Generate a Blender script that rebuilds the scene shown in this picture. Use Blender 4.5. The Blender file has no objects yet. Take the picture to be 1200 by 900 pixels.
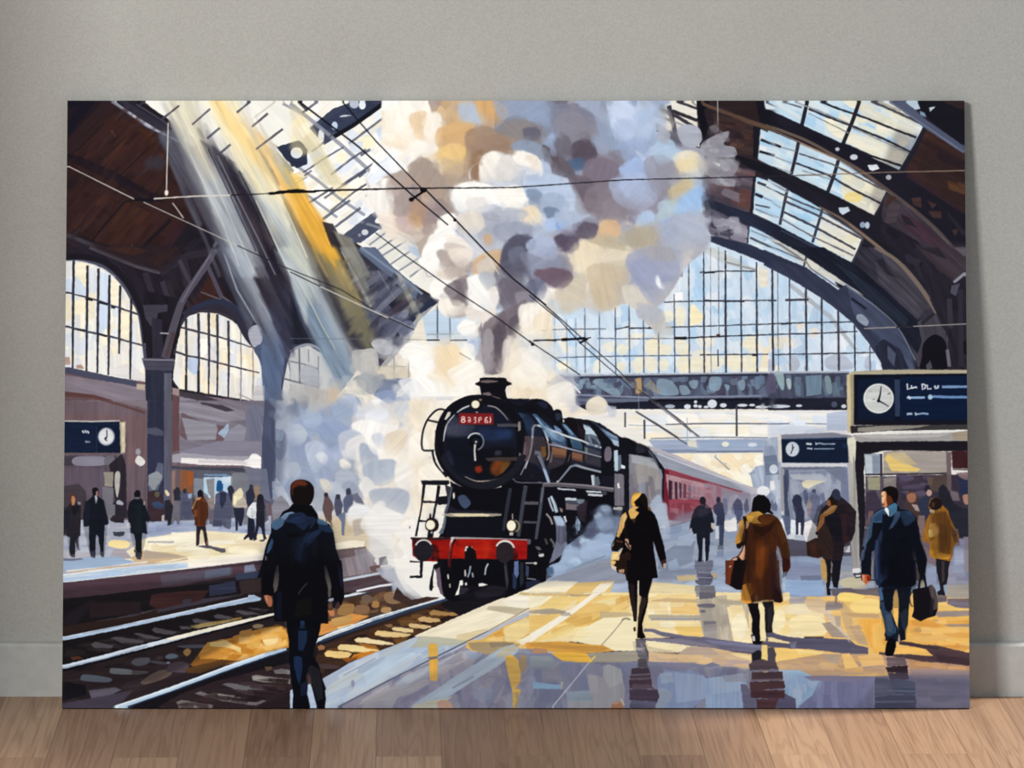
import numpy as np, math
SS = 1.5
PX0, PY0, PX1, PY1 = 64, 110, 1144, 838
BW, BH = int((PX1-PX0)*SS), int((PY1-PY0)*SS)
buf = np.zeros((BH, BW, 3), np.float32)
rng = np.random.RandomState(7)
ORG = [0., 0., 1.]
CLIP = [None]
def O(x=0, y=0, s=4.):
    ORG[:] = [x, y, s]
def G():
    ORG[:] = [0, 0, 1.]
def arr(s):
    if isinstance(s, str):
        a = np.array([float(v) for v in s.replace(',', ' ').split()], float).reshape(-1, 2)
    else:
        a = np.array(s, float).reshape(-1, 2)
    return (a/ORG[2] + [ORG[0]-PX0, ORG[1]-PY0])*SS
def col(c):
    return np.array([int(c[i:i+2], 16)/255. for i in (0, 2, 4)], np.float32)
def catmull(a, closed=True, n=6):
    m = len(a); out = []
    for i in range(m if closed else m-1):
        if closed:
            p0, p1, p2, p3 = a[i-1], a[i], a[(i+1) % m], a[(i+2) % m]
        else:
            p0, p1, p2, p3 = a[max(i-1, 0)], a[i], a[i+1], a[min(i+2, m-1)]
        for k in range(n):
            t = k/n
            out.append(.5*((2*p1)+(-p0+p2)*t+(2*p0-5*p1+4*p2-p3)*t*t+(-p0+3*p1-3*p2+p3)*t**3))
    if not closed:
        out.append(a[-1])
    return np.array(out)
def roughen(a, amt, step=4.):
    out = []
    for i in range(len(a)):
        p, q = a[i], a[(i+1) % len(a)]
        d = q-p; l = math.hypot(*d); n = max(1, int(l/step))
        nr = np.array([-d[1], d[0]])/(l+1e-6)
        for k in range(n):
            j = rng.uniform(-amt, amt)*(1 if k else .5)
            out.append(p+d*k/n+nr*j)
    return np.array(out)
def cover(a, soft=0, sub=3):
    pad = int(soft*2)+2
    x0 = max(0, int(math.floor(a[:, 0].min()))-pad); x1 = min(BW, int(math.ceil(a[:, 0].max()))+pad)
    y0 = max(0, int(math.floor(a[:, 1].min()))-pad); y1 = min(BH, int(math.ceil(a[:, 1].max()))+pad)
    if x1 <= x0 or y1 <= y0:
        return None
    h, w = y1-y0, x1-x0
    acc = np.zeros((h*sub, w), np.float32)
    cols = np.arange(x0, x1, dtype=np.float32)+1
    b = np.roll(a, -1, 0)
    for (xa, ya), (xb, yb) in zip(a, b):
        if ya == yb:
            continue
        s = 1.
        if ya > yb:
            xa, ya, xb, yb, s = xb, yb, xa, ya, -1.
        r0 = max(0, int(math.ceil((ya-y0)*sub-.5))); r1 = min(h*sub, int(math.ceil((yb-y0)*sub-.5)))
        if r1 <= r0:
            continue
        yc = (np.arange(r0, r1)+.5)/sub+y0
        x = (xa+(yc-ya)*((xb-xa)/(yb-ya))).astype(np.float32)
        acc[r0:r1] += s*np.clip(cols[None, :]-x[:, None], 0, 1)
    m = np.minimum(np.abs(acc), 1).reshape(h, sub, w).mean(1)
    if soft > 0:
        m = blur(m, soft)
    return y0, y1, x0, x1, m
def blur(m, r):
    r = max(1, int(round(r)))
    for _ in range(2):
        for ax in (0, 1):
            p = np.pad(m, [(r+1, r) if i == ax else (0, 0) for i in range(m.ndim)], mode='edge')
            c = np.cumsum(p, axis=ax, dtype=np.float64)
            n = m.shape[ax]
            hi = np.take(c, np.arange(2*r+1, 2*r+1+n), axis=ax); lo = np.take(c, np.arange(0, n), axis=ax)
            m = ((hi-lo)/(2*r+1)).astype(np.float32)
    return m
_tex = {}
_grid = np.random.RandomState(3).rand(256, 256).astype(np.float32)-.5
def vnoise(u, v):
    iu = np.floor(u).astype(int); iv = np.floor(v).astype(int)
    fu = u-iu; fv = v-iv
    fu = fu*fu*(3-2*fu); fv = fv*fv*(3-2*fv)
    g = _grid
    a = g[iv & 255, iu & 255]; b = g[iv & 255, (iu+1) & 255]; c = g[(iv+1) & 255, iu & 255]; d = g[(iv+1) & 255, (iu+1) & 255]
    return (a*(1-fu)+b*fu)*(1-fv)+(c*(1-fu)+d*fu)*fv
def tex(ang):
    k = int(round(ang/15.)) % 12
    if k not in _tex:
        t = math.radians(k*15)
        yy, xx = np.mgrid[0:BH, 0:BW].astype(np.float32)/SS
        u = xx*math.cos(t)+yy*math.sin(t); v = -xx*math.sin(t)+yy*math.cos(t)
        _tex[k] = (vnoise(u/26+k*7, v/1.5)*.9+vnoise(u/40, v/4+31*k)*.8+vnoise(u/14, v/9+11)*.5).astype(np.float32)
    return _tex[k]
def fill(cv, c, al=1., tx=.10, ang=0, g=None, dry=0):
    if cv is None:
        return
    y0, y1, x0, x1, m = cv
    m = m*al
    if CLIP[0] is not None:
        m = m*CLIP[0][y0:y1, x0:x1]
    if isinstance(c, str) and '>' in c:
        cs = [col(q) for q in c.split('>')]
        ga = arr(g); d = ga[1]-ga[0]; L2 = (d*d).sum()
        yy, xx = np.mgrid[y0:y1, x0:x1].astype(np.float32)
        t = np.clip(((xx-ga[0][0])*d[0]+(yy-ga[0][1])*d[1])/L2, 0, 1)*(len(cs)-1)
        cc = np.zeros(t.shape+(3,), np.float32)
        for i, q in enumerate(cs):
            cc += q*np.clip(1-np.abs(t-i), 0, 1)[..., None]
    else:
        cc = (col(c) if isinstance(c, str) else c)[None, None, :]
    tx = tx*.55
    if tx or dry:
        T = tex(ang)[y0:y1, x0:x1]
        if dry:
            m = m*np.clip(.5+(T+.55-dry)*4, 0, 1)
        cc = cc*(1+tx*T[..., None])+tx*.06*T[..., None]
    m = m[..., None]
    buf[y0:y1, x0:x1] = buf[y0:y1, x0:x1]*(1-m)+cc*m
def P(s, c, al=1., tx=.12, ang=0, g=None, rg=.5, soft=0, dry=0):
    a = arr(s)
    if rg:
        a = roughen(a, rg)
    fill(cover(a, soft), c, al, tx, ang, g, dry)
def B(s, c, al=1., tx=.12, ang=0, g=None, rg=.3, soft=0, dry=0):
    a = catmull(arr(s))
    if rg:
        a = roughen(a, rg, 5)
    fill(cover(a, soft), c, al, tx, ang, g, dry)
def outline(a, w):
    d = np.gradient(a, axis=0); l = np.hypot(d[:, 0], d[:, 1])+1e-6
    n = np.stack([-d[:, 1]/l, d[:, 0]/l], 1)
    w = np.interp(np.linspace(0, 1, len(a)), np.linspace(0, 1, len(w)), w)[:, None]/2
    return np.concatenate([a+n*w, (a-n*w)[::-1]])
def L(s, c, w=1., al=1., tx=.1, sm=False, rg=.15, soft=0, ang=None, dry=0, g=None):
    """w in photo px"""
    a = arr(s)
    if sm and len(a) > 2:
        a = catmull(a, False)
    elif len(a) == 2:
        a = np.array([a[0]+(a[1]-a[0])*t for t in np.linspace(0, 1, 4)])
    ww = np.array(w if isinstance(w, (list, tuple)) else [w, w], float)*SS
    if ang is None:
        e = a[-1]-a[0]; ang = math.degrees(math.atan2(e[1], e[0]))
    o = outline(a, ww)
    if rg:
        o = roughen(o, rg, 5)
    fill(cover(o, soft), c, al, tx, ang, g, dry)
def E(x, y, rx, ry=None, c='ffffff', **k):
    ry = rx if ry is None else ry
    t = np.linspace(0, 2*math.pi, 17)[:-1]
    B([v for q in t for v in (x+rx*math.cos(q), y+ry*math.sin(q))], c, **k)
def R(x, y, rx, ry=None, c='ffffff', w=1., a0=0, a1=360, **k):
    ry = rx if ry is None else ry
    n = max(6, int(abs(a1-a0)/12))
    t = np.radians(np.linspace(a0, a1, n))
    L([v for q in t for v in (x+rx*math.cos(q), y+ry*math.sin(q))], c, w, sm=False, **k)
def clip(s=None, soft=0):
    if s is None:
        CLIP[0] = None; return
    a = arr(s); cv = cover(a, soft)
    m = np.zeros((BH, BW), np.float32); m[cv[0]:cv[1], cv[2]:cv[3]] = cv[4]
    CLIP[0] = m
def D(s, cs, n, ln, wd, ang=0, ja=15, al=.8, jc=.03, tx=.1, soft=0, rnd=.35):
    """n dabs of paint scattered inside polygon s; sizes in photo px"""
    keep = CLIP[0]
    clip(s, 1)
    if keep is not None:
        CLIP[0] = CLIP[0]*keep
    m = CLIP[0]
    a = arr(s); cs = cs.split()
    x0, y0 = a.min(0); x1, y1 = a.max(0)
    k = 0; tries = 0
    while k < n and tries < n*20:
        tries += 1
        x = rng.uniform(x0, x1); y = rng.uniform(y0, y1)
        if not (0 <= x < BW and 0 <= y < BH) or m[int(y), int(x)] < .3:
            continue
        k += 1
        t = math.radians(ang+rng.uniform(-ja, ja)); l = ln*rng.uniform(.5, 1.3)*SS/2; w = wd*rng.uniform(.6, 1.3)*SS/2
        ux, uy = math.cos(t), math.sin(t); bend = rng.uniform(-.25, .25)*w
        q = []
        for cx, cy in ((-1, -rnd), (-.85, -.85), (-.3, -1), (.4, -1), (.9, -.8), (1.05, 0), (.9, .8), (.3, 1), (-.4, 1), (-.9, .8)):
            px = cx*l*rng.uniform(.92, 1.08); py = cy*w*rng.uniform(.85, 1.15)+bend*(1-cx*cx)
            q.append((x+px*ux-py*uy, y+px*uy+py*ux))
        q = catmull(np.array(q), True, 3)
        c = np.clip(col(cs[rng.randint(len(cs))])+rng.uniform(-jc, jc), 0, 1).astype(np.float32)
        fill(cover(q, soft, 2), c, al, tx, math.degrees(t))
    CLIP[0] = keep
def S(s, n, ln, wd, ang=0, ja=40, al=.7, soft=.6, bl=3, jc=.02, sh=1.):
    """restroke: dabs coloured from the paint already there"""
    ref = blur(buf, bl)
    keep = CLIP[0]; clip(s, 2)
    if keep is not None:
        CLIP[0] = CLIP[0]*keep
    m = CLIP[0]; a = arr(s); x0, y0 = a.min(0); x1, y1 = a.max(0); k = t_ = 0
    while k < n and t_ < n*20:
        t_ += 1
        x = rng.uniform(x0, x1); y = rng.uniform(y0, y1)
        if not (0 <= x < BW and 0 <= y < BH) or m[int(y), int(x)] < .3:
            continue
        k += 1
        t = math.radians(ang+rng.uniform(-ja, ja)); l = ln*rng.uniform(.5, 1.3)*SS/2; w = wd*rng.uniform(.6, 1.3)*SS/2
        ux, uy = math.cos(t), math.sin(t)
        q = [(x+cx*l*ux-cy*w*uy, y+cx*l*uy+cy*w*ux) for cx, cy in ((-1, -.3), (-.75, -.9), (0, -1), (.75, -.9), (1, 0), (.75, .9), (0, 1), (-.75, .9), (-1, .3))]
        c = np.clip(ref[int(y), int(x)]*sh+rng.uniform(-jc, jc), 0, 1).astype(np.float32)
        cv = cover(catmull(np.array(q), True, 3), soft, 2)
        if cv is None:
            continue
        # fade along one side
        cy0, cy1, cx0, cx1, mm = cv
        th = rng.uniform(0, 2*math.pi); yy, xx = np.mgrid[cy0:cy1, cx0:cx1]
        d = ((xx-x)*math.cos(th)+(yy-y)*math.sin(th))/max(l, w)
        fill((cy0, cy1, cx0, cx1, mm*np.clip(.75+.5*d, .1, 1).astype(np.float32)), c, al, .1, math.degrees(t))
    CLIP[0] = keep
def V(s, c, al=1., ang=0, rg=.6, dr=None, tx=.1, soft=.4):
    """cloud puff: crisp on its lit side, melting away on the other"""
    a = roughen(catmull(arr(s)), rg, 5)
    cv = cover(a, soft)
    if cv is None:
        return
    y0, y1, x0, x1, m = cv
    cx, cy = a.mean(0); r = max(np.ptp(a[:, 0]), np.ptp(a[:, 1]))/2+1e-3
    th = math.radians(rng.uniform(-150, -60) if dr is None else dr)
    yy, xx = np.mgrid[y0:y1, x0:x1]
    d = ((xx-cx)*math.cos(th)+(yy-cy)*math.sin(th))/r
    m2 = (m*np.clip(.92+.7*d, .25, 1)).astype(np.float32)
    fill((y0, y1, x0, x1, m2), c, al, tx, ang)
# arch window, sky, bridge, right roof
G()
P("60 100 1150 100 1150 850 60 850", '4a4450', rg=0)
P("480 270 1150 270 1150 440 480 440", 'cfdfee', tx=.06, ang=80)
P("480 440 1150 440 1150 620 480 620", 'ece9e4', tx=.08)
O(620, 290)
D("0 250 820 20 1200 100 1200 590 0 590", 'bcd8f0 d5e4f2 e6ecf2 c6dcf0 aed0ee dfe8f0', 150, 22, 14, 80, 20, .7)
D("0 350 460 400 1200 450 1200 590 0 590", 'f6ecd2 e9e6dd d7e3ee f8efd4', 45, 18, 14, 80, 20, .7)
for x, y, rx, ry in ((437, 480, 28, 26), (512, 552, 28, 38), (430, 560, 22, 22), (572, 470, 30, 40), (572, 550, 28, 36), (635, 480, 35, 28), (650, 325, 28, 28), (708, 325, 28, 48), (715, 470, 34, 36), (722, 550, 34, 36), (785, 550, 30, 36), (870, 540, 40, 36), (960, 540, 36, 40), (1035, 540, 36, 44), (1040, 450, 36, 40), (630, 550, 26, 30)):
    E(x, y, rx, ry, 'f7eccb', al=.7)
P("755 280 770 262 820 325 800 360 755 370", 'f8ecc4'); P("1100 470 1130 465 1130 540 1110 580 1080 570", 'f4e6c8'); P("1120 520 1150 500 1150 580 1120 570", 'a9c6ea')
P("680 215 720 210 720 250 680 250", 'fdfdfd'); E(1110, 570, 30, 18, 'f6efda')
D("1070 80 1160 130 1200 180 1200 250 1080 200", 'e9e0cc f0eadc', 8, 22, 14, 30)
P("780 0 860 0 1060 100 1040 120 900 70", 'c9cac4', al=.7)
for x, y0, c, w in ((118, 270, '98a8bc', 1), (175, 340, '8898ae', 1.1), (218, 330, '8898ae', 1.1), (260, 240, '64708a', 1.6), (328, 290, '5f6b82', 1.4), (403, 280, '5a667c', 1.8), (468, 262, '545e74', 1.7), (535, 330, '5c667a', 1.5), (605, 440, '4d5366', 1.6), (680, 220, '4d5366', 1.6), (748, 60, '484c5c', 1.8), (818, 20, '32343f', 2), (850, 0, '7c8698', 1), (888, 0, '5e6474', 1), (920, 15, '2b2c36', 2.6), (993, 40, '3a3c48', 2), (1066, 70, '32343f', 2.4), (1142, 100, '3a3c48', 2.2), (1163, 120, '6a6c76', 1)):
    L([x, y0, x+1, 350, x+3, 590 if x not in (468, 535, 888, 1163, 888) else (590 if x in (468, 535) else 410)], c, [w*.65, w, w*.85], rg=.4)
L("885 480 886 560", '484a58', 1.5)
for s, w, c in (("800 118 930 112 1060 112", 1.6, '484c58'), ("820 120 870 118", 2, '2b2c36'), ("100 268 260 268 470 262", .9, '8898ae'), ("630 258 750 254 950 252 1200 248", 1.4, '484c58'), ("920 70 1060 105", 2, '8a8f98'), ("40 390 160 385 360 383", 1.2, '6a7488'), ("400 386 470 372 470 380 590 380", 1.6, '3a3c48'), ("640 376 900 368 1200 358", 1.5, '484c58'), ("320 428 500 430 680 428", 1.1, '6d7486'), ("680 427 738 427", 3.2, '17181f'), ("738 427 800 422 1000 415 1200 408", 1.6, '24252e'), ("60 520 300 514 500 510 760 508", 1.3, '5a6274'), ("800 505 1200 502", 1.4, '3a3c48'), ("820 250 1010 255", 2, '2f323e'), ("40 385 60 395", 1.6, '3a3c48')):
    L(s, c, w, rg=.5)
E(887, 415, 10, 8, '4a2d2a'); L("560 376 585 382", '2a2b33', 2); L("1045 506 1070 506", '22232b', 2.5); 
# bridge
P("60 620 130 600 1200 585 1200 775 400 775 230 770 200 700 100 650", '50566c', tx=.2)
P("230 605 1200 588 1200 700 560 710 230 700", '4f5468', tx=.3, ang=80)
D("230 608 1200 595 1200 700 230 705", '3f4358 5a6580 7489a0 4a4456 66748a 3c3a4c', 90, 14, 10, 85, 15, .75)
for q in ("600 625 640 618 680 640 700 690 610 690", "705 650 740 655 755 685 715 692", "300 630 360 620 430 690 380 690", "750 630 790 625 785 660 760 660", "850 610 900 615 890 670 845 665", "980 630 1010 625 1010 665 990 670", "1150 590 1200 590 1200 665 1170 660", "210 630 250 630 250 660 230 670", "915 645 940 650 930 675"):
    B(q, '8ba4b6', al=.8)
P("495 620 525 610 530 680 500 690", 'c8a063', al=.8); P("570 620 620 680 600 690 540 650", '9a9180', al=.6)
L("130 604 400 600 900 592 1200 586", 'b4bac6', 1.5); L("240 614 700 604 1200 598", '2c3040', 2.4); L("160 690 560 706 1200 696", '8790a6', 1.8)
P("220 712 560 712 1200 705 1200 725 560 730 240 722", '6a7288'); P("240 740 560 722 1200 712 1200 760 760 765 400 772 230 765", '1e1f2e', tx=.2)
L("560 720 1200 712", '12131c', 3)
for x, y, rx, ry in ((742, 748, 16, 11), (780, 745, 10, 8), (800, 748, 10, 7), (858, 735, 22, 20), (910, 742, 16, 10), (1000, 742, 24, 7), (1045, 741, 14, 6), (1090, 750, 30, 7), (1140, 748, 22, 9), (1180, 748, 20, 6), (780, 726, 8, 7), (660, 747, 24, 9), (830, 750, 12, 6)):
    E(x, y, rx, ry, 'dce2ec' if rx != 24 or y < 745 else 'a7b0bf')
# under bridge
O(620, 470)
P("360 40 1200 40 1200 500 400 300", 'f0ece4', tx=.08)
D("400 50 1200 55 1200 180 560 180", 'f6f2e8 e4ecf4 f4e9cc fbf8f2 dfe8f2', 50, 36, 12, 2, 8, .7)
L("570 178 840 172 1160 175", '8d96a8', 1.6); L("640 112 820 108 1000 108 1190 110", '54596a', [1.2, 1.8, 1.2]); L("465 115 600 118", 'a5abb8', 1); L("450 55 450 125", '4a4d5a', 2); L("540 90 541 180", '3a3c48', 2.2); L("972 20 973 168", '3a3c48', 2.2); L("740 80 742 190", '9aa0ae', .8); L("1090 108 1200 108", '8d8f98', 1.4)
P("560 185 1180 178 1180 235 760 250 600 245 570 200", 'a3b0c8', tx=.15); L("620 240 900 240 1180 238", '737f98', 2.4); L("600 235 780 235", '8593ac', 3); P("800 190 1180 180 1180 225 800 228", '9aabc6', al=.8)
E(920, 205, 17, 12, 'e6ead8'); E(1047, 207, 22, 10, 'd3dae6'); P("740 190 780 180 790 220 745 215", 'e8e4d0', al=.8)
D("640 250 1100 250 1060 420 850 330", 'fbf3dc f6e4c0 fdf9ee f9e9c8 efe6dc', 60, 26, 14, 20, 30, .8)
L("875 255 872 265 905 295 940 325", '7d8290', 1.3, al=.9); E(915, 298, 12, 8, 'b9b9b8', al=.7)
P("1060 310 1110 300 1180 255 1200 255 1200 460 1060 460 1035 345", 'a9b4c8', tx=.2, ang=80); P("1110 265 1170 255 1180 350 1130 360 1105 340", '6d7a90', tx=.2); P("1110 275 1160 260 1175 290 1110 300", '9aa6b8'); E(1146, 323, 20, 22, 'cdd6e2'); P("1128 378 1150 374 1152 420 1130 422", 'e8eaea'); L("1030 345 1060 335", '8d96a8', 3, al=.6)
# right roof
O(900, 100)
P("-100 70 925 70 940 1400 700 1500 600 1400 300 900 0 700 -100 640", '201e28', tx=.3, ang=35)
P("925 300 935 1350 700 1340 690 1200 760 900", '2a2731', tx=.4, ang=80)
sky = 'b9d8ee cfe2ee a6cdea dfe6e6 c6dcec'
for q, qc, cc in (("0 70 560 70 735 190 620 400 340 270 0 112", "360 70 560 70 735 190 620 400 480 340 300 230", 'e6e2cc d9d6c4 f3ecd4 e9e6da cdd3d4'), ("0 210 330 350 558 500 500 612 280 500 0 372", "340 380 558 500 500 612 350 530", 'e9e3c8 d8d8cc f4ecd0'), ("0 440 250 580 445 720 395 832 200 740 0 632", "260 600 445 720 395 832 230 740", 'e6e2d4 d5d8d4 f0e9d6'), ("-80 660 0 705 180 800 330 900 480 1035 450 1090 400 960 180 850 -80 720", "-80 660 0 705 180 800 330 900 480 1000 400 960 180 850", 'ccccc4 dcd9cc b9bcbc')):
    P(q, 'c2daea', tx=.08, ang=30)
    D(q, sky, 70, 30, 9, 28, 8, .7); D(qc, cc, 45, 30, 9, 28, 8, .75)
B("260 160 300 155 340 185 370 210 350 250 300 225 270 190", 'f2ecd6'); E(540, 200, 34, 24, 'f3ecd8'); E(630, 268, 22, 18, 'f3ecd8'); E(610, 330, 26, 24, 'f0e8d0'); P("340 70 410 70 415 110 380 100", 'f2ecd6'); E(400, 525, 44, 24, 'f0d890', al=.9); E(520, 508, 22, 22, 'f4eed8'); E(497, 572, 22, 26, 'f4eed8'); E(390, 720, 30, 18, 'e9e3c8'); P("370 210 520 270 640 330 600 380 480 330 360 265", 'f0ead6', al=.6)
# mullions row1
for s, w in (("185 70 160 180 150 265", 4.5), ("430 70 395 170 345 290", 4.5), ("735 190 690 280 620 400", 3), ("755 195 700 300 640 400", 3)):
    L(s, '23222c', w)
for s, w, c in (("230 70 330 110 450 150 600 210 695 245", 2.6, '23222c'), ("190 110 260 140 390 190 540 250 665 312", 2.6, '2c2a33'), ("100 70 240 120 380 180", 1.4, '8a8c92'), ("345 270 480 330 625 378", 2.6, '1c1b24'), ("470 70 580 115 720 180", 3, '4a474c'), ("0 70 60 75 160 105", 1.8, '6a6c76'), ("500 70 620 120", 2, 'a7a399'), ("190 130 380 225", 1.2, '7b8088'), ("390 195 660 320", 1.2, '8a8a88')):
    L(s, c, w, rg=.5)
# row2
for s, w in (("145 255 130 330 108 418", 4), ("330 350 310 420 280 500", 4.2), ("558 500 530 560 500 612", 2.5)):
    L(s, '2b2a33', w)
for s, w, c in (("0 265 60 290", 3, '23222c'), ("60 290 130 310", 1.6, '8a94a2'), ("0 320 30 330", 3.6, '16161e'), ("30 335 110 365", 1.5, '9098a4'), ("145 320 300 370 460 450 540 490", 2, '5a5860'), ("130 365 280 420 400 490 530 555", 2.4, '33323c'), ("150 275 330 350", 1.5, 'a89e90'), ("160 400 290 440", 1.4, '9a9690'), ("20 380 110 410", 1.4, '9aa0a8')):
    L(s, c, w, rg=.5)
# row3
for s, w in (("90 490 75 560 55 655", 3.4), ("255 580 235 650 208 738", 3.2), ("445 720 420 780 395 832", 2.5)):
    L(s, '3a3a46', w)
for s, w, c in (("0 450 90 500", 2.4, '8a8f98'), ("20 490 130 540 250 590 420 690", 2, '4c4c58'), ("80 545 220 605 440 720", 2.6, '4c4c58'), ("75 595 220 665 410 770", 2.6, '3c3c48'), ("0 540 60 575", 1.8, '9aa2ac'), ("60 625 200 705 400 800", 2, '6c6e78'), ("0 600 50 620", 1.6, '9aa2ac')):
    L(s, c, w, rg=.5)
L("180 800 165 860", '4a4a56', 2.4); L("-20 740 180 830 200 860 420 1010", '5a5c68', 1.5); L("-60 700 60 750 180 830", '7a7c84', 2.5)
# beams
P("-110 75 0 112 340 270 620 400 760 500 925 720 925 830 760 640 560 490 330 345 0 190 -110 150", '1b1a25', tx=.2, ang=30)
L("-110 150 0 190 170 255 300 325 440 405 560 492 700 600 800 690 925 830", '66574f', [3, 3.4, 4, 4.5, 4.5], sm=True); L("340 360 560 500 760 660 925 820", '868088', 1.2, al=.7); L("0 200 300 335", '8a6e58', 1.2)
P("-110 330 0 370 280 498 500 612 640 720 800 900 680 900 560 795 440 700 250 575 0 432 -110 395", '1d1c26', tx=.2, ang=30)
L("240 570 350 630 450 705 560 795 640 870 690 930 760 1040 800 1140", '6b5a50', [2, 4, 4.5, 4, 4], sm=True); L("380 650 560 790 680 920", '96816c', 1.2, al=.8)
P("-110 590 0 632 200 740 395 832 600 980 760 1100 700 1170 560 1060 400 950 180 800 0 705 -110 655", '1e2130', tx=.25, ang=35)
L("60 680 240 770 430 870 560 970", '3b4158', 2, al=.8)
for x, y, rx, ry, c in ((325, 300, 10, 9, 'b9bfcc'), (402, 337, 18, 13, 'cdd3dd'), (565, 432, 13, 12, 'dfe3ea'), (443, 655, 13, 14, '8fa0b4'), (465, 657, 11, 16, 'b4c2d2')):
    E(x, y, rx, ry, c)
P("465 375 510 372 522 392 490 402 475 395", 'dfe3ea'); P("330 575 375 570 385 590 350 608 335 595", 'c6d4e0')
# right side interior
P("925 320 925 600 850 560 740 480 640 400 700 300 745 200", '3c2622', tx=.4, ang=35); P("745 240 830 260 925 350 925 560 850 520 700 400", '36231f', tx=.3, ang=35); P("800 300 920 360 920 400 830 370 790 340", '2b1e21'); D("830 420 925 470 925 520 850 490", '5c3a22 6b4424', 6, 14, 6, 30)
P("550 70 650 78 740 160 925 290 925 328 740 205 620 115", '50566c', tx=.2, ang=35); L("560 70 700 165 925 320", '858ca0', 1.2, al=.7)
P("650 70 925 70 925 290 800 195 700 110", '18171f'); P("645 80 700 70 720 110 690 115", 'b9cbd6'); P("755 105 785 100 760 125", 'b9c6d0'); P("700 75 740 75 760 150 720 130", '14141b'); P("800 70 925 70 925 120", '2c1f22', tx=.3); P("710 120 735 130 742 150 715 138", '7c98ac')
P("620 410 925 590 925 690 760 500", '191821', tx=.3, ang=40); L("650 420 925 600", '37262a', 4)
for q in ("670 530 715 525 720 575 680 560", "750 590 810 590 815 625 770 620", "745 540 790 560 770 580", "860 680 890 675 880 710"):
    P(q, '4b322e', tx=.3)
P("550 510 590 520 760 660 925 830 925 880 900 895 780 800 640 700 540 640 530 600", '463d47', tx=.4, ang=40)
P("615 605 660 610 760 680 880 800 870 815 780 770 640 670", '4e3640', tx=.3, ang=40); P("620 605 660 620 700 670 640 650", '2c252e'); P("570 540 620 560 600 640 545 650", '54484e', tx=.3); P("570 515 600 525 560 570 548 560", '4b3324')
P("540 640 700 730 900 895 925 1300 820 1100 760 1000 640 840 520 700", '211e28', tx=.4, ang=55)
D("540 640 700 730 880 880 925 1200 820 1100 640 840 520 700", '2c2935 1a1821 35303b 262331', 40, 26, 8, 50, 20, .6)
P("870 920 925 870 925 890 885 925", '767580'); P("640 790 720 820 700 850 650 830", '35323e')
# lower vault panels (B4)
G()
P("1050 150 1131 180 1131 440 1080 420 1020 230", '221e28', .3, tx=0, soft=4)
clip("850 288 1160 288 1160 520 850 520", 5)
O(900, 290)
P("430 0 520 0 640 80 740 200 790 290 720 350 560 220 400 90", '34323e', tx=.4, ang=45)
P("500 60 560 60 740 280 700 340 520 160", '423f4a', tx=.5, ang=48); P("500 60 540 55 620 150 560 130", '272530'); P("530 20 640 100 780 270 740 300 560 100", '4c474f', al=.5, tx=.5, ang=48); L("500 0 600 60 700 170 780 290 830 380 860 490", '75685f', [3.5, 5, 4.5, 3.5], sm=True)
P("700 350 790 310 840 420 850 560 700 560 660 440", '423f49', tx=.3, ang=80); B("720 520 730 450 780 410 830 440 840 520 835 575 720 575", '131219', rg=.6); L("840 480 850 560", '6b6870', 4); P("740 555 760 530 770 570 745 575", '4c4954')
L("720 360 780 310", '2a2731', 4); P("860 180 900 170 880 230 850 210", '4c4b5a'); P("650 20 700 60 740 180 700 120", '2f2c37', al=.7)
P("640 -60 925 -60 925 110 880 165 800 110", '3b3139', tx=.4, ang=40); P("700 0 800 0 840 60", '2b252e'); L("870 165 930 115", '8d8c96', 3); P("870 0 925 0 925 50", '6f6c75', al=.6)
P("740 90 860 180 850 240 900 400 925 400 925 580 860 560 840 420 760 250", '26232c', tx=.4, ang=80)
L("850 240 855 380", '3a3642', 6, al=.8); L("900 200 905 560", '322e38', 6, al=.8); L("920 440 922 500", '14131a', 3)
# main arch band
G()
clip("850 284 1160 284 1160 520 850 520", 5)
O(900, 290)
P("-20 10 0 20 180 95 330 200 365 175 440 230 560 330 640 420 690 520 690 590 540 590 530 545 470 450 400 360 330 300 250 240 170 190 95 145 0 95 -20 85", '33384c', tx=.25, ang=42)
P("370 180 500 270 600 375 670 490 685 590 620 590 590 520 520 420 400 310", '454c63', tx=.3, ang=48)
P("110 0 260 0 420 90 560 210 700 350 720 440 700 500 640 420 560 320 440 220 365 170", '1b1e2b', tx=.3, ang=42); P("300 60 500 190 660 340 640 380 480 250", '28303f', al=.7, tx=.3, ang=42); L("365 180 500 275 610 380 690 530", '7c8292', 1.6, sm=True, al=.8)
P("-20 20 0 30 170 95 180 110 0 45", '2b2f40'); P("500 470 540 430 620 480 660 570 600 590 540 585", '262a3a', tx=.3, ang=70); P("560 460 600 500 590 560 560 520", '5f6680', al=.7)
B("415 320 440 315 470 345 460 370 420 345", '8c95a6'); L("390 240 460 290", '1e2130', 3)
L("450 382 600 375 800 366 930 360", '9a928f', 1.1)
L("600 375 680 370", '23222a', 1.6)
clip()
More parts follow.
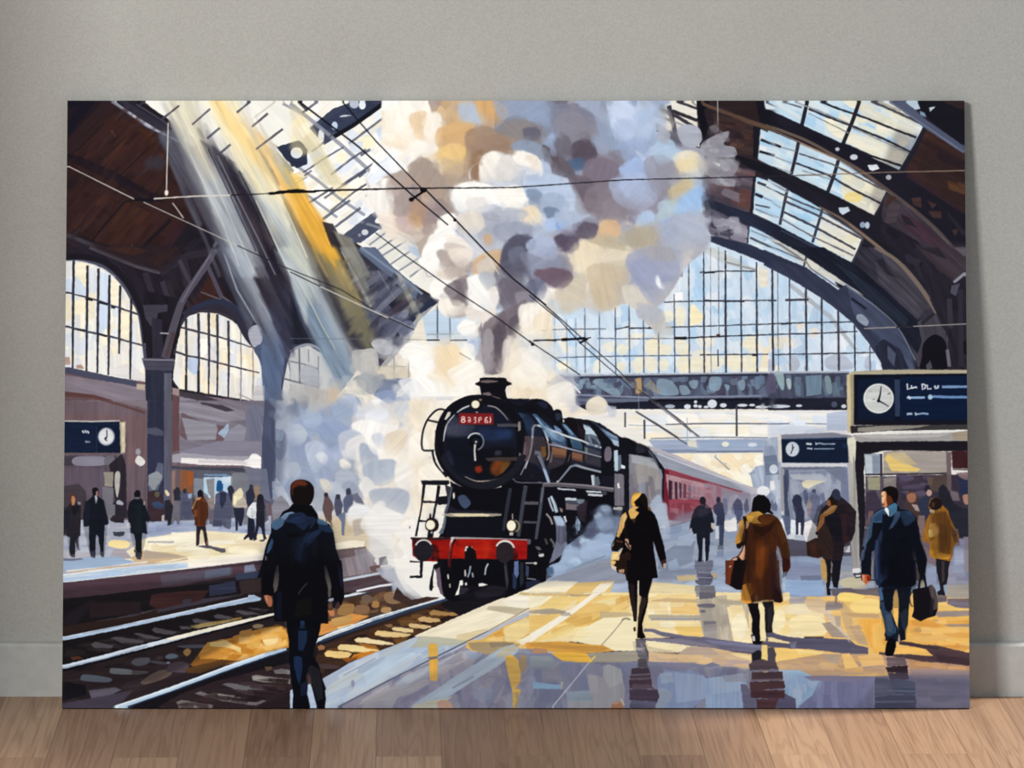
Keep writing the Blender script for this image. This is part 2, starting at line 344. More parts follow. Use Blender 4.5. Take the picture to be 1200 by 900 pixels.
# right part of window
P("0 95 95 145 170 190 250 240 330 300 400 360 470 450 530 545 535 590 0 590", 'd3e0ee', tx=.06, ang=80)
clip("0 95 95 145 170 190 250 240 330 300 400 360 470 450 530 545 535 590 0 590")
D("0 90 400 340 540 590 0 590", 'bcd4ea d5e4f2 e6eaf0 c8dcee e4e9f2 b4cfe8', 90, 22, 14, 80, 20, .7)
D("0 420 130 420 130 580 0 580", 'f4ead2 efe4cf', 5, 18, 14, 80)
for x, y, r in ((215, 400, 22), (150, 370, 18), (10, 480, 16)):
    E(x, y, r, r, 'f0e4cf', al=.8)
for q in ("100 520 130 510 150 550 130 580 100 580", "170 560 185 550 190 580 170 580", "265 540 290 510 350 505 390 540 395 570 290 575", "455 530 475 510 485 565 455 570", "0 530 30 530 30 580 0 580"):
    B(q, 'b5bccc', al=.9)
P("90 180 110 170 300 320 420 480 400 480 280 330", 'a8aeb6', al=.8)
for x, c, w in ((20, '32343f', 2.4), (45, '6a6c76', 1), (100, '484c5c', 1.8), (177, '32343f', 2.4), (250, '32343f', 2.2), (328, '3c3e4a', 2.4), (404, '32343f', 1.9), (475, '5c6070', 1.6)):
    L([x, 60, x+1, 350, x+4, 580], c, w, rg=.4)
for s, w in (("0 250 40 250", 2), ("80 248 190 246", 2.4), ("0 360 120 356 400 350", 1.6), ("0 410 210 405 420 395", 1.5), ("30 504 250 500 510 494", 1.5), ("60 360 110 358", 2.2)):
    L(s, '3a3c48', w, rg=.5)
clip()
# bridge right end
P("0 590 380 585 380 760 0 765", '464b60', tx=.3, ang=80)
D("0 600 370 595 370 700 0 705", '3a3e50 5f7084 4a4c5e 383749 6a7f90', 35, 18, 9, 88, 8, .7)
P("175 605 250 600 250 690 180 700", '6d8296', tx=.2, ang=90); B("30 590 70 590 75 660 60 665", '8fa6ac'); B("85 620 105 620 108 660 95 665", 'a2b6ba'); B("265 610 290 610 300 680 275 680", '7b8f98'); P("0 595 30 600 40 680 0 690", '56506a')
L("0 590 380 585", 'a9aebb', 2); P("0 710 375 706 375 765 0 765", '20212f', tx=.2); 
for x, y, rx, ry in ((50, 747, 55, 8), (145, 744, 15, 6), (310, 738, 14, 14), (355, 747, 12, 9)):
    E(x, y, rx, ry, 'cfd6e2' if x != 310 else '4b5068')
P("0 768 380 765 400 870 60 880 0 900", 'ece9ea', tx=.08); P("275 780 385 765 390 860 275 860", 'bcc6da', tx=.1); D("0 770 270 775 270 870 0 890", 'f4f0ea e2eaf4 dbe6f4 f8f4ea', 25, 30, 10, 2); L("0 830 100 828", '6a6c78', 1.3); L("175 828 275 830", '8a8c96', 1.2)
# A3: left end of the right roof
G()
clip("700 100 905 100 905 320 700 320", 6)
O(620, 100)
P("560 70 800 70 810 300 820 460 830 620 800 520 560 260", 'e8e4d8', tx=.08)
for s, w, c in (("600 105 700 150 780 200", 4, '3a3742'), ("655 95 680 200 700 300", 5.5, '35323c'), ("585 135 660 165", 3.5, '3a3742'), ("670 120 790 165", 4, '2f2c35'), ("690 75 790 110", 3, '3a3742'), ("680 170 780 210", 1.8, '9a96a0'), ("740 60 790 100", 2, '9a968e')):
    L(s, c, w, rg=.5)
P("545 165 600 175 700 245 800 290 800 310 700 275 600 220 560 200", '413e4a'); P("550 170 590 175 600 210 560 200", '7a7682')
P("785 70 1110 70 1110 300 1060 600 1030 740 850 700 820 540 800 300 790 200", '2a2228', tx=.4, ang=20)
P("860 130 1060 180 1060 330 980 320 880 280", '3a2b2b', tx=.4, ang=20); D("870 150 1060 200 1050 330 880 260", '4b3430 2a2025 5a4038 382a2c', 25, 22, 6, 15, 10, .7)
P("785 70 850 70 820 120 840 200 815 290 800 250", '121119'); P("800 75 1090 180 1200 220 1200 240 1080 200 815 95", '5a4538'); P("850 72 1090 75 1080 170 900 100", '2a1f20'); P("1060 70 1105 70 1200 110 1200 220 1080 170", '15151e')
P("1050 190 1090 200 1080 350 1050 340", '1a1920'); P("950 320 1200 400 1200 450 1060 400 960 350", '17171f')
P("820 350 1060 400 1050 600 990 590 850 540 820 480", '4d434d', tx=.4, ang=20)
D("830 360 1060 410 1050 600 830 520", '5c5058 6a4a48 47404a 7a7480 544048', 30, 24, 8, 18, 10, .7); P("985 480 1050 500 1050 590 985 570", '5f3f3c', al=.8)
P("830 560 1035 650 1030 740 1000 760 850 700 810 640", '6a6675', tx=.4, ang=25); D("830 570 1030 650 1030 750 860 700", '4f4c5c 8a8594 3b3848 9a96a2 646070', 30, 22, 6, 25, 15, .8)
P("1050 430 1065 430 1050 600 1035 740 1020 740", '20202a')
P("810 530 860 540 1060 610 1200 680 1200 750 1030 660 900 600 820 560", '23283a', tx=.2, ang=25)
P("850 705 1030 745 1200 820 1200 880 1020 800 850 735", '2c3146', tx=.2, ang=25); L("-0 0 0 1", '000000', .1)
for q in ("1085 205 1200 262 1200 410 1075 345", "1065 430 1200 480 1200 670 1050 600", "1035 662 1200 740 1200 810 1030 742", "1105 70 1200 75 1200 115 1110 110"):
    P(q, 'c0daee', tx=.06); D(q, sky+' e4e8e8', 14, 26, 8, 24, 8)
for s, w, c in (("1085 255 1200 300", 3, '23222c'), ("1080 310 1150 330", 3, '16161e'), ("1150 330 1200 350", 1.6, '7a8490'), ("1070 455 1110 470", 3, '3a3c48'), ("1110 475 1200 520", 1.6, '6a7480'), ("1060 510 1095 525", 3.5, '23222c'), ("1095 525 1200 570", 1.5, '7a8490'), ("1060 560 1130 575", 2, '4a4c58'), ("1060 580 1200 640", 1.5, '7a8490'), ("1195 500 1180 660", 3.5, '33343e'), ("1035 715 1200 790", 2.5, '4a4c58'), ("1040 680 1200 750", 1.5, '8a8c90'), ("1110 80 1200 120", 2, '50505a')):
    L(s, c, w, rg=.4)
L("883 75 885 220", 'a9a4a0', 1)
clip()
# ---- ground layers, photo coordinates
G()
# left glass roof, bright
P("150 112 480 112 470 260 600 345 520 372 480 345 405 278 340 262 282 196 200 148", 'f0eee6', tx=.06, ang=45)
# left timber roof
P("72 112 160 112 205 148 282 194 345 262 405 276 480 330 515 352 500 372 470 400 300 470 200 420 72 330", '2c2228', tx=.3, ang=30)
O(60, 100)
P("75 240 210 90 275 85 500 235 520 300 640 560 650 640 500 830 430 800 75 690", '35201c', tx=.4, ang=30)
P("75 240 210 90 275 85 400 160 300 250 120 330 75 320", '31201f', tx=.3, ang=135)
P("240 180 290 130 480 235 505 300 470 350 400 270", '40251c', tx=.4, ang=135)
for q in ("215 365 330 235 400 270 285 405", "310 420 440 290 520 320 400 465", "100 330 200 230 245 180 300 215 180 355", "430 490 520 380 590 480 560 520"):
    P(q, '422620', tx=.4, ang=135, al=.8)
P("240 350 350 240 385 262 268 378", '4b2c20', tx=.4, ang=135)
for q, c in (("75 640 210 480 300 520 140 680", '3c2520'), ("100 670 230 500 290 520 150 690", '472a20'), ("190 720 350 545 470 600 380 700 290 790", '4a2a1c'), ("200 720 300 610 350 640 240 745", '482a1e'), ("300 780 480 600 540 620 380 800", '3f241d'), ("450 820 600 640 650 650 500 835", '3a2226'), ("75 560 130 460 170 460 75 640", '3c2520')):
    P(q, c, tx=.4, ang=135, al=.9)
D("80 400 380 530 620 640 480 820 80 690", '2a1a1a 3c2420 46291e 38211c 402a2a', 60, 26, 5, 132, 6, .45)
D("100 320 250 160 500 250 600 480 420 480", '2a1a1a 3c2420 46291e 38211c', 50, 26, 5, 132, 6, .4)
L("190 730 340 550 380 540", '1d1418', 2.2); L("80 330 130 345 300 420 470 520 520 535", '1c161c', [5, 8]); L("75 345 300 440 420 530", '241a20', 5)
L("220 360 350 240", '22181a', 1.5); L("320 425 460 290", '22181a', 2); L("400 790 560 630", '1a1418', 4); L("120 310 250 180", '22181a', 1.4)
L("280 440 75 330", '1c151a', 3, al=.7)
P("75 70 210 72 160 140 75 255", '15141f', ang=135); P("75 100 120 105 90 150 75 150", '241a22'); P("210 75 245 75 90 240 75 240", '221a1f')
E(100, 460, 30, 30, '241b20', al=.7, soft=3)
L("280 210 300 240", 'a06a4a', 1.2, al=.7); E(380, 752, 3, 3, 'b09a8a')
B("440 350 500 330 540 360 520 395 450 390", '3f4757', al=.6, soft=4)
# big edge beam
P("290 70 395 70 470 120 600 195 640 260 600 285 520 235 400 150", '25212b', ang=30, tx=.3)
P("310 72 340 70 560 195 600 265 570 258 430 175", '2f2c3a', ang=30, tx=.3)
L("275 70 350 120 450 190 540 235 605 268", '9b9fae', [3, 3, 2.2]); L("300 80 400 150 480 200", 'cfd3da', 1.2)
L("395 72 530 150 600 205", '17151c', 2.4); L("400 90 520 165 590 215", '4a4652', 1.5)
# lower beams
P("75 690 510 860 530 900 700 900 760 700 640 650 560 760 500 830 430 800 75 688", '1f1b22', ang=30, tx=.3)
P("520 860 620 740 740 700 800 900 520 900", '221f29', tx=.4, ang=130)
L("75 702 200 755 360 820 510 880", '4d4a55', [4.5, 5]); L("75 720 400 870", '28242c', 3)
L("660 650 760 700 800 800", '201d28', 10, al=.8)
G()
S("78 118 140 118 200 150 230 260 190 310 78 280", 260, 26, 4, 132, 8, .5, .5, 3)
P("78 118 140 118 230 240 260 290 180 330 78 280", '1c1620', .28, tx=0, soft=3)
O(60, 290)
# arcade dark structure
P("60 0 1200 0 1200 480 1000 760 600 760 440 640 440 560 60 560", '231e27', tx=.3, ang=60)
P("180 0 560 0 640 60 520 120", '2d2024', tx=.4, ang=30); P("230 0 400 0 460 20 380 40", '4a2a1e', tx=.4, ang=130); P("440 60 560 0 600 0 500 90", '35221f', tx=.4, ang=130)
L("180 0 300 50 400 90 510 120", '55505a', 4); L("510 120 640 40 760 20", '2c2833', 8)
P("640 280 750 110 850 260 800 330 640 300", '2e1f23', tx=.4, ang=60); P("690 230 740 130 780 210 740 250", '3a2422', tx=.4, ang=50); P("840 60 1000 0 1200 300 1000 500 900 340", '2b2630', tx=.4, ang=60)
D("540 130 640 60 700 200 560 420", '1a171f 2e2830 262030', 25, 26, 6, 70, 12, .6)
L("600 60 650 170", '3d3842', 5); L("520 160 570 320", '35323f', 6); L("735 90 800 240", '4a4654', 5); L("800 230 850 265", '5b5866', 2); L("700 210 860 270", '77707a', 1.6, al=.7)
L("440 120 480 240", '3a3440', 7, al=.6); L("560 110 590 200", '29232b', 6, al=.6)
# windows big
P("66 65 110 62 200 80 290 120 370 220 410 310 440 420 440 632 60 575", 'ecebe6', tx=.06, ang=90)
D("66 65 200 80 370 220 440 420 440 632 66 575", 'f8ecd2 e9e6e2 d5deec f4e6c4 efeae2 dfe4ec fdf4e0', 90, 26, 9, 90, 10, .7)
for q in ("105 90 165 80 165 190 120 190", "105 250 165 250 165 310 110 300", "280 150 320 180 320 260 285 270", "330 300 365 320 365 430 325 420", "380 270 405 300 400 310 375 300"):
    B(q, 'fbf0d2', al=.85)
for q in ("100 120 165 190 165 235 105 210", "220 110 270 130 268 380 225 400", "70 150 95 150 95 210 66 200"):
    P(q, 'c9d8ee', al=.8, ang=90, tx=.1)
P("60 515 85 515 90 550 60 555", 'b79b90'); P("115 555 140 550 155 570 120 570", 'b08f80'); P("280 570 360 545 440 600 440 632 280 600", 'dcd8d8', al=.7)
# arch rims of window 1
L("66 60 150 60 250 95 330 170 380 250 410 310 425 400 440 520", '47485a', 3.5, sm=True)
L("66 48 150 45 260 75 350 160 400 250 430 330 445 450", '1b1820', 7, sm=True)
L("66 64 140 66 220 92 300 140", 'b7bccb', 1.2, sm=True, al=.7)
for x, y0, y1 in ((102, 62, 575), (167, 85, 590), (218, 100, 590), (270, 130, 600), (320, 180, 500), (372, 240, 620)):
    L([x+3, y0, x, (y0+y1)/2, x-2, y1], '2b2b38', [2.8, 3.4, 2.6, 2.2], rg=.4)
L("66 210 200 245 320 285 415 318", '3a3a48', 2, rg=.5); L("66 370 160 395 300 425 440 465", '3a3a48', 2.2, rg=.5)
L("160 240 195 248", '23222b', 3); L("225 258 265 268", '23222b', 3); L("120 385 160 392", '23222b', 2.6); L("215 405 260 418", '23222b', 2.6); L("280 280 300 284", '23222b', 2.6)
# window 2
P("582 640 570 620 585 480 610 370 640 325 700 305 780 312 850 345 900 390 950 460 985 560 1000 730 600 665", 'ece9e2', tx=.06, ang=90)
D("582 640 600 400 640 325 780 312 900 390 985 560 1000 730 600 665", 'f8ecd2 e6e2dd d5dbe6 f2e2c2 efeae2 dcdde2 fbf4e4', 90, 26, 9, 90, 10, .7)
P("635 520 690 520 690 590 665 600 640 570", 'bccde8', al=.9, ang=90); P("700 430 740 430 740 490 700 520", 'fdfaf2'); P("780 420 820 440 860 500 780 480", 'fbf3e0')
for x, y0, y1 in ((632, 335, 670), (690, 310, 690), (738, 308, 690), (778, 315, 700), (830, 345, 710), (888, 380, 720), (945, 470, 720)):
    L([x, y0, x+2, (y0+y1)/2, x-1, y1], '34333f' if x < 880 else '8d8a90', [3, 2.6, 1.8] if x < 880 else 1.6, rg=.4)
L("605 375 700 400 800 425 940 470", '3c3a46', [2.6, 1.6], rg=.5); L("582 490 640 510 700 520 830 555 975 590", '3a3844', [2.8, 1.6], rg=.5)
L("632 600 632 670", '23222b', 3); L("690 580 690 690", '23222b', 3); 
L("575 500 590 400 640 318 720 298 800 310 860 340", '34303c', 3.5, sm=True)
L("620 320 690 280 780 275 860 310 930 420 1000 500 1030 640", '2e2b3a', [7, 9, 12, 16], sm=True); L("660 290 760 255 850 275 920 340", '2c3044', 6, sm=True)
B("930 380 970 365 990 400 985 450 950 470 925 420", 'b7bac6', al=.9); B("950 480 1000 460 1060 560 1080 640 1060 760 1000 780 985 560", '4a5570', tx=.2)
P("955 650 1000 650 1000 730 940 720", 'c9c6c8'); L("880 690 990 740", '8a8890', 1.2)
# column between windows
P("430 200 620 250 600 420 560 520 530 520 520 560 460 520 440 400", '1d1a22', tx=.3, ang=80)
P("150 -14 640 -14 560 110 500 120 300 60", '241c22', .55, tx=0, soft=2)
P("430 270 545 270 545 300 500 310 490 360 465 370 440 330", '3e3a47', tx=.2); P("470 330 520 340 525 520 475 520", '2c2935', ang=90, tx=.2)
L("765 10 740 60 680 150 620 240 590 320 560 420 535 520", '504b58', [7, 8, 8, 9, 10], sm=True); L("750 30 660 170 610 260", '6d6977', 2.2, al=.7); L("575 400 540 515", '4b3d42', 5)
L("510 403 550 405", 'a9a9b0', 1.6)
P("425 520 575 522 580 545 565 585 440 580", '454352', tx=.2); L("425 527 575 530", '7c7a88', 2); P("440 575 565 580 565 900 450 900", '2b2e3e', ang=90, tx=.25); P("528 590 565 590 562 900 528 900", '5a5a68', ang=90, tx=.25)
L("455 600 460 880", '232736', 6, al=.7)
# wall under windows
P("62 575 440 632 448 900 62 900", '6a5557', tx=.2, ang=10); P("62 560 400 630 430 665 62 590", '44465a', ang=10, tx=.2)
P("62 600 320 640 440 665 445 770 180 700 62 680", '827883', tx=.2, ang=10); L("62 685 200 700 330 740 440 775", '5a3c3c', 4); P("340 740 440 760 445 800 400 800", '5c3e38', tx=.3); P("62 700 360 745 440 790 340 815 62 815", '655055', tx=.2, ang=8)
P("400 640 440 645 440 670 400 665", 'b2a595')
P("567 660 610 680 610 760 600 900 567 900", '5f4446', ang=90, tx=.2); P("567 660 600 665 600 700 567 690", '9b8a88')
P("600 680 980 735 1000 900 600 900", '7b6d76', tx=.2, ang=10); P("600 700 930 750 930 830 760 810 610 770", '8b8591', ang=8, tx=.2); P("600 675 700 690 860 745 820 752 600 700", '413a42', ang=10, tx=.2); P("600 770 780 810 780 840 720 850 600 800", '625560', ang=8)
P("910 760 960 730 1000 760 990 840 920 860", '6a5e6c', tx=.2, ang=70)
P("610 800 770 820 780 860 760 900 640 900", '8f8a97', tx=.15); P("780 860 830 825 900 840 910 900 800 900", '8d97ab', tx=.15); P("930 800 1000 760 1010 900 930 900", '818294', ang=70)
# third window
P("1090 620 1110 520 1150 475 1200 465 1200 780 1130 750 1080 700", 'cfd0d2', tx=.08, ang=60); L("1085 610 1110 510 1150 470 1200 460", '44465a', 4, sm=True)
L("1165 470 1165 630", '4c4b58', 1.6); L("1115 530 1170 545 1200 550", '6a6972', 1.4); L("1085 615 1200 645", '5f5d68', 1.8); L("1110 530 1130 620", '6b6a74', 1.4)
P("1000 320 1100 180 1200 380 1200 450 1110 500 1060 420", '2c2e40', tx=.35, ang=60); P("1060 440 1120 480 1080 600 1050 560", '343b52', tx=.3)
D("1000 320 1100 180 1200 380 1200 450 1110 500 1060 420", '252739 38394c 4a4754 2a2836', 20, 30, 6, 65, 10, .6)
# glass roof grid (A2) and roof below it (B2)
O(340, 100)
P("0 70 460 70 480 400 690 700 600 900 560 900 340 760 180 640 100 560 0 480", 'f3f1ea', tx=.05, ang=45)
D("0 70 440 70 420 300 600 600 500 800 270 700 100 560 0 420", 'ffffff f7f3e6 f4ead0 dbe3f2 fbf8ef e8ecf4', 110, 22, 13, -40, 8, .75)
P("90 200 200 110 310 70 470 72 380 140 240 230 160 280", '3c4256', tx=.2, ang=-35)
P("130 190 280 90 330 75 420 90 300 170 210 225", '333b52', tx=.2, ang=-35)
L("200 245 300 185 430 90", '16161f', 5)
for x, y, rx, ry, c in ((300, 88, 22, 20, 'b4bccb'), (338, 93, 16, 20, 'e9edf2'), (208, 190, 14, 20, 'bcd0e4'), (145, 240, 14, 38, 'e0e2e6'), (262, 148, 30, 9, 'd6d9e0')):
    E(x, y, rx, ry, c)
P("225 150 330 140 260 170", '3b4055')
B("0 290 40 260 75 300 60 350 20 380 0 370", '262b3e'); E(30, 320, 27, 26, 'e6e7e8')
P("250 700 330 640 400 590 440 640 440 660 330 740 300 740", '4a5066', tx=.2, ang=-35); E(350, 690, 16, 14, 'd4d8e0'); B("400 630 415 620 440 635 430 650 400 645", 'eef0f2'); E(325, 703, 8, 8, '8f94a3')
# diagonal grey purlins (down-right)
for s, w in (("0 85 100 165 250 290 360 390 405 432", 4.5), ("0 360 120 440 230 530 350 610", 3.4), ("0 470 60 500 220 620", 3), ("330 640 480 690 620 780", 3)):
    L(s, '8b8f9c', w, al=.85)
L("0 470 40 430 100 420", 'c7a878', 2, al=.5)
# rungs
for s, w in (("55 130 140 68", 2.5), ("210 220 130 290 100 310", 2), ("275 275 440 150", 2.8), ("250 290 150 350 60 410", 2.2), ("355 300 280 350 190 420", 2.8), ("440 330 350 395 240 470", 2.6), ("355 400 270 455 160 530", 2.6), ("405 432 300 500 190 590", 2.4), ("400 440 330 480", 2), ("320 430 355 400", 4), ("330 330 375 300", 3), ("395 355 440 325", 3), ("150 630 280 540", 3), ("210 665 330 575", 3), ("260 700 300 680 420 600", 3), ("75 560 200 480", 2.4), ("0 470 100 400", 2)):
    L(s, '494d5e', w, al=.8, rg=.4)
E(360, 265, 35, 30, 'fbedc0', al=.7, soft=3); P("400 210 440 180 450 240 420 260", 'c4d4ee', al=.8); P("270 270 340 260 340 310 290 320", 'cfdaee', al=.7); E(240, 340, 25, 30, 'fbeecb', al=.8, soft=2)
P("100 340 170 320 290 520 230 520", 'ecd9a8', al=.55, soft=3)
# lower glass past truss
P("350 740 440 665 600 720 640 780 600 870 560 900 500 850", 'e6e4dc', tx=.06, ang=-40)
for s in ("370 750 450 690", "400 780 500 710", "430 800 545 730", "470 840 590 760", "510 870 620 800", "560 900 640 840"):
    L(s, '7c8390', 2.2, al=.8)
L("440 660 520 700 640 780", '8b8f9c', 2.5); E(440, 850, 12, 10, 'd8dade'); D("540 700 640 760 620 820 560 780", 'b5c3d8 c8d0de', 8, 20, 8, 40)
O(340, 290)
# rafters below glass
P("0 0 340 0 480 100 600 200 690 250 600 350 440 520 240 680 0 500", '3a3a4a', tx=.4, ang=50)
P("300 0 400 0 480 90 600 190 590 250 440 120", '5d6a82', tx=.3, ang=40); L("330 0 480 110 620 220", '7d8ba2', 3); L("420 120 495 160 500 130", '2c2d3c', 4)
D("230 100 480 120 600 340 440 500", '454a5e 333547 5d6175 2b2935 6c6f80', 60, 36, 8, -42, 10, .7)
L("410 110 500 260", '878b98', 2, al=.7); L("490 120 470 200 400 280", '3a3a4a', 3, al=.6); L("470 280 560 200", '242532', 7); L("560 330 690 250", '2a2f44', 12); L("450 330 560 240", '3c3442', 8)
P("600 320 690 262 640 330 610 370 560 440 470 560 430 620 400 590", 'bcbfc2', al=.8, tx=.15, ang=130)
B("470 330 520 300 555 295 545 330 500 355", '8a90a6', al=.8); B("510 360 560 345 580 380 530 420 505 400", '6f7890', al=.8); P("330 400 440 380 400 520 330 640", '3b3a48', tx=.3, ang=110)
D("420 330 560 330 560 400 440 540 380 520", '5b6075 474a5d 7b8192', 30, 22, 6, 120, 20, .6)
P("200 0 330 0 260 120", '33323f', al=.7); P("40 0 160 0 420 480 300 500 240 330 130 180", '3d3b44', tx=.3, ang=60)
P("0 180 60 290 200 480 260 600 240 690 0 680", '3a4054', tx=.3, ang=60); P("0 200 40 330 100 450 0 460", '1f202c', tx=.3, ang=60)
# far-left window at bottom
P("0 500 20 475 90 462 150 500 210 600 240 690 200 790 0 780", 'c0c2c4', tx=.12, ang=80); L("0 490 40 468 90 458 150 490 210 580 245 680", '8d93a0', 3, sm=True)
L("42 475 45 635", '66656f', 1.8); L("0 535 60 548 130 570", '75747e', 1.5); L("0 625 60 640 135 660", '6d6b76', 1.8); L("132 510 132 660", '8d8c94', 1.4); L("85 480 87 540", '85848c', 1.3)
B("50 570 90 550 130 580 125 640 70 650 45 620", 'a9adb6', al=.8); P("0 640 200 680 210 780 0 770", 'b7b4b2', al=.8, tx=.2, ang=90); P("180 670 235 660 235 700 180 760", 'c9b08c', al=.8, soft=3); P("100 700 140 690 110 760", '9d9490', al=.8)
L("0 770 100 785 200 795", '9a8b84', 2)
# light shafts
O(60, 100)
P("500 225 600 195 720 440 860 700 960 900 860 900 760 720 650 500", '6b7080', al=.55, tx=.3, ang=63, soft=2)
P("530 70 690 70 720 260 850 520 940 720 1020 900 930 900 800 700 690 470 600 260 570 190", 'b9bcbc', al=.62, tx=.35, ang=63, soft=2)
P("540 70 680 70 740 330 800 470 720 430 640 300 570 180", 'f1e4bd', al=.55, tx=.3, ang=63, soft=4)
P("700 440 790 420 920 700 990 880 890 900 770 640", 'b4bfca', al=.6, tx=.3, ang=63, soft=2)
for s, w, c, a in (("600 210 700 430 830 730 900 900", 2, 'c8c9c6', .7), ("620 200 760 520 880 780 940 900", 3, '8f95a0', .6), ("720 270 860 560 1010 900", 2.4, '9ea6b2', .7), ("660 330 780 560 900 830", 5, 'c7cdd2', .45), ("750 300 830 480 900 640 980 820", 3, '7c818e', .6), ("860 600 800 700 760 760", 3, '8f96a6', .55), ("510 240 560 340 700 660", 6, '5b6478', .45), ("545 330 640 560 720 720 790 900", 4, '585664', .6)):
    L(s, c, w, al=a, soft=.8, tx=.3)
# dark gap between shafts
P("690 250 780 300 860 365 900 400 940 520 1050 780 1100 900 1010 900 930 700 850 520 760 330", '1c1a26', al=.85, tx=.5, ang=63, soft=1)
for s, w, c, a in (("735 300 800 430 840 520", 2.2, '6d6e7c', .8), ("780 310 830 430 870 520", 2.2, '7b7d88', .7), ("870 520 960 700 1060 900", 3, '4a4855', .8), ("820 400 900 450", 2, '4d4a58', .7), ("880 400 920 500", 2, '3a3743', .8), ("840 510 900 640 1000 850", 3, '8f93a0', .6), ("700 260 760 380", 2, '2a2833', .8)):
    L(s, c, w, al=a, tx=.3)
D("900 560 980 600 1060 780 960 760", '3a3038 4a3f48 2a2530', 18, 18, 6, 65, 8, .7)
# shaft two
P("860 370 940 330 1010 440 1200 820 1200 900 1120 900 1060 780 950 540", 'c3cdd2', al=.75, tx=.3, ang=63, soft=2)
P("740 70 880 70 960 300 1040 450 1160 700 1200 800 1080 640 940 480 850 330 780 180", 'f3e3b4', al=.7, tx=.25, ang=63, soft=3)
P("735 70 790 70 900 200 1010 330 1100 480 1200 520 1200 700 1120 560 1000 420 880 280", 'f2cd80', al=.7, tx=.35, ang=63, soft=2)
P("930 190 1000 240 1100 440 1200 560 1200 640 1100 520", 'eeb558', al=.65, tx=.35, ang=63, soft=1.5)
P("1090 440 1170 400 1190 430 1110 480", 'e8dcb8'); P("1030 340 1060 310 1140 400 1090 445", 'a5a18a', ang=60, tx=.2); L("850 140 940 220 1060 290", 'b6a98a', 3, al=.6); L("700 70 830 220 900 330", 'f7ecc4', 5, al=.5, soft=2)
P("1055 290 1150 260 1200 300 1200 370 1150 390 1100 350", '2b3044', tx=.2); E(1150, 317, 28, 26, 'dfe4e8'); P("990 370 1010 350 1040 400 1030 425 1010 425", '55514c')
L("940 160 1060 70", 'b8b0a0', 2, al=.5)
P("1060 500 1200 640 1200 780 1150 680", '5c564e', al=.7, tx=.4, ang=63, soft=1); L("1035 455 1110 600 1200 830", 'f2ead0', 1.5, al=.9); L("1110 540 1200 700", 'e0a038', 5, al=.8)
P("950 520 1040 500 1200 800 1200 890", 'ccd4d6', al=.5, tx=.3, ang=63, soft=2); P("960 560 1040 640 1100 790 1150 860", 'e9dfae', al=.35, soft=4)
for s, c, w in (("660 185 745 110", '3a3a4a', 2.5), ("730 250 790 200", '3a3a4a', 3), ("790 320 840 278", '3a3a4a', 3), ("870 128 940 70", '3a3a4a', 2.8), ("940 195 1015 132", '4b4854', 2.6), ("960 300 1085 205", '4b4854', 2.8), ("520 158 600 95", '34343f', 2.5), ("415 92 448 70", '34343f', 2.5), ("1150 70 1200 120", '2a2a36', 2.5), ("1085 85 1200 150", '8a8b94', 3), ("1130 470 1200 430", '9a9a98', 2)):
    L(s, c, w, al=.85, rg=.4)
O(340, 100)
P("0 420 80 520 180 660 260 860 270 900 170 900 90 740 0 600", 'edb650', al=.85, tx=.35, ang=60, soft=1.5)
P("0 400 60 440 90 520 0 480", 'f3c868', al=.7); P("70 560 150 640 250 880 190 880", 'c08c3c', al=.6, tx=.4, ang=60, soft=2)
P("0 580 90 740 170 900 120 900 60 780 0 660", '6a6152', al=.85, tx=.4, ang=60); P("0 640 70 760 130 900 0 900", 'b9beb8', al=.7, tx=.3, ang=60, soft=1)
P("150 640 200 650 260 760 330 900 270 900 200 780", '2b2730', tx=.4, ang=60, al=.9); P("200 680 290 720 380 900 330 900 250 780", '8d8c82', al=.8, tx=.3, ang=60, soft=1)
P("0 100 60 120 160 280 150 300 60 330 0 300", 'f0deaa', al=.5, soft=3, tx=.3, ang=60); P("60 250 110 210 190 380 240 460 160 470 120 400", 'cfc6a4', al=.5, soft=2, tx=.3, ang=60)
L("5 640 130 900", 'e9ead9', 1.2, al=.9)
O(340, 290)
P("0 0 45 0 140 190 300 490 310 610 240 690 200 600 60 330 0 150", 'a7b3bd', al=.8, tx=.35, ang=62, soft=1.5)
P("60 280 120 260 250 480 310 600 240 680 150 520", '6f86a0', al=.6, tx=.35, ang=62, soft=2); P("0 0 60 0 140 180 100 250 0 110", 'd5d9cf', al=.55, tx=.3, ang=62, soft=3)
L("40 0 130 170 280 470 300 510", 'dedfc8', [1.6, 1.2], al=.8); L("45 160 150 370 240 530", 'c4cab4', 1.6, al=.6); L("70 0 130 130 200 260", '8a8c88', 3, al=.5)
P("110 0 215 0 300 180 400 400 390 480 340 470 260 320", '8c8565', al=.7, tx=.4, ang=62, soft=3); P("130 0 210 0 240 60 170 60", 'e0a838', al=.9, soft=3, tx=.3, ang=62); P("180 60 250 70 340 260 300 280", 'b59a5c', al=.5, soft=4, tx=.3, ang=62)
P("230 0 300 0 340 110 400 270 370 290 290 130", '8c8b84', al=.75, tx=.3, ang=65, soft=1); L("240 20 310 140 380 280", 'aaaaa0', 1.5, al=.7)
P("490 110 520 130 620 330 600 350 540 230", 'b9b7a8', al=.75, tx=.3, ang=62, soft=1)
O(60, 290)
P("800 0 880 0 1010 280 1090 500 1090 560 1010 400 900 200", 'a9b5c4', al=.6, tx=.35, ang=63, soft=1.5); P("760 0 830 0 900 180 960 330 930 400 850 220", '6a7284', al=.5, tx=.35, ang=63, soft=2)
P("1050 0 1200 0 1200 380 1120 160", 'b9c3c8', al=.75, tx=.3, ang=63, soft=1.5); P("1080 0 1180 0 1200 40 1200 140", 'd8d6bc', al=.5, soft=3); L("930 0 1050 220", '5b5968', 5, al=.6)
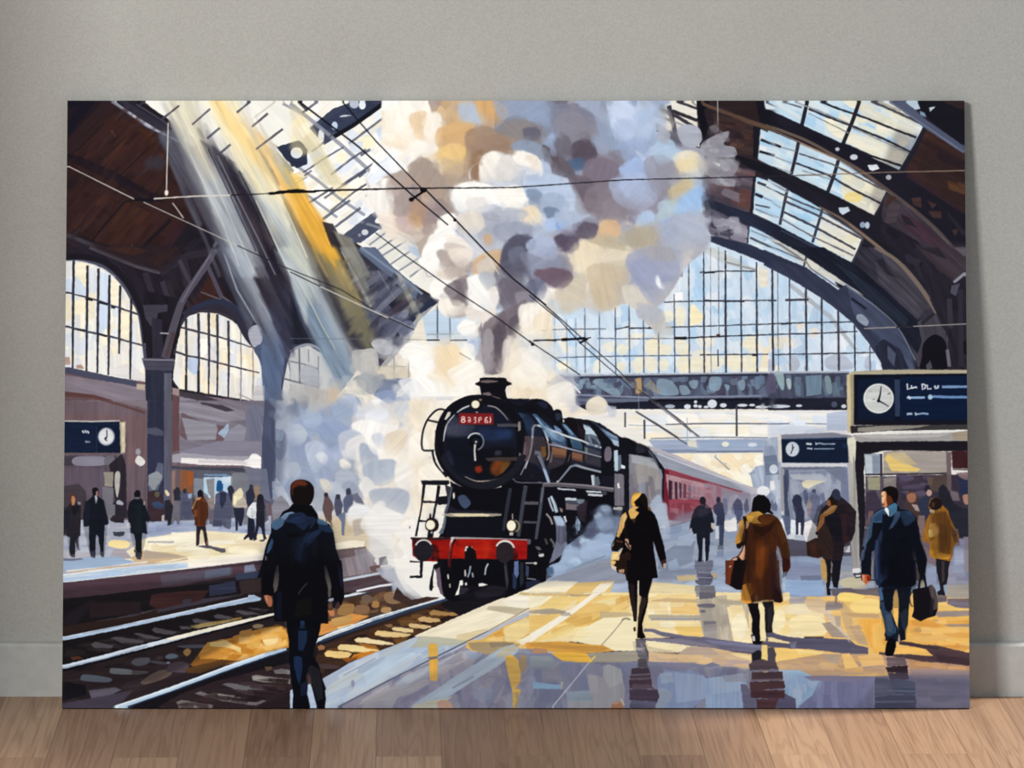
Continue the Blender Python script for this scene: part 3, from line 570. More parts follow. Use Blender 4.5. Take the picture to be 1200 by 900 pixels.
L("800 0 870 200 1000 420 1040 480", 'b9c2d0', 2, al=.6); L("870 30 960 230 1040 350", 'd2d7da', 4, al=.35, soft=1)
B("990 430 1040 400 1080 440 1090 560 1060 760 1010 790 985 560", '5c6d8c', al=.75, tx=.3, ang=80, soft=1)
# wires
G()
S("185 120 235 120 290 200 340 320 345 420 318 420 280 330 230 240", 300, 60, 5, 63, 3, .55, .8, 4, .015)
S("230 120 290 120 350 220 400 320 440 400 415 450 380 380 320 240", 380, 60, 5, 63, 3, .5, .8, 4, .015)
S("400 300 480 330 500 360 440 410 400 390", 90, 26, 5, -42, 8, .5, .6, 2)
O(60, 100)
for s_, c, w in (("660 185 745 110", '4a4a58', 2.2), ("730 250 790 200", '4a4a58', 2.6), ("790 320 840 278", '4a4a58', 2.6), ("870 128 940 70", '4a4a56', 2.4), ("940 195 1015 132", '5b5860', 2.2), ("960 300 1085 205", '5b5860', 2.4), ("520 158 600 95", '44444f', 2.2)):
    L(s_, c, w, al=.8, rg=.4)
for s_, w, c, a in (("690 290 760 440 830 600 900 760 950 880", 1.2, 'dfe2e0', .5), ("620 250 700 430 800 640 880 850", 1.2, 'e6e2cc', .5), ("735 300 840 520 960 780", 1.6, '23222e', .7), ("780 330 870 520 960 700 1050 890", 1.4, '9a9aa6', .6), ("880 400 950 540 1060 780", 1.4, '14131c', .8), ("1040 460 1110 600 1200 810", 1.2, 'f4ecd0', .8), ("960 540 1060 760 1120 890", 1.2, 'e4e6dc', .6), ("760 80 900 330 1000 520", 1.4, 'fbe8b8', .5)):
    L(s_, c, w, al=a)
P("1100 480 1180 520 1215 560 1290 700 1340 860 1300 820 1180 640", 'eeb13c', .5, tx=.3, ang=63, soft=1)
G()
L("78 194 158 234", 'cfc9c4', 1.1); L("168 237 235 268 278 288", 'b9b4b0', 1.1, al=.9); L("278 288 330 312 400 340 437 363", '26242b', 1.1); L("440 364 515 399", 'c5c2bd', 1.1, al=.4)
L("340 319 375 336", '2a2830', 1.2); L("375 336 420 357 455 373", 'cfcbc4', 1.2); L("455 373 512 399", '2a2830', 1.1)
L("157 234 180 235", '15121a', 4, rg=.6); L("180 233 232 230 270 229", 'd9d3c8', 1.6, rg=.4); L("270 229 315 227", '1c1a20', 1.3, rg=.5); L("315 227 345 224 370 225", '12110f', [2.5, 4, 4.5, 2], rg=.9); L("368 224 470 221 600 220", '17161a', [2.2, 1.2], rg=.4)
L("600 220 730 211 860 208 960 205", '23222a', 1.2); L("960 205 1040 202 1131 200", '8b7468', 1, al=.9)
L("197 144 195 222", 'd8d4cc', 1.3); E(195, 226, 2.2, 3.5, 'e4ded2'); L("202 238 208 246 215 256", 'b9b2ac', 1.3)
# smoke
O(340, 100)
P("430 112 470 70 1200 70 1200 900 640 900 610 830 600 760 560 700 520 690 440 640 350 520 420 430 450 300 460 180", 'b9ab9f', tx=.1)
D("430 72 760 72 720 350 600 400 430 400", 'fbf3e4 f7e8cc f3e0c4 ffffff efe2d2', 60, 26, 20, 60, 60, .8)
D("640 70 960 70 880 440 700 470 720 250", 'd4b084 c8a882 b9a394 dcbc8e a8988f', 60, 26, 20, 90, 60, .75)
D("900 70 1200 70 1200 330 1000 330", '8794b0 9aa3b6 7f8698 8f8a90 a7b4cc c09a78', 60, 28, 20, 60, 60, .75)
D("470 400 800 480 760 600 640 700 480 600", 'a08f8c b49c8c c2a287 8e8288 b5a8a4', 60, 26, 20, 80, 50, .75)
D("350 430 480 440 500 640 400 600", 'f2ece2 ffffff e6dccf d8d0cc', 35, 20, 16, 90, 60, .8)
for q, c in (("510 90 560 75 640 80 655 130 620 190 600 240 560 260 510 240 490 190 500 130", 'fdf8ee'), ("640 150 690 130 705 150 700 230 690 300 650 270 635 200", 'f8f0e6'), ("570 180 620 140 640 160 620 220 640 260 600 250", 'e2bd92'), ("800 130 840 100 890 110 910 170 870 215 820 200", 'b7c2d0'), ("750 180 800 165 860 200 850 240 780 250 720 240", 'd8b27c'), ("880 80 940 75 960 130 900 160 870 120", 'd2a878'), ("690 300 760 280 840 310 820 370 740 390 690 350", 'e6c48c'), ("700 240 830 250 850 290 780 320 700 300", 'c7a583'), ("560 350 640 345 700 400 760 470 700 490 600 480 560 420", 'a6968e'), ("700 350 740 360 730 420 700 410", 'ecd8b4'), ("735 400 800 370 830 390 780 450 730 460", 'c1ad97'), ("850 260 950 230 1020 260 1040 300 950 330 900 400 870 440 840 400", '9c8270'), ("900 330 890 440 860 440 870 370", '8f7058'), ("1100 220 1140 200 1175 215 1170 250 1110 250", '5c5a72'), ("990 190 1050 160 1110 190 1100 240 1020 260", '8d8480'), ("1050 270 1150 260 1200 290 1200 340 1120 330 1060 300", '8e9cb4'), ("950 80 1010 72 1020 120 960 120", '9297a8'), ("470 410 520 400 560 440 550 500 490 490", 'a89890'), ("540 600 620 590 670 620 660 660 600 670 550 630", 'c39f80'), ("360 500 400 460 430 500 430 560 390 600 360 560", 'fbf7f0'), ("430 600 480 580 520 630 560 650 620 655 610 700 540 710 480 680 440 640", 'ecdccb'), ("500 620 550 600 560 640 520 660", 'c4adab'), ("600 560 680 560 700 610 680 680 640 690 620 640", '9a8b8c'), ("510 330 600 260 680 270 700 310 620 340 540 370", 'fbf7ee'), ("1100 110 1200 90 1200 190 1120 170", '8798b8')):
    V(q, c, al=.95, ang=rng.randint(180))
D("430 270 560 330 560 380 440 430 380 480 360 440", 'fbfaf6 f4efe6 ffffff e4eaf4', 30, 22, 16, -40, 30, .8)
# A3 part of the plume
O(620, 100)
P("0 70 680 70 600 110 550 150 560 200 640 260 720 280 820 300 820 480 800 560 800 640 850 720 800 790 720 850 720 900 0 900 0 400", '9fa0b0', tx=.1)
D("0 70 360 70 380 300 300 560 100 420 0 200", '7f8aa6 8d93a6 8a7f86 74707c 9aa6be 6d6872', 80, 28, 20, 60, 70, .75)
D("360 72 680 72 580 150 600 250 720 300 700 420 500 420 380 300", 'a4b4d2 b2c2dc 95a6c6 9fb0cc c2cfe2', 70, 28, 20, 60, 60, .75)
D("250 330 720 380 720 560 600 640 400 640 250 560", '8f8a9a 9a93a0 a5a2b0 857c84 989aac b0aeb4', 90, 30, 22, 60, 60, .75)
D("250 640 760 560 840 720 720 860 300 880 200 760", 'b4ae9e c6b79c b8b6b4 a9acbc d9c9ac a5a4b0', 80, 30, 22, 60, 60, .75)
D("640 300 820 310 820 640 850 720 700 800 680 600", 'c9cdd0 a9b8cc b7c8de d8d4c8 9fb6d8', 50, 26, 20, 60, 60, .75)
for q, c, a in (("50 240 110 220 160 260 150 310 90 310 60 280", '96a8c6', 1), ("140 130 220 110 300 140 320 240 280 300 200 300 150 220", '85828e', .9), ("180 200 250 180 270 230 230 290 190 270", '918a90', .8), ("210 290 260 265 320 310 310 350 250 385 210 350", '544b56', 1), ("160 360 200 350 260 370 250 400 190 400 160 380", '5b7090', 1), ("0 260 60 270 90 320 60 350 0 330", '9094a0', .9), ("0 200 50 210 50 260 0 260", '544c56', .9), ("60 280 120 310 160 340 210 400 230 500 200 520 130 440 80 360", '5d5258', .9), ("240 430 320 380 400 400 420 500 360 600 270 600 240 520", '7d7280', .9), ("260 540 370 510 450 560 440 640 330 640 270 600", '857d80', .9), ("300 330 400 320 480 370 460 410 380 440 300 390", '7f7884', .9), ("390 100 440 78 490 110 510 170 480 230 410 250 390 180", 'cdd8ee', 1), ("385 180 440 155 460 175 440 220 400 240", 'b8c8e4', 1), ("470 350 520 340 560 380 550 430 480 400", '8da4ce', .95), ("520 350 550 345 620 400 600 450 560 410", 'c2d0ea', .95), ("400 440 460 400 580 430 620 480 580 560 470 550 440 500", 'a8b6d4', .9), ("600 360 680 350 730 400 720 460 620 490 600 430", '96949f', .9), ("500 240 550 220 570 250 520 280", 'b4c8e6', .95), ("590 290 650 262 700 300 680 350 620 340", 'b4c8de', .95), ("600 600 660 540 690 580 680 620 610 640", 'b9ccd6', .9), ("495 640 540 600 585 605 585 650 540 675", 'b6c8e0', 1), ("700 330 760 305 800 330 820 400 760 420 700 370", 'ece4d2', 1), ("720 350 760 315 790 340 780 400 730 400", 'efd9a4', 1), ("680 500 740 440 770 460 740 520 700 540", 'cbbc9c', .9), ("700 560 780 480 825 490 820 560 760 630 700 620", 'a2c2ea', .8), ("640 630 740 610 830 680 840 740 760 810 680 770", 'b4bccb', .95), ("700 740 800 720 850 700 840 760 770 815 700 790", 'a9a6ab', .9), ("600 640 680 620 650 700 600 680", '9db0dc', .7), ("350 640 400 635 430 680 410 720 330 760 310 730 350 700", 'd9bd9c', 1), ("395 670 425 665 428 710 400 715", 'ddb48c', .8), ("460 700 560 680 600 760 560 820 480 770", 'b7ab98', .8), ("160 790 250 730 330 770 310 820 200 820", 'e9d9c0', 1), ("340 800 420 775 480 800 440 840 350 840", 'eee2c8', .9), ("300 250 350 240 380 300 340 330 300 300", 'a5b0c8', .9), ("0 90 100 90 110 180 40 210 0 190", '8fa2c4', .7)):
    V(q, c, al=a, ang=rng.randint(180))
for q, c in (("595 230 640 205 665 235 650 275 615 275", 'a6aab8'), ("700 200 760 185 800 210 810 260 760 295 710 270", 'a3a7b8'), ("800 290 840 250 930 215 935 240 910 280 960 290 970 330 900 340 820 330", 'a4a5b0'), ("830 360 900 340 980 360 960 420 900 440 830 420", '95939c'), ("845 195 880 185 890 215 860 222", '77727a')):
    B(q, c, al=.85)
D("800 240 960 290 980 420 960 480 830 460", '9c9ca6 b4b4bc 85828c a9a8b0', 22, 20, 8, 10, 30, .6); D("840 600 980 620 1000 700 880 680", 'a9a9b4 8f8f9c', 12, 18, 7, 10, 30, .6)
L("860 360 895 378", 'dfe0e2', 3); L("790 610 840 640", 'bfc4d4', 5)
G()
S("450 118 775 118 800 150 835 200 830 280 790 330 720 350 640 370 560 440 480 300 440 270 440 200", 420, 22, 15, 60, 60, .6, .6, 4)
S("450 118 775 118 800 150 835 200 830 280 790 330 720 350 640 370 560 440 480 300 440 270 440 200", 700, 12, 7, 60, 60, .5, .4, 2)
# white billow A2/B2/A3
O(340, 100)
D("1000 330 1200 350 1200 900 640 900 680 700 800 600 780 480 900 460", 'c3ccdc aab4c8 d9dde6 9ba5ba e6e8ee', 130, 24, 18, 60, 60, .85)
W1 = [("890 350 920 325 970 310 1030 330 1060 380 1040 440 960 450 900 470 885 420", 'f6efe4', 1), ("970 400 1010 370 1060 390 1110 420 1060 460 990 450 965 430", 'd9d6d2', .95), ("1040 320 1100 310 1160 340 1180 400 1170 430 1130 400 1080 400 1050 370", 'faf4ea', 1), ("1110 350 1150 345 1180 390 1170 430 1140 410", 'f0e2d0', .9),
("770 500 800 465 860 455 930 480 960 520 940 580 870 600 800 600 765 560", 'fbf8f2', 1), ("745 510 770 500 780 540 755 545", 'f6f2ec', 1), ("940 490 1000 480 1060 500 1090 540 1060 590 1000 580 950 550", 'fdfbf7', 1), ("1080 590 1130 560 1165 590 1170 640 1120 645 1080 640", 'f2e6d4', 1), ("1100 490 1130 470 1145 490 1120 520", 'e6e0cc', 1),
("780 620 830 590 900 590 950 620 930 660 860 680 790 660", 'ecdfd2', .9), ("850 600 930 590 980 620 950 680 880 650", 'b6b9c8', .8), ("900 560 960 530 980 580 940 610", 'd6dae6', .9), ("960 620 1010 580 1080 590 1100 650 1060 700 990 700", '9ba3b8', .9), ("1060 660 1130 650 1200 680 1200 740 1120 740 1070 710", 'b8c2d6', .9), ("950 590 990 570 1010 600 970 640", '8f9bb6', .8), ("1100 430 1160 420 1200 450 1200 520 1140 480", 'a0b6dc', .9), ("1150 530 1200 500 1200 600 1160 580", '7f94b4', .9), ("1120 500 1180 510 1170 560 1110 540", 'b0bccf', .8),
("690 640 730 605 775 610 780 660 750 700 700 700", 'fdfbf8', 1), ("680 690 760 680 800 720 780 760 700 760 670 730", 'fbf9f5', 1), ("620 780 660 730 720 720 760 760 740 830 680 860 630 840", 'fcfaf6', 1), ("740 760 800 740 850 780 840 810 790 840 740 820", 'f4e9dc', 1), ("700 790 740 780 760 830 820 850 860 830 850 900 760 900 720 860", 'b3a59c', .9), ("640 840 700 850 740 880 740 900 660 900", 'f8f4ee', 1), ("780 740 870 700 900 760 880 850 820 860 850 800", 'd5d2d6', .85), ("820 680 900 660 950 700 940 770 880 790 840 750", 'ccd0da', .9), ("880 690 960 660 1040 690 1030 740 950 780 900 760", 'a1a4b2', .9), ("910 700 935 710 930 745 912 735", 'c9a987', .9), ("860 850 900 810 960 800 1000 790 960 830 980 870 900 880 880 900 860 890", 'd9b48c', .95), ("900 860 950 840 980 870 960 890 900 900", 'e3ddd6', .9),
("1000 750 1040 715 1100 700 1150 720 1150 750 1110 780 1120 820 1160 860 1110 900 1020 900 980 840", '59586a', 1), ("1040 780 1090 760 1110 800 1070 830 1030 820", '6f7488', .9), ("1060 830 1120 820 1110 870 1060 880", '4c4a5a', .9), ("1120 770 1180 740 1200 760 1200 860 1150 830", 'a6b6d4', .9), ("1120 850 1200 860 1200 900 1130 900", '8a8290', .9), ("1100 700 1140 705 1145 730 1110 730", '4c4858', .9)]
for q, c, a in W1:
    V(q, c, al=a, ang=rng.randint(180), rg=.9)
L("760 700 830 750 900 800 930 830", 'f2eee8', 1.6, al=.8); R(940, 700, 70, 70, '9096a8', 3, 200, 320, al=.5); R(900, 420, 60, 60, 'ffffff', 2, 160, 260, al=.7)
O(620, 100)
W2 = [("0 330 40 350 65 390 50 430 20 400 0 390", 'f6efe0', 1), ("40 370 90 360 120 430 200 440 210 500 240 560 260 600 310 610 320 680 280 710 240 680 200 700 140 680 60 600 0 560 0 480 40 440", 'b4c2da', 1), ("80 420 180 440 200 520 230 570 200 620 120 600 90 500", 'bccae2', 1), ("90 530 150 515 190 560 160 620 110 600", '94a0b4', .9), ("0 510 50 500 90 560 80 600 30 590 0 560", '76849c', .9), ("60 570 110 560 140 610 120 640 70 620", '95a6be', 1), ("0 570 40 580 55 620 20 660 0 650", 'f2e6d0', 1), ("75 640 110 625 130 655 110 695 80 680", 'a8bede', 1), ("130 640 170 635 170 680 135 680", '7f9ed4', 1), ("50 520 85 500 100 540 70 540", 'cfdcf0', 1), ("200 690 240 645 290 640 320 670 300 720 240 720 210 760 150 780 120 750 140 700 170 680", '5f5664', 1), ("240 640 290 620 330 650 320 710 280 715 300 680", '807c90', 1), ("0 720 30 715 40 750 0 780", '5f5a6c', 1), ("0 650 60 660 110 720 130 770 60 790 0 780", 'aab6ce', .95), ("0 780 60 760 130 770 180 810 210 880 200 900 0 900", '8d90a4', .95), ("60 870 120 850 140 900 70 900", '6c4f5c', .8), ("0 820 40 830 30 870 0 870", '54495a', .9), ("20 760 60 740 100 780 90 830 40 820", '9fa6bc', .9)]
for q, c, a in W2:
    V(q, c, al=a, ang=rng.randint(180), rg=.9)
P("190 820 310 810 350 890 340 900 200 900", 'f3e3c0')
O(620, 290)
# lower smoke B3
P("0 0 830 0 800 40 730 60 720 110 680 190 640 240 600 275 640 340 600 400 560 370 500 300 470 260 420 270 350 300 290 280 230 290 160 300 120 270 100 420 60 600 0 560", 'c9c2ba', tx=.1)
D("200 0 830 0 700 120 620 260 480 240 350 160 200 200", 'c2bbb2 b3b2b8 d8cbb6 a4aabf cfcac6 e0d4c0', 90, 28, 22, 60, 60, .8)
for q, c, a in (("450 60 560 40 680 60 710 120 670 200 610 280 560 240 470 200 480 130", 'a0a6c0', 1), ("610 60 700 50 690 120 620 130", 'b0b4c8', .8), ("540 50 620 30 640 70 570 80", 'b3a998', .8), ("590 135 605 132 610 160 640 180 620 190 595 165", 'f2f4f8', 1), ("180 60 300 50 310 120 260 140 190 130", 'ecdfc6', 1), ("310 80 350 110 340 130 310 130", 'f6f2ec', 1), ("285 140 350 130 410 170 440 240 400 300 320 280 300 220", 'cdbda6', 1), ("380 130 460 100 460 240 420 250 400 190", 'b9b0aa', .9), ("130 220 190 150 260 150 270 220 200 300 140 280", 'c9bda8', 1), ("470 180 520 180 560 240 520 310 480 260", 'd5cfc6', .95), ("270 160 300 150 300 260 260 260", 'f0ece6', .9), ("510 280 600 280 640 330 590 400 570 350 510 330", 'b5b9c4', .9), ("590 350 660 360 670 420 600 430", 'c4c2bd', .8), ("0 0 80 0 150 40 190 60 205 130 180 190 130 195 90 180 50 160 0 170", '777689', 1), ("0 40 60 60 110 40 150 90 120 150 60 140 0 120", '8f93aa', .9), ("60 110 120 90 170 150 150 190 90 180", '6a5566', .9), ("100 0 190 0 200 20 130 20", '66566a', 1), ("0 170 50 165 75 210 60 250 20 260 0 220", '6d6d80', 1), ("60 170 110 180 130 220 100 330 80 300 70 230", 'f6f0e8', 1), ("320 0 480 0 470 50 350 70", 'e2d5be', .8)):
    V(q, c, al=a, ang=rng.randint(180), rg=.9)
P("0 250 70 260 110 320 100 430 60 520 140 600 200 640 220 740 300 780 200 800 0 720", 'f1e6d3', tx=.1)
D("0 260 90 280 110 430 60 600 0 700", 'f6e9d0 ecd9be fbf2e2 e6dac9 f3e2c8', 60, 26, 18, 80, 40, .8)
B("270 730 320 700 360 720 370 770 300 790 270 770", 'e0d6c4', al=.9); P("120 600 230 620 220 700 240 760 200 780 110 650", 'b9bcca', al=.7, soft=3); D("340 740 420 750 400 800 330 790", 'cdd0da', 5, 20, 8)
L("200 640 240 685", 'e8e8ee', 2); L("20 600 100 640", '9da3b5', 3, al=.6)
O(340, 290)
# B2 smoke
P("600 350 690 262 700 440 830 440 900 330 940 330 1200 250 1200 900 280 900 210 840 220 700 300 600 330 480 420 590 560 440", 'ece3d4', tx=.1)
P("620 330 690 280 730 330 800 350 840 420 800 440 640 440", 'c3d6e8'); L("690 275 690 432", '484c5c', 1.6); L("748 330 750 430", '6a7488', 1.4); L("640 410 840 405", '7c8698', 1.2)
D("560 440 900 440 900 600 700 760 560 620", 'f6ead2 f3e0bf fbf4e6 f0dcc0 fdf9f0', 80, 28, 22, 40, 60, .8)
D("1000 300 1200 280 1200 740 1040 700 1010 500", 'f4e6cf ecd7bb fbf3e4 f6ead4', 70, 28, 22, 60, 60, .8)
P("1040 420 1200 400 1200 600 1100 500", 'cbd6e4', al=.6, soft=5); D("820 440 900 400 900 520 840 510", 'b4c6e0 c9d6e6', 12, 18, 12, 80, 30, .8)
for q, c, a in (("430 560 540 560 560 620 430 620", 'd6cdb9', .9), ("440 620 570 620 520 690 400 690 390 640", '6f7a94', .95), ("520 510 560 470 620 480 670 530 670 580 610 600 560 570 560 530", 'fdfcf8', 1), ("380 450 420 430 480 450 470 500 420 500", 'c3c5cb', 1), ("290 490 340 480 400 480 415 560 390 620 330 590 300 540", 'b7b6b4', 1), ("300 610 380 590 420 640 380 690 310 650", '9ba0a8', .9), ("330 500 390 500 400 590 340 580", 'c4c2bc', .7), ("290 680 330 660 385 710 380 740 345 755 300 710", 'e9e3d4', 1), ("200 740 250 690 310 700 340 760 310 840 240 830 200 780", '93a2be', 1), ("230 700 300 700 310 740 250 750", 'b4c0d4', .9), ("350 760 400 710 450 730 460 780 450 850 400 880 350 830", 'dfe2ec', 1), ("380 720 440 715 455 760 410 760", 'f2f2f2', 1), ("390 690 470 670 500 710 470 740 420 710", '8e9cbc', 1), ("505 700 560 650 600 660 590 760 540 780 500 740", 'aab4c8', 1), ("500 680 560 630 580 640 520 700", 'f2f0ee', 1), ("560 640 640 600 720 650 720 740 640 780 580 760", 'fbf9f5', 1), ("460 770 540 730 590 790 560 850 480 830", 'c9cdd6', .95), ("480 800 560 780 580 840 500 850", 'b4b4bc', .8), ("400 830 480 830 510 850 470 900 380 900", 'fdfcfa', 1), ("700 480 760 470 800 520 770 590 700 570", 'f2dcb8', .9), ("790 450 860 460 850 500 800 500", 'fcf8f0', .9), ("600 780 680 760 720 820 620 880 560 860", 'f6efe2', .9), ("0 790 200 800 260 850 290 900 0 900", '8c9bb6', 1), ("60 830 160 800 230 850 220 900 70 900", '9fadc8', .9), ("1090 500 1150 480 1180 540 1130 590 1080 560", 'fbf8f2', .9)):
    B(q, c, al=a, ang=rng.randint(180), rg=.8)
L("487 500 487 620", '9a9b9c', 1.6); L("555 540 555 620", '9a9b9c', 1.3); L("556 440 558 470", 'b9b9b8', 1); L("430 560 560 560", 'b4b0a8', 1)
P("690 720 860 560 900 590 900 640 860 690 800 720 740 780 700 800 640 800", 'fdfaf2', al=.85, soft=3)
# stack smoke column
P("900 330 960 330 1000 300 1090 290 1060 400 1010 430 1000 520 990 590 950 600 905 590 890 520 900 440 880 400", '7a7078', tx=.3, ang=85)
for q, c, a in (("660 170 700 150 740 170 745 220 700 245 660 230", 'fbf8f3', 1), ("695 260 740 235 780 260 770 310 730 320 700 300", 'f5eee4', 1), ("700 230 760 190 830 200 830 300 790 320 770 270", '73696c', .95), ("740 180 830 130 820 240 760 220", '5f575f', .8), ("730 300 800 280 830 320 760 335", 'b0a29c', .9), ("690 100 760 90 820 110 830 160 760 150 700 140", 'e6d9cc', .9), ("600 60 680 20 740 40 720 110 640 100", 'fdfbf7', 1), ("810 170 850 135 900 140 930 180 920 240 870 260 820 220", 'fdfbf8', 1), ("880 120 920 115 945 150 925 190 890 150", 'b7bcc8', 1), ("925 190 965 185 978 220 950 265 920 250", 'e3ddd8', 1), ("820 300 850 260 900 280 890 350 840 340", 'f5efe8', 1), ("890 300 940 280 970 320 940 380 900 360", 'ece6e2', 1), ("785 370 830 345 870 360 860 410 820 418 790 400", 'fdfbf8', 1), ("900 30 970 10 980 100 950 140 900 90", 'b9b4b4', .8), ("960 100 1040 60 1100 160 1080 260 1000 300 950 250", '7e7c88', .9), ("1000 30 1080 0 1120 60 1100 110 1040 130 1000 100", '686578', .9), ("1000 200 1050 160 1110 200 1100 250 1040 280", '625c68', .9), ("1110 110 1160 90 1200 110 1200 170 1140 160", '8d93a8', .95), ("1120 160 1180 150 1195 200 1190 240 1140 230 1110 200", '5c5c72', 1), ("1060 230 1110 240 1130 290 1080 330 1040 300", '8b8796', .9), ("1010 300 1050 280 1085 310 1070 370 1020 370", '9a93a0', .9), ("1085 290 1130 265 1160 290 1150 360 1100 370 1080 340", 'fbf7f0', 1), ("1150 230 1200 170 1200 300 1170 290", 'fdfaf6', 1), ("940 380 1000 350 1000 430 950 440", '6a626a', .9), ("930 440 970 420 990 500 950 560 930 500", '5e5660', .9), ("890 450 940 430 930 590 905 590 890 520", 'a8a4aa', .9), ("1000 400 1050 380 1060 430 1010 440", '857d86', .9), ("990 520 1000 560 985 590 965 575", 'd9d0cc', .9), ("905 340 945 340 945 390 900 380", 'f0eae4', .9)):
    V(q, c, al=a, ang=80+rng.randint(-40, 40), rg=.9)
R(870, 200, 55, 60, 'd8d2cc', 2, 270, 400, al=.7); P("1160 60 1200 40 1200 110 1150 90", 'd9dde8', al=.7)
L("1180 385 1170 392 1200 392", '5a667c', 1.4)
G()
S("500 250 560 190 600 170 700 220 720 270 700 330 640 340 600 440 560 430 560 380 520 360", 260, 12, 7, 60, 60, .4, .4, 2)
for b in (0,):
    S("560 280 620 270 625 400 590 440 560 440 540 380", 80, 12, 8, 80, 30, .5, .5, 3)
S("480 396 570 396 570 450 480 440", 60, 18, 12, 50, 60, .6, .8, 4)
S("400 400 650 380 690 470 620 500 420 520 340 470", 260, 20, 14, 50, 60, .6, .8, 5)
S("620 300 820 280 760 340 700 370 640 370", 160, 20, 14, 50, 60, .6, .8, 4)
# crisp puffs over the plume
O(400, 110, 2.4)
for q, c, a in (
("120 60 150 30 200 20 250 40 240 80 280 60 275 110 230 140 200 190 150 170 130 120", 'fbf6ea', .7), ("190 60 240 50 230 110 255 130 215 130 200 100", 'e4c49c', .7), ("240 60 275 55 280 130 250 140 235 110", 'f8efe2', .8),
("330 30 380 30 400 60 380 100 340 80", 'b4c0d0', .9), ("380 20 430 20 470 50 430 100 390 70", 'd6a870', .8), ("270 100 330 80 380 90 360 150 300 170 270 150", 'd8b07c', .8), ("280 150 330 140 360 170 310 210 275 190", 'ecc988', .8), ("280 180 330 190 360 170 350 210 300 240", 'c9b090', .7),
("350 110 400 90 450 110 500 150 480 180 430 160 390 190 370 240 340 240 350 160", '9a8270', .75), ("370 170 400 160 390 230 365 245", '94745a', .7), ("450 90 500 70 560 90 580 130 540 150 480 130", '8a8484', .8), ("480 140 530 130 580 160 590 200 560 190 520 170 490 165", '8d9ab0', .9), ("510 100 550 95 560 125 520 130", '5f5e72', .8),
("430 20 500 15 600 25 620 80 560 90 500 60 450 70", '96a3bc', .7), ("590 40 650 30 710 60 700 110 640 150 600 120", '7f8296', .7), ("600 70 660 50 690 90 660 120 620 130", '8e8a96', .7), ("650 140 700 130 720 170 690 210 650 190", '564e5a', .9), ("600 130 640 120 650 180 670 210 640 220 610 180", '6a6570', .8), ("640 190 680 180 690 205 660 215", '4e6484', .8),
("700 130 740 100 780 110 770 150 730 160", '8f9cb4', .8), ("690 190 740 180 790 210 780 250 720 250 680 230", '7a7080', .8), ("640 230 700 240 720 300 690 340 660 330 650 280", '6a606a', .85), ("690 270 760 250 790 290 780 340 730 350 690 330", '847a84', .75), ("740 300 800 290 830 330 780 370 740 360", '8f8792', .7),
("760 30 800 20 830 60 820 120 780 130 755 90", 'c6d2ea', .85), ("770 80 810 70 830 100 790 140 765 120", 'b0bedc', .7), ("820 60 880 40 910 70 900 120 850 110", 'b2c4e2', .7), ("780 210 820 180 850 190 880 220 840 250 800 240", 'a9bee6', .85), ("760 240 860 230 890 290 840 330 780 310 760 280", 'aebbd8', .7), ("850 190 900 170 940 200 960 260 930 300 880 280 860 240", '9595a4', .75), ("880 140 930 130 940 180 890 200", 'afc6de', .8), ("890 310 930 300 940 330 900 360", 'b6cad6', .8), ("830 350 860 330 880 340 870 370 840 380", 'b4c8e4', .9), ("940 170 980 160 1005 180 1000 220 960 220 935 195", 'e8e0ce', .85), ("945 190 985 185 980 220 950 225", 'ecd8a8', .7), ("920 270 970 240 985 260 950 310 925 310", 'c9b894', .8), ("950 290 1010 260 1020 290 990 340 950 350", '9fc0e8', .7), ("930 350 1000 330 1035 390 1030 440 970 460 930 430 900 390", 'b0b8ca', .8), ("880 380 940 370 950 420 900 440", 'a5aec4', .6),
("720 380 740 355 775 360 785 385 760 410 730 410", 'dcb890', .85), ("800 390 870 370 900 420 880 450 820 440", 'b0a694', .7), ("700 400 760 400 800 430 780 460 720 450 690 430", 'c0b49c', .7), ("640 440 680 415 740 440 720 490 650 480", 'eadcc0', .85), ("730 440 790 440 830 460 800 490 740 480", 'e6dac2', .8), ("740 480 800 470 820 520 770 540 730 520", 'cfc4ae', .7), ("600 560 620 530 680 520 690 570 660 610 620 610", 'd6ccb8', .8), ("690 490 760 480 800 520 780 600 740 605 710 580", 'cdbda2', .8), ("790 540 840 550 870 580 850 600 880 620 840 610 800 590", 'd8d2c6', .8), ("810 450 870 430 950 440 960 490 920 560 890 600 850 570 820 520 800 480", '9da4c0', .75), ("840 440 920 430 940 470 880 470", 'a9a6a8', .7), ("890 510 900 540 912 545 900 550 885 535", 'f2f4f8', 1), ("830 590 880 600 900 640 870 650 845 625", 'b9bcc6', .7)):
    V(q, c, a, ang=rng.randint(180), rg=1.8)
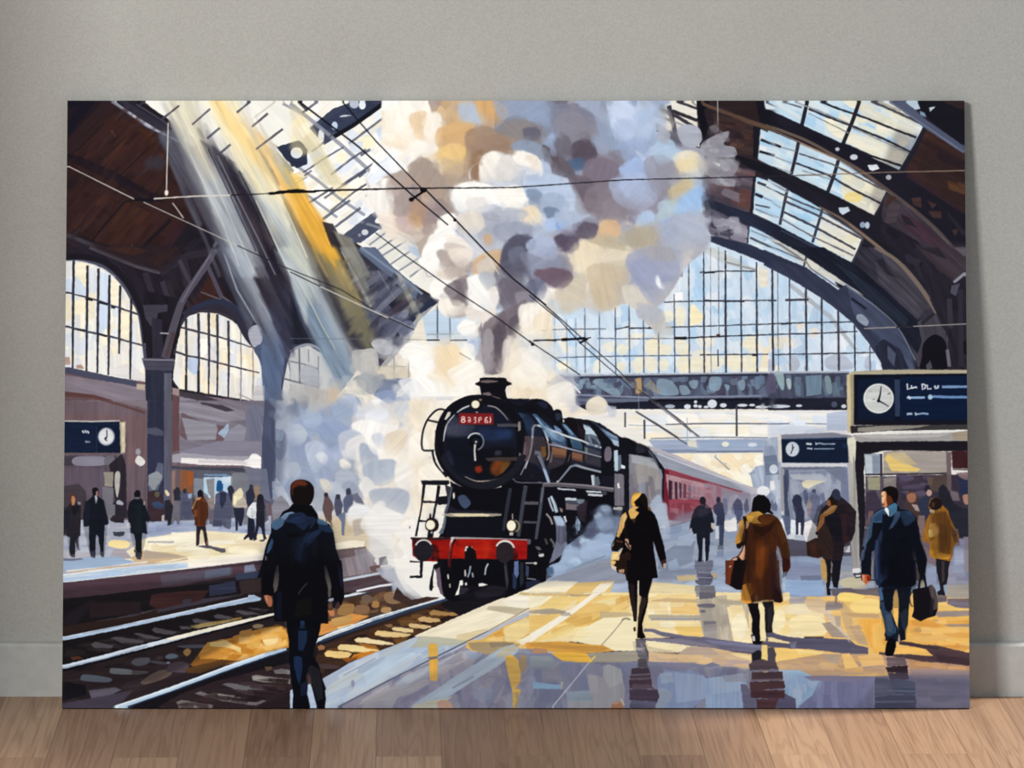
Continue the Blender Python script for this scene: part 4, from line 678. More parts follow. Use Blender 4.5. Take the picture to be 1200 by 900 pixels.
for q, c, a in (
("388 200 400 170 440 162 470 175 500 160 550 180 565 215 560 235 600 240 640 245 670 290 690 330 720 360 700 400 660 400 650 470 600 520 540 500 440 480 340 480 320 440 330 380 305 290 320 265 360 250 390 245", 'c3cbd8', .5),
("388 200 402 172 430 162 452 180 470 175 490 190 470 235 420 250 392 245", 'f4eee4', 1), ("440 190 480 170 500 200 490 235 440 250", 'dcd8d4', .8), ("480 175 505 160 550 178 567 210 560 235 545 210 500 200", 'faf5ec', 1), ("520 175 550 180 560 220 540 210", 'ecdfd0', .9),
("305 290 330 255 380 248 440 262 500 260 520 300 480 330 430 310 380 320 330 330 318 310", 'fcfaf5', 1), ("430 270 500 262 530 290 500 330 450 310", 'f8f4ec', .9), ("350 300 400 290 420 320 370 340", 'e9e4de', .8), ("500 330 540 315 560 340 555 370 510 365", 'f2e2c6', 1), ("520 240 590 240 640 255 660 300 640 340 600 330 560 290 520 290", 'b9cae4', .8), ("520 270 560 275 570 310 530 300", '7a8ca6', .8), ("560 290 610 280 640 320 600 350 570 340", 'a4b4cc', .8), ("570 320 610 325 615 355 580 350", '6c7c96', .8), ("575 355 600 350 610 375 590 392 575 380", 'b4caec', .95), ("605 355 640 360 630 385 608 382", '86a4dc', .9), ("650 370 680 360 720 370 715 400 690 410 660 395", '625a68', .95), ("600 400 650 395 670 430 640 450 610 430", '564e60', .95), ("620 380 660 370 650 400 625 400", '908ca0', .8), ("600 340 640 330 680 350 660 380 620 380", 'aebcd4', .8),
("420 330 460 320 520 330 500 370 440 370", 'b6bac6', .8), ("380 350 430 330 450 370 420 400 380 390", 'a4a8b6', .75), ("330 340 390 335 400 380 350 400 325 380", 'e6dccf', .85), ("430 370 500 360 540 380 500 420 440 410", '989eb0', .8), ("400 400 420 395 425 425 405 430", 'c9a888', .8),
("225 460 250 400 290 370 320 395 350 420 330 470 290 460 260 500 235 490", 'fcfaf6', .95), ("270 360 310 335 325 360 300 385", 'fbf8f2', .95), ("290 400 330 400 370 440 360 470 320 450", 'f4ece2', .9), ("270 440 330 450 370 480 340 510 300 520 280 480", 'ab9e98', .85), ("290 420 350 430 330 460 300 450", 'c2b2a8', .6), ("300 440 365 440 360 480 330 490", 'ede2d6', .85), ("370 470 400 450 450 440 440 500 380 500", 'd6ae80', .75), ("380 480 420 460 430 500 390 510", 'd9d2cc', .8),
("445 470 470 410 510 395 545 410 540 440 500 450 520 490 540 530 500 540 460 510", '545466', .95), ("470 440 510 430 520 460 480 480", '6e7284', .9), ("530 450 580 430 620 470 640 520 620 550 570 530 540 500", '8c92a8', .9), ("520 420 560 400 610 430 600 470 560 460 530 450", 'b0bcd6', .85), ("540 500 600 490 640 500 652 520 630 545 600 545 570 530", '6d5866', .9), ("530 530 570 530 575 570 540 590 510 560", '6c7086', .95), ("450 520 500 530 540 570 530 610 480 620 440 580", '6c6674', .9), ("490 560 540 560 530 600 500 600", '9a949e', .7),
("345 540 360 515 395 510 410 550 440 560 435 600 400 620 370 600 350 580", 'fcfaf6', 1), ("385 510 415 500 435 530 420 560 400 545", 'b9bcc4', .9), ("415 550 440 545 442 590 420 600", 'e9e4dc', .9), ("248 550 265 525 310 530 325 560 300 580 265 578", 'fcf9f3', 1), ("272 590 300 575 345 590 345 620 310 625 280 612", 'f6efe4', 1), ("290 545 350 520 350 580 320 600 300 570", '7a7076', .85), ("330 650 350 635 378 645 375 675 345 682 330 668", 'fcf9f4', 1), ("390 620 430 600 430 650 400 650", 'f0e8e0', .9), ("350 600 400 620 390 650 355 630", 'e6dcd2', .85),
("400 650 440 620 480 600 520 580 500 640 470 660 460 720 450 785 420 790 400 780 395 700", '72686e', .8), ("430 660 460 640 460 740 440 780 425 700", '564e58', .8), ("398 680 425 670 425 780 405 785", 'aaa4a8', .8), ("470 640 500 620 505 660 475 680", '5f5862', .8), ("500 600 540 590 570 620 560 680 510 690 500 650", 'fbf5ea', .9), ("540 630 580 620 590 680 550 690", 'f3e4cc', .8), ("455 700 475 690 470 760 455 780", 'e2d8d0', .8),
("160 730 190 700 230 705 250 740 240 790 200 790 190 750", 'fbf9f4', .9), ("190 740 250 745 262 780 230 790", 'fdfcf8', .9), ("160 810 200 800 230 830 200 860", 'eef0f2', .8), ("270 720 320 710 350 750 320 800 270 780", 'f2dcb8', .6), ("300 780 380 750 400 790 340 830", 'fbf6ec', .8), ("480 780 540 750 580 790 560 830 490 820", 'fbf6ea', .7), ("580 830 640 810 660 850 640 890 590 870", 'f9f4ea', .8), ("690 870 720 850 745 870 740 895 700 898", 'ece2d0', .9),
("100 330 140 345 150 380 190 400 230 395 220 415 180 420 140 410 110 370", 'efe2d4', .9), ("70 300 90 270 130 280 130 340 100 350 80 330", 'f6f2ea', .9), ("150 350 180 350 210 380 190 395 160 380", 'c6b0b0', .7), ("200 300 240 310 230 370 190 360", 'b89474', .6), ("190 200 240 180 280 230 310 290 290 320 230 280 200 250", 'a6978c', .7), ("130 240 180 220 200 270 170 330 130 310", 'b5a69e', .6)):
    V(q, c, a, ang=rng.randint(180), rg=1.8)
G()
S("816 135 868 150 868 215 826 222", 90, 9, 5, 20, 40, .6, .5, 2)
S("812 175 838 175 838 262 812 262", 60, 12, 7, 60, 50, .7, .6, 3)
S("455 120 775 120 830 200 830 290 770 340 640 370 600 440 560 430 480 300", 900, 9, 5, 60, 60, .5, .4, 1.5)
S("455 120 775 120 830 200 830 290 770 340 640 370 600 440 560 430 480 300", 500, 5, 3, 60, 60, .5, .3, 1, .035)
O(400, 110, 2.4)
# drifting puffs over the dark truss
for q, c, a in (("890 105 910 98 925 115 915 138 895 135", 'aab0be', .8), ("945 100 970 86 1005 95 1013 125 1000 148 970 148 952 130", 'aeb2c0', .85)):
    B(q, c, al=a)
D("640 800 830 800 830 830 640 830", '6d8298 56607a 8aa0b4 494e64', 30, 9, 7, 70, 40, .7)
# left wall, platform, tracks
O(60, 470)
P("60 0 1200 0 1200 600 60 620", '6a5a62', tx=.2, ang=90)
P("60 0 320 5 450 40 450 0", '7c7078'); P("62 60 300 75 440 100 448 150 448 600 62 600", '66575f', tx=.25, ang=88); P("62 60 448 75 448 300 350 300 345 100 62 95", '6d585c', tx=.2, ang=88)
L("62 -25 200 -15 330 22 440 58", '5a3c3c', 3, al=.8)
P("450 0 530 0 530 600 450 600", '2c2f42', tx=.25, ang=88); P("528 0 565 0 562 600 528 600", '585868', ang=90, tx=.25); P("450 130 490 125 525 145 525 165 490 165 450 155", '4d4f60'); P("455 165 520 165 520 300 455 350", '30334a', ang=90)
P("567 0 600 0 610 60 600 235 567 240", '5f464a', ang=90, tx=.2)
P("600 0 1000 0 1010 40 1000 240 600 240", '75707c', tx=.2, ang=8); P("600 10 760 10 910 50 920 90 800 100 600 60", '8b8793', tx=.2, ang=8); P("610 55 600 160 630 185 780 190 830 190 820 120 760 110 720 105", '6a565e'); P("610 80 770 110 780 130 770 185 640 188", '8f8d98', tx=.15); P("780 155 830 105 835 160 825 185", '9fb0c4'); P("830 140 880 110 915 130 905 190 800 200", '8c8a98'); P("700 8 800 20 860 45 820 52 700 15", '413a42'); P("910 60 950 10 1000 40 990 200 920 200", '6f7084', tx=.2, ang=70)
P("600 240 700 215 780 190 1000 190 1000 260 900 270 600 262", '837f90', tx=.15); 
P("567 255 620 245 800 262 1000 262 1000 300 567 290", 'a09da8')
P("610 268 900 282 960 255 990 280 995 300 970 320 940 312 900 305 700 302 605 292", 'e9e6e4', tx=.1); P("690 275 900 282 920 300 690 292", 'd3cbd0'); B("935 255 965 252 998 285 990 315 955 320 925 300", 'f2efec')
P("565 305 600 310 910 315 920 345 620 330 567 330", '40424f'); P("567 320 920 335 1000 600 567 600", '575866', tx=.2, ang=90)
P("575 322 630 325 630 420 575 430", '6a585c', ang=90); P("610 325 665 330 665 430 640 440 620 440 605 420", '8a5334', ang=90, al=.9); P("640 330 668 335 662 400 640 400", 'a0572a', al=.8, ang=90)
P("668 365 715 365 715 470 668 440", '7f8690'); P("715 360 850 358 850 450 770 490 715 430", 'b4cde2', tx=.1); P("725 370 765 365 765 480 735 430", '86868a'); B("778 380 790 375 803 385 803 420 775 425", '1d4f86'); P("715 345 815 345 840 355 718 352", '6f93b8'); P("800 360 845 355 850 385 800 390", 'c9d8e4')
B("845 350 880 338 920 350 930 420 900 470 850 440", '7a7b84', al=.9); P("930 380 975 400 975 470 940 470", '8a7562', al=.8)
P("1000 0 1050 0 1060 480 1000 480 990 200", '4a5068', tx=.2, ang=90); P("990 150 1020 190 1055 260 1040 330 1010 420 980 420", '434960', al=.9, ang=80); P("900 310 1010 320 1030 480 940 420", '6f7488', al=.8)
P("1035 380 1200 340 1200 560 1040 540", '8590a6', tx=.2); 
P("565 330 580 330 580 600 565 600", '8a7068', ang=90)
P("1052 0 1200 0 1200 480 1052 480", '7a8496', tx=.2, ang=80)
D("1050 0 1200 0 1200 480 1050 480", '6f7a92 8590a6 959db0 646e86 a3abba', 40, 26, 14, 70, 50, .8)
# left booth
P("62 255 300 262 350 255 350 600 62 600", '574c58', tx=.25, ang=88); P("62 262 300 258 330 300 62 305", '403a44'); B("100 275 130 262 240 262 260 280 240 304 130 306 100 295", '84808f'); B("255 262 295 262 290 295 250 300", '6b6874')
P("270 300 330 250 350 300 355 550 280 560 275 500 300 470", '29242c', tx=.2, ang=88); P("62 315 245 318 245 440 62 450", '5d525f', tx=.2, ang=88); P("62 400 130 390 165 430 160 560 62 560", '3f383f', al=.9); P("246 335 292 335 288 405 250 402", '8f897f'); B("300 340 320 335 322 380 310 455 298 400", 'b4b0aa'); P("240 405 292 410 285 560 240 560", '77757e', al=.9); P("255 480 300 490 300 540 260 540", '6b6b75'); E(320, 480, 16, 9, '9aa0ae')
E(407, 240, 12, 16, '98949e'); B("395 275 410 258 438 280 435 300 415 307 395 290", 'dcdad8'); P("450 390 480 350 500 290 525 295 525 360 500 420 460 430", '5c6478', al=.9); P("455 350 495 330 520 350 518 370 480 425 455 395", '8b9098')
# left departure board
P("62 97 325 95 345 100 348 245 325 250 320 245 62 245", '10182a', tx=.15); P("62 105 318 105 318 240 62 242", '131e36', tx=.2); P("205 118 315 112 315 240 205 240", '0f1a30'); P("320 98 348 98 347 245 325 250", 'a79b86'); P("328 105 346 103 346 240 330 242", 'cfc4ac'); L("62 96 200 98 322 95", 'c9c8c6', 1.5); L("212 120 212 240", '27334c', 1)
E(258, 169, 42, 44, '2c3850'); E(258, 169, 38, 41, 'dcdde0'); L("260 138 261 172", '222632', 1.2); L("261 172 250 178", '111522', 2); L("250 180 262 188", '111522', 1.5); R(258, 169, 36, 38, '9aa0b0', 1)
for s_ in ("145 140 155 152 148 150", "158 138 165 152", "168 142 176 150 172 154"):
    L(s_, 'd8dce4', 1.6, rg=.5)
L("158 193 182 194", '77849c', 1.8, rg=.4); L("164 188 166 198", '9aa6b8', 1)
# platform floor
P("55 600 62 560 300 560 450 572 1030 540 1030 745 640 790 200 840 52 856", 'aab0c2', tx=.1)
P("200 560 360 560 370 620 300 700 62 740 60 640", 'a6a8b6'); D("62 570 400 580 400 760 62 800", 'a2a8ba b4b9c8 98a2b8 bcb8bc', 60, 34, 8, -3, 8, .7)
D("420 570 1020 560 1020 640 700 600 450 640", '98a3c0 a8b0c6 8893b2 b4bccc', 70, 34, 7, -3, 6, .7)
P("430 650 570 625 700 610 1020 630 1020 730 400 770 330 770 300 740 380 690", 'efe3c4', tx=.1)
D("440 650 700 620 1010 650 1010 740 400 770", 'f6edd0 f8f0da ecdcb4 f3e4be fbf5e4', 70, 40, 8, -4, 6, .75)
B("268 665 290 655 350 658 368 670 360 690 320 695 270 682", 'f6dfa0'); P("290 700 340 695 380 740 300 745 280 730", 'ada5ae'); P("455 640 560 640 575 655 450 660", 'f4ecd6'); P("560 620 670 618 680 660 580 665", 'f7efd8'); P("450 660 575 660 575 668 450 668", '9f9ea8', al=.8); P("430 705 560 715 640 735 480 760 400 765 370 740", 'c8ab88', al=.9); P("440 700 540 718 630 735 430 745", 'b0a294', al=.8); P("850 650 990 650 990 700 880 690", 'e9d8b4', al=.7)
P("62 745 300 730 400 760 200 795 60 800", '9db2ce', tx=.1); L("70 800 200 790 350 770 450 757", 'e6e2dc', 2); P("80 805 260 780 400 765 560 755 640 738 640 748 400 775 180 815 80 818", 'c4ad98', al=.9)
P("52 815 200 795 450 770 640 755 1000 715 1000 748 640 790 200 838 52 856", 'e4e4e2', tx=.1); P("52 822 200 805 420 775 640 765 660 780 200 835 52 852", 'b8cde2', tx=.15); P("640 762 1000 720 1000 745 700 780 640 785", 'f4ece0'); L("640 762 1000 718", 'f9f2dc', 2); D("60 825 600 765 600 785 60 850", 'b8cde2 a9c1de d7dfe6', 25, 40, 4, -7, 3, .7)
# platform front wall
P("52 858 200 840 640 792 1000 748 1010 900 52 900", '43323a', tx=.25, ang=-7)
O(60, 660)
P("52 95 400 60 1000 0 1010 140 600 120 52 340", '2a2228', tx=.25, ang=-7)
P("52 98 200 80 500 50 830 20 1000 5 1000 50 700 90 500 130 55 168", '4f3a44', tx=.2, ang=-6); P("510 60 760 30 850 25 850 60 720 80 520 110", '56515f', al=.8); P("720 40 840 22 838 58 720 78", '5f6478', al=.9); P("905 15 950 8 962 40 905 50", '7a8096'); P("865 55 980 40 980 70 865 82", '3f4c68')
P("52 175 500 120 850 90 980 75 980 150 700 170 500 215 300 260 52 300", '191619', tx=.2, ang=-6); P("65 250 180 175 210 180 100 310 60 310", '221d24'); P("470 150 620 135 740 130 700 180 500 220 460 200", '4a2b2a', al=.9, tx=.3); P("180 190 420 185 420 240 180 260", '2e2126', al=.9); P("740 110 860 85 870 140 740 160", '38405a', al=.9, tx=.3); P("880 85 985 70 985 140 890 150", '3e3032'); L("740 170 900 150", '4d4852', 2, al=.7)
P("615 175 655 170 655 200 620 205", '474452')
# track bed
P("52 330 500 235 1060 120 1140 500 1130 690 52 690", '2a2022', tx=.25, ang=-10)
P("52 300 400 250 500 220 490 260 52 350", '33241f'); P("52 366 400 300 700 240 980 175 1040 200 1040 240 700 310 400 390 52 480", '1c181b', tx=.2, ang=-10)
P("52 500 300 430 700 330 1060 250 1110 300 1120 400 700 520 300 680 52 690", '31262a', tx=.2, ang=-12)
D("60 400 1000 210 1040 235 400 390 60 470", '35302f 242024 4a4044 2c2526', 40, 20, 4, 10, 10, .7)
for q in ("185 385 205 372 290 390 285 402 200 400", "275 355 300 348 430 365 440 378 330 378", "385 335 400 330 500 350 540 352 530 362 450 358", "470 315 485 303 540 318 590 325 570 340 490 330", "600 298 640 300 660 310 610 315", "660 268 680 262 760 280 750 290 670 282", "760 250 780 243 850 256 840 266 770 262", "860 230 880 223 940 232 990 245 900 245", "905 210 960 215 1030 225 960 222"):
    P(q, '6b656c', tx=.2, ang=10)
D("640 300 820 270 900 260 860 290 720 320", 'd8b870 c9a050 e6c988', 14, 22, 5, -10, 8, .9); P("845 262 890 255 900 272 850 278", 'c99f50'); P("690 315 760 290 820 280 840 290 700 325", 'e9d49a', al=.9); E(935, 260, 8, 5, 'f4ecd8')
P("52 478 200 440 400 385 700 308 1045 233 1045 260 700 345 400 425 100 505 52 512", '121017')
D("52 510 400 430 640 370 700 480 500 560 300 620 52 690", '3a2c2a 241c1f 4a3a3c 2b2226 352a2f', 60, 22, 6, -8, 14, .8)
P("90 445 130 440 150 450 100 458", '7a4426'); P("62 560 160 575 170 620 60 650", '15131a'); P("175 600 300 585 330 598 240 640 190 645", '5d5864'); P("60 660 250 625 380 600 330 660 280 690 52 690", '423c4a', al=.9)
for q, c in (("138 540 160 525 275 542 265 562 150 555", '6e7684'), ("275 505 290 495 380 505 380 525 285 522", '7f848c'), ("375 470 400 450 460 448 450 475 400 485", '64666f'), ("380 508 450 510 450 520 390 527", '5d5659'), ("535 440 560 427 592 435 585 448 545 452", '76879a'), ("470 460 540 470 530 480 470 470", '5b5a63'), ("420 560 500 510 570 505 540 540 450 570", '6e5d54'), ("540 510 560 475 610 465 645 480 630 515 580 515", '534851'), ("590 395 620 388 720 385 730 398 640 402", '5a5b6c')):
    B(q, c)
E(548, 471, 9, 5, 'a9aeb8')
P("650 480 700 420 760 370 840 350 900 340 1060 290 1105 310 1118 350 1110 400 900 465 700 500", '8a5a26', tx=.25, ang=-15)
P("730 375 830 355 900 330 1000 305 1080 300 1110 340 1112 400 1000 430 900 460 800 455 700 450 690 430", 'd89a42', tx=.2, ang=-12)
D("740 380 1080 300 1110 390 900 460 800 450", 'dd9c3c e9b45c c98430 f0c274 b87428', 45, 22, 9, -12, 20, .8)
B("620 415 640 403 655 415 650 430 635 440 622 430", 'b98c50'); P("740 375 820 365 860 390 890 400 890 425 830 400 745 392", 'f0cf88'); B("990 350 1010 340 1062 340 1060 370 1040 385 1000 385", 'f4d89a'); P("890 320 940 310 940 345 890 350 880 330", 'c08a44'); P("910 350 1100 310 1110 350 920 370", 'e2a850', al=.7); B("945 295 970 288 995 295 980 308 950 308", 'b39a7c'); P("800 345 850 345 850 355 800 360", '2a2024'); P("690 435 760 400 850 440 700 455", 'c98a3c', al=.8)
P("620 500 800 455 860 462 700 520 640 520", '5c3f24', tx=.2)
P("270 690 400 640 700 530 1000 430 1105 398 1118 450 1115 520 800 560 680 640 640 690", '17141a', tx=.2, ang=-15)
P("480 690 600 620 760 560 1120 470 1130 600 940 690", '33262a', tx=.2, ang=-5)
for q, c in (("585 655 610 645 760 670 740 685 600 683", '8b8380'), ("670 615 700 605 740 620 960 640 1010 650 960 672 800 650", '857c7c'), ("720 620 760 612 860 625 850 645 770 642", 'a39c94'), ("800 572 830 565 980 580 1100 595 1040 612 880 602", '827e82'), ("940 533 960 528 1120 548 1120 570 1000 562 945 555", '948f8a'), ("945 535 1020 540 1015 560 950 555", 'b0aca4'), ("1040 505 1080 498 1118 505 1120 525 1050 522", '857f80'), ("1000 490 1030 488 1040 500 1010 512", '6b5440'), ("870 560 960 570 1100 580 1060 590", '5d5054')):
    P(q, c, tx=.2, ang=7)
D("560 680 900 560 1120 530 1100 600 900 680", '2a1c20 3f2c2a 4a3a3e', 30, 26, 4, 7, 4, .7)
G()
P("73 745 310 700 340 730 250 765 180 800 73 815", '0e0b0e', .35, tx=0, soft=3); P("180 800 330 760 345 831 130 831", '0e0b0e', .2, tx=0, soft=3); P("73 690 200 682 318 668 320 700 73 750", '0e0b0e', .25, tx=0, soft=2)
O(60, 660)
# rails left
P("52 350 300 300 640 225 800 190 920 165 925 152 950 152 985 168 980 178 800 210 600 252 300 318 52 368", 'a9bdd6', tx=.2, ang=-12); L("52 352 300 302 640 228 920 166", 'd8e0ea', 1.2); L("150 335 400 282", '8a96aa', 1)
P("52 482 200 445 350 405 550 355 700 318 860 278 1045 236 1047 246 860 295 700 335 550 375 350 425 200 465 52 500", 'cdd5e0', tx=.2, ang=-14); P("540 355 860 276 1047 238 1047 246 860 293 560 366", 'f3ecd8'); L("52 495 250 450 450 392", '93a6c0', 1.4)
P("268 684 420 632 560 582 720 525 860 470 1000 425 1100 400 1105 412 1000 445 860 495 720 550 560 606 420 656 330 684", 'b6cbe0', tx=.2, ang=-18); L("300 675 560 590 800 498 1000 430", 'e4ecf2', 2); L("340 684 560 608 860 497 1105 414", '23324a', 1.6)
# right tracks (D2)
O(340, 660)
P("120 90 520 80 900 40 1200 60 1200 90 600 360 150 550 100 560 60 300", '2f211e', tx=.2, ang=-15)
P("220 0 440 0 440 70 400 80 240 90", '8a8086', tx=.3, ang=80); D("225 0 380 0 430 60 240 85", '7a6c72 9a949c 6a5a60 5a4848', 40, 12, 7, 80, 20, .8); P("225 30 360 20 360 0 225 0", '5f5456')
P("240 85 480 60 520 110 250 160", '3c3034', tx=.2); P("250 145 500 95 520 115 380 150 250 190", '1d191e'); L("248 84 330 66 430 48", 'b8c2d2', [3, 2.2]); P("250 155 380 124 500 97 515 102 380 137 255 166", 'dfe3ea'); L("252 168 400 140 520 108", '2c3348', 1.6)
P("180 190 300 160 500 120 560 170 700 165 400 270 140 350 130 300", '4b3628', tx=.2); D("180 200 500 120 680 165 400 260 160 330", '5c4230 6e5038 4a3426 7a6048 3c2c26', 60, 14, 8, -15, 20, .8)
for q, c in (("230 210 245 195 298 197 290 240 240 248 222 240", '9a7448'), ("300 215 320 200 365 205 372 225 350 242 310 238", '86654a'), ("385 190 395 180 415 185 415 208 395 213 382 205", 'a3784a'), ("425 220 440 210 470 212 472 232 450 238 428 232", 'b0885a'), ("440 150 480 135 520 150 530 180 490 195 450 185", '8a6c52'), ("335 160 360 150 385 165 370 182 340 180", '6e5a50')):
    B(q, c)
P("140 290 290 240 370 250 300 290 150 340 130 345", 'd4904a', tx=.2, ang=-20); P("190 265 290 245 285 280 200 300", 'c79a5c'); P("220 305 290 287 296 292 228 318", 'f3dc9e'); P("175 225 205 225 205 250 185 250", 'd08a58')
P("130 350 180 330 400 255 560 205 720 165 740 178 560 230 400 285 200 365 130 400", '1a1a24', tx=.2, ang=-18); P("125 358 200 322 400 252 560 208 690 172 725 165 722 175 560 222 400 270 200 345 130 370", '6d84a2'); P("126 358 200 324 400 254 560 208 700 168 700 172 560 214 400 262 200 336 128 366", 'eceef0', tx=.1); L("130 374 300 318 560 228 700 188", '2a3a54', 2)
P("120 400 200 372 400 300 600 225 720 180 900 130 960 180 600 350 270 470 150 520 100 500", '3d2a20', tx=.25, ang=-10)
D("120 420 600 230 900 140 940 180 600 340 200 480", '2c1e1c 4a3020 5c3a20 1f181a 6a4826', 60, 24, 6, -5, 14, .8)
for q, c in (("160 425 175 413 270 418 290 430 270 450 220 448 165 440", 'edca84'), ("222 395 235 384 320 390 400 405 420 415 400 428 300 420 225 408", 'f2d898'), ("300 362 320 352 350 352 480 378 490 388 400 384 310 375", 'f0dcae'), ("395 330 410 318 500 328 570 338 540 350 450 350 400 342", 'e8c88c'), ("475 308 490 302 575 312 578 328 540 330 480 318", 'e6cc96'), ("553 292 565 285 660 298 660 308 620 312 560 304", 'dcbc88'), ("598 262 620 252 700 265 705 278 660 282 605 274", 'cda873'), ("650 235 670 222 740 235 800 225 812 235 800 248 720 250 660 248", 'a8804e'), ("440 292 470 288 485 300 460 305", '8a6a48'), ("720 208 750 202 770 210 740 217", '6a543c'), ("128 395 145 385 163 395 160 410 135 412", '9a6a48')):
    P(q, c, rg=.8, ang=5)
P("270 460 300 430 380 415 430 415 330 450", 'c07828', tx=.3); P("310 375 400 390 420 410 360 405", 'b87430', al=.8); P("240 450 330 440 270 470", '8a5020'); P("130 475 200 480 240 490 200 505 140 495", '4a3a3c'); P("100 460 160 540 160 500 220 500 180 520 150 540", '2a1d1f')
P("480 360 560 345 540 365 500 385", '7a5026', al=.8); P("720 180 960 110 1040 150 900 200 820 250", '16131a', tx=.2); P("560 200 620 160 740 180 600 240", '14131a', al=.0)
P("700 170 900 130 1000 150 880 215 800 250 720 215", '18151b', tx=.2)
# platform right
P("155 545 280 470 420 415 640 330 900 205 1200 80 1300 60 1300 690 0 690 0 600 90 570", 'b9bcc8', tx=.06)
# right platform floor
O(340, 660)
P("0 602 90 570 150 680 0 690", 'b9c8de'); 
P("155 545 280 470 420 415 600 345 700 390 830 395 690 450 560 500 220 682 160 682", 'b0bccf', tx=.2, ang=-28)
D("155 545 420 415 600 345 760 400 560 500 220 682 160 682", 'b4c4da a6b4c8 c2cbd4 aebccf bcc4c6', 60, 40, 9, -28, 5, .75); P("340 520 480 440 560 420 590 430 480 500 360 570", 'bed0e0', al=.8, ang=-28); B("285 560 295 550 302 565 298 585 288 580", '8b8fa8'); L("250 530 400 450", '7e8aa2', 1, al=.8); L("290 575 290 600", '9aa2b8', 2, al=.5)
P("580 345 900 205 1060 140 1200 80 1200 190 1100 235 930 320 830 370 700 380", 'f3e8cc', tx=.08, ang=-25)
P("640 330 930 215 1070 225 1050 260 850 360 780 352 660 350", 'f6ebcf', ang=-20); P("930 205 1000 205 1090 215 1130 215 1060 245 920 222", 'c4b89e'); P("1060 150 1200 85 1200 140 1080 150", 'faf4e4'); P("1080 140 1200 145 1200 165 1060 160", 'd8bc80'); P("990 180 1060 150 1200 165 1180 200 1100 215 1020 205", 'f8efdc'); P("600 345 700 350 830 365 810 385 700 392 560 400 590 370", 'b8b8a4', al=.9); P("780 340 870 320 930 310 850 370 780 365", 'dcc89a', al=.8)
L("220 682 450 560 660 455 820 375 930 320", '5f6478', [2.4, 2, 1.2]); L("930 320 1060 248 1200 170", '9a8a6a', 1.2)
P("230 682 560 508 690 455 830 385 900 395 1070 380 1200 400 1200 682", '8a8798', tx=.12, ang=-25)
D("230 682 560 508 830 390 1200 410 1200 682", '857f94 9893a2 7d7a92 a6a0a8 6f7390 9aa0b0', 130, 34, 12, 90, 60, .55, jc=.02)
D("260 682 560 520 800 420 900 400 700 540 560 620", '9a9ca8 aab0ba b4aeb0 908c9a', 40, 34, 9, -28, 8, .7)
P("360 650 560 590 500 640 480 680 330 680", 'aca8ac', al=.8); P("930 400 1060 420 1200 440 1200 500 1040 480 850 480", '7d8398', al=.8)
P("830 370 900 360 1000 300 1160 235 1200 240 1200 400 1080 405 1000 380 870 420 820 400", 'e6b968', tx=.12)
D("900 360 1160 240 1200 300 1200 400 1080 400", 'e8b860 f0cc84 dba04a e2c088', 30, 30, 10, -25, 10, .7); P("1000 310 1100 260 1200 280 1060 370 1010 370", 'f3dc9e', al=.9); P("830 375 1000 370 1080 385 1040 410 930 435 850 410", 'a99470', al=.95); P("930 380 1050 375 1040 390 940 400", '8f8068'); P("1100 380 1200 340 1200 400 1110 405", 'dc9c44')
P("555 682 780 530 990 400 1040 385 1075 398 1060 425 960 495 850 560 760 620 660 682", 'aebcca', tx=.15, ang=-30); P("560 682 640 655 760 630 690 682", 'c4c6b8'); P("960 440 1000 400 1050 390 1075 400 1000 450", 'b9b3a0'); L("760 590 860 535", '6b7488', 2, al=.6); P("1060 370 1200 300 1200 340 1090 385", 'f4ead0'); P("560 680 660 682 720 640 640 650", 'c6c2aa')
P("645 400 660 378 690 385 692 440 690 555 655 555 652 450", 'e0aa48', ang=90, tx=.2); P("650 400 665 375 690 395 690 435 655 445", 'dfae4e'); P("645 445 690 440 692 450 655 458", '6f6a70', al=.9)
B("1010 450 1040 435 1075 470 1080 550 1060 590 1080 600 1060 660 1045 680 1040 600 1020 520", 'e2b252', tx=.2); L("1060 610 1070 650 1050 685", 'a99870', 4, al=.8); B("690 655 720 645 750 655 760 682 700 682", 'caa084'); P("1080 430 1110 440 1110 500 1085 520 1070 480", 'a48a64', al=.9)
P("1135 560 1200 575 1200 600 1140 590", '8fb4cc'); P("920 530 1010 530 1010 545 900 540", '8c8896'); P("820 420 880 420 880 450 830 450", '93a4bc', al=.8); P("850 600 950 590 940 640 860 640", '8d97b0', al=.7)
G()
clip("619 560 1160 560 1160 850 619 850", 4)
O(620, 660)
P("0 120 120 75 400 0 1200 0 1200 330 0 380", 'f0dba8', tx=.08)
# blue shade zone behind
P("60 90 400 -60 1200 -60 1200 90 1000 110 940 100 700 100 580 90 440 95 120 85", 'a5b1c4', tx=.12, ang=-15)
D("100 80 400 -40 1180 -40 1180 90 600 100", '9ba9c0 b4bccb 8e9cb6 a8a9b4 b9c6d6', 120, 34, 9, -15, 25, .65)
P("110 85 250 20 400 30 440 60 430 90 260 85", '8f98ac', ang=-25, al=.8); P("600 60 780 62 780 100 640 105 590 90", '8796ae'); P("690 65 780 62 770 80 700 85", 'e6cc86')
P("0 130 100 82 230 92 180 140 60 200 0 215", 'f7edcc', ang=-25); P("100 82 235 92 215 110 40 125", 'faf3de'); P("0 145 200 140 180 160 0 155", 'd9bc84', al=.9); P("40 215 110 160 240 160 160 215 110 220", 'f0d288'); P("0 225 110 215 220 240 180 250 0 238", 'a99c88', al=.95); P("0 250 150 240 100 290 0 330", 'edc676'); P("170 145 260 150 350 150 330 165 200 160", 'b9a27c', al=.9)
P("220 95 330 92 250 150 160 145", 'e8c277'); P("230 160 440 150 460 240 350 260 220 330 100 350 0 385 200 240", 'f0cc7e', tx=.12, ang=-20)
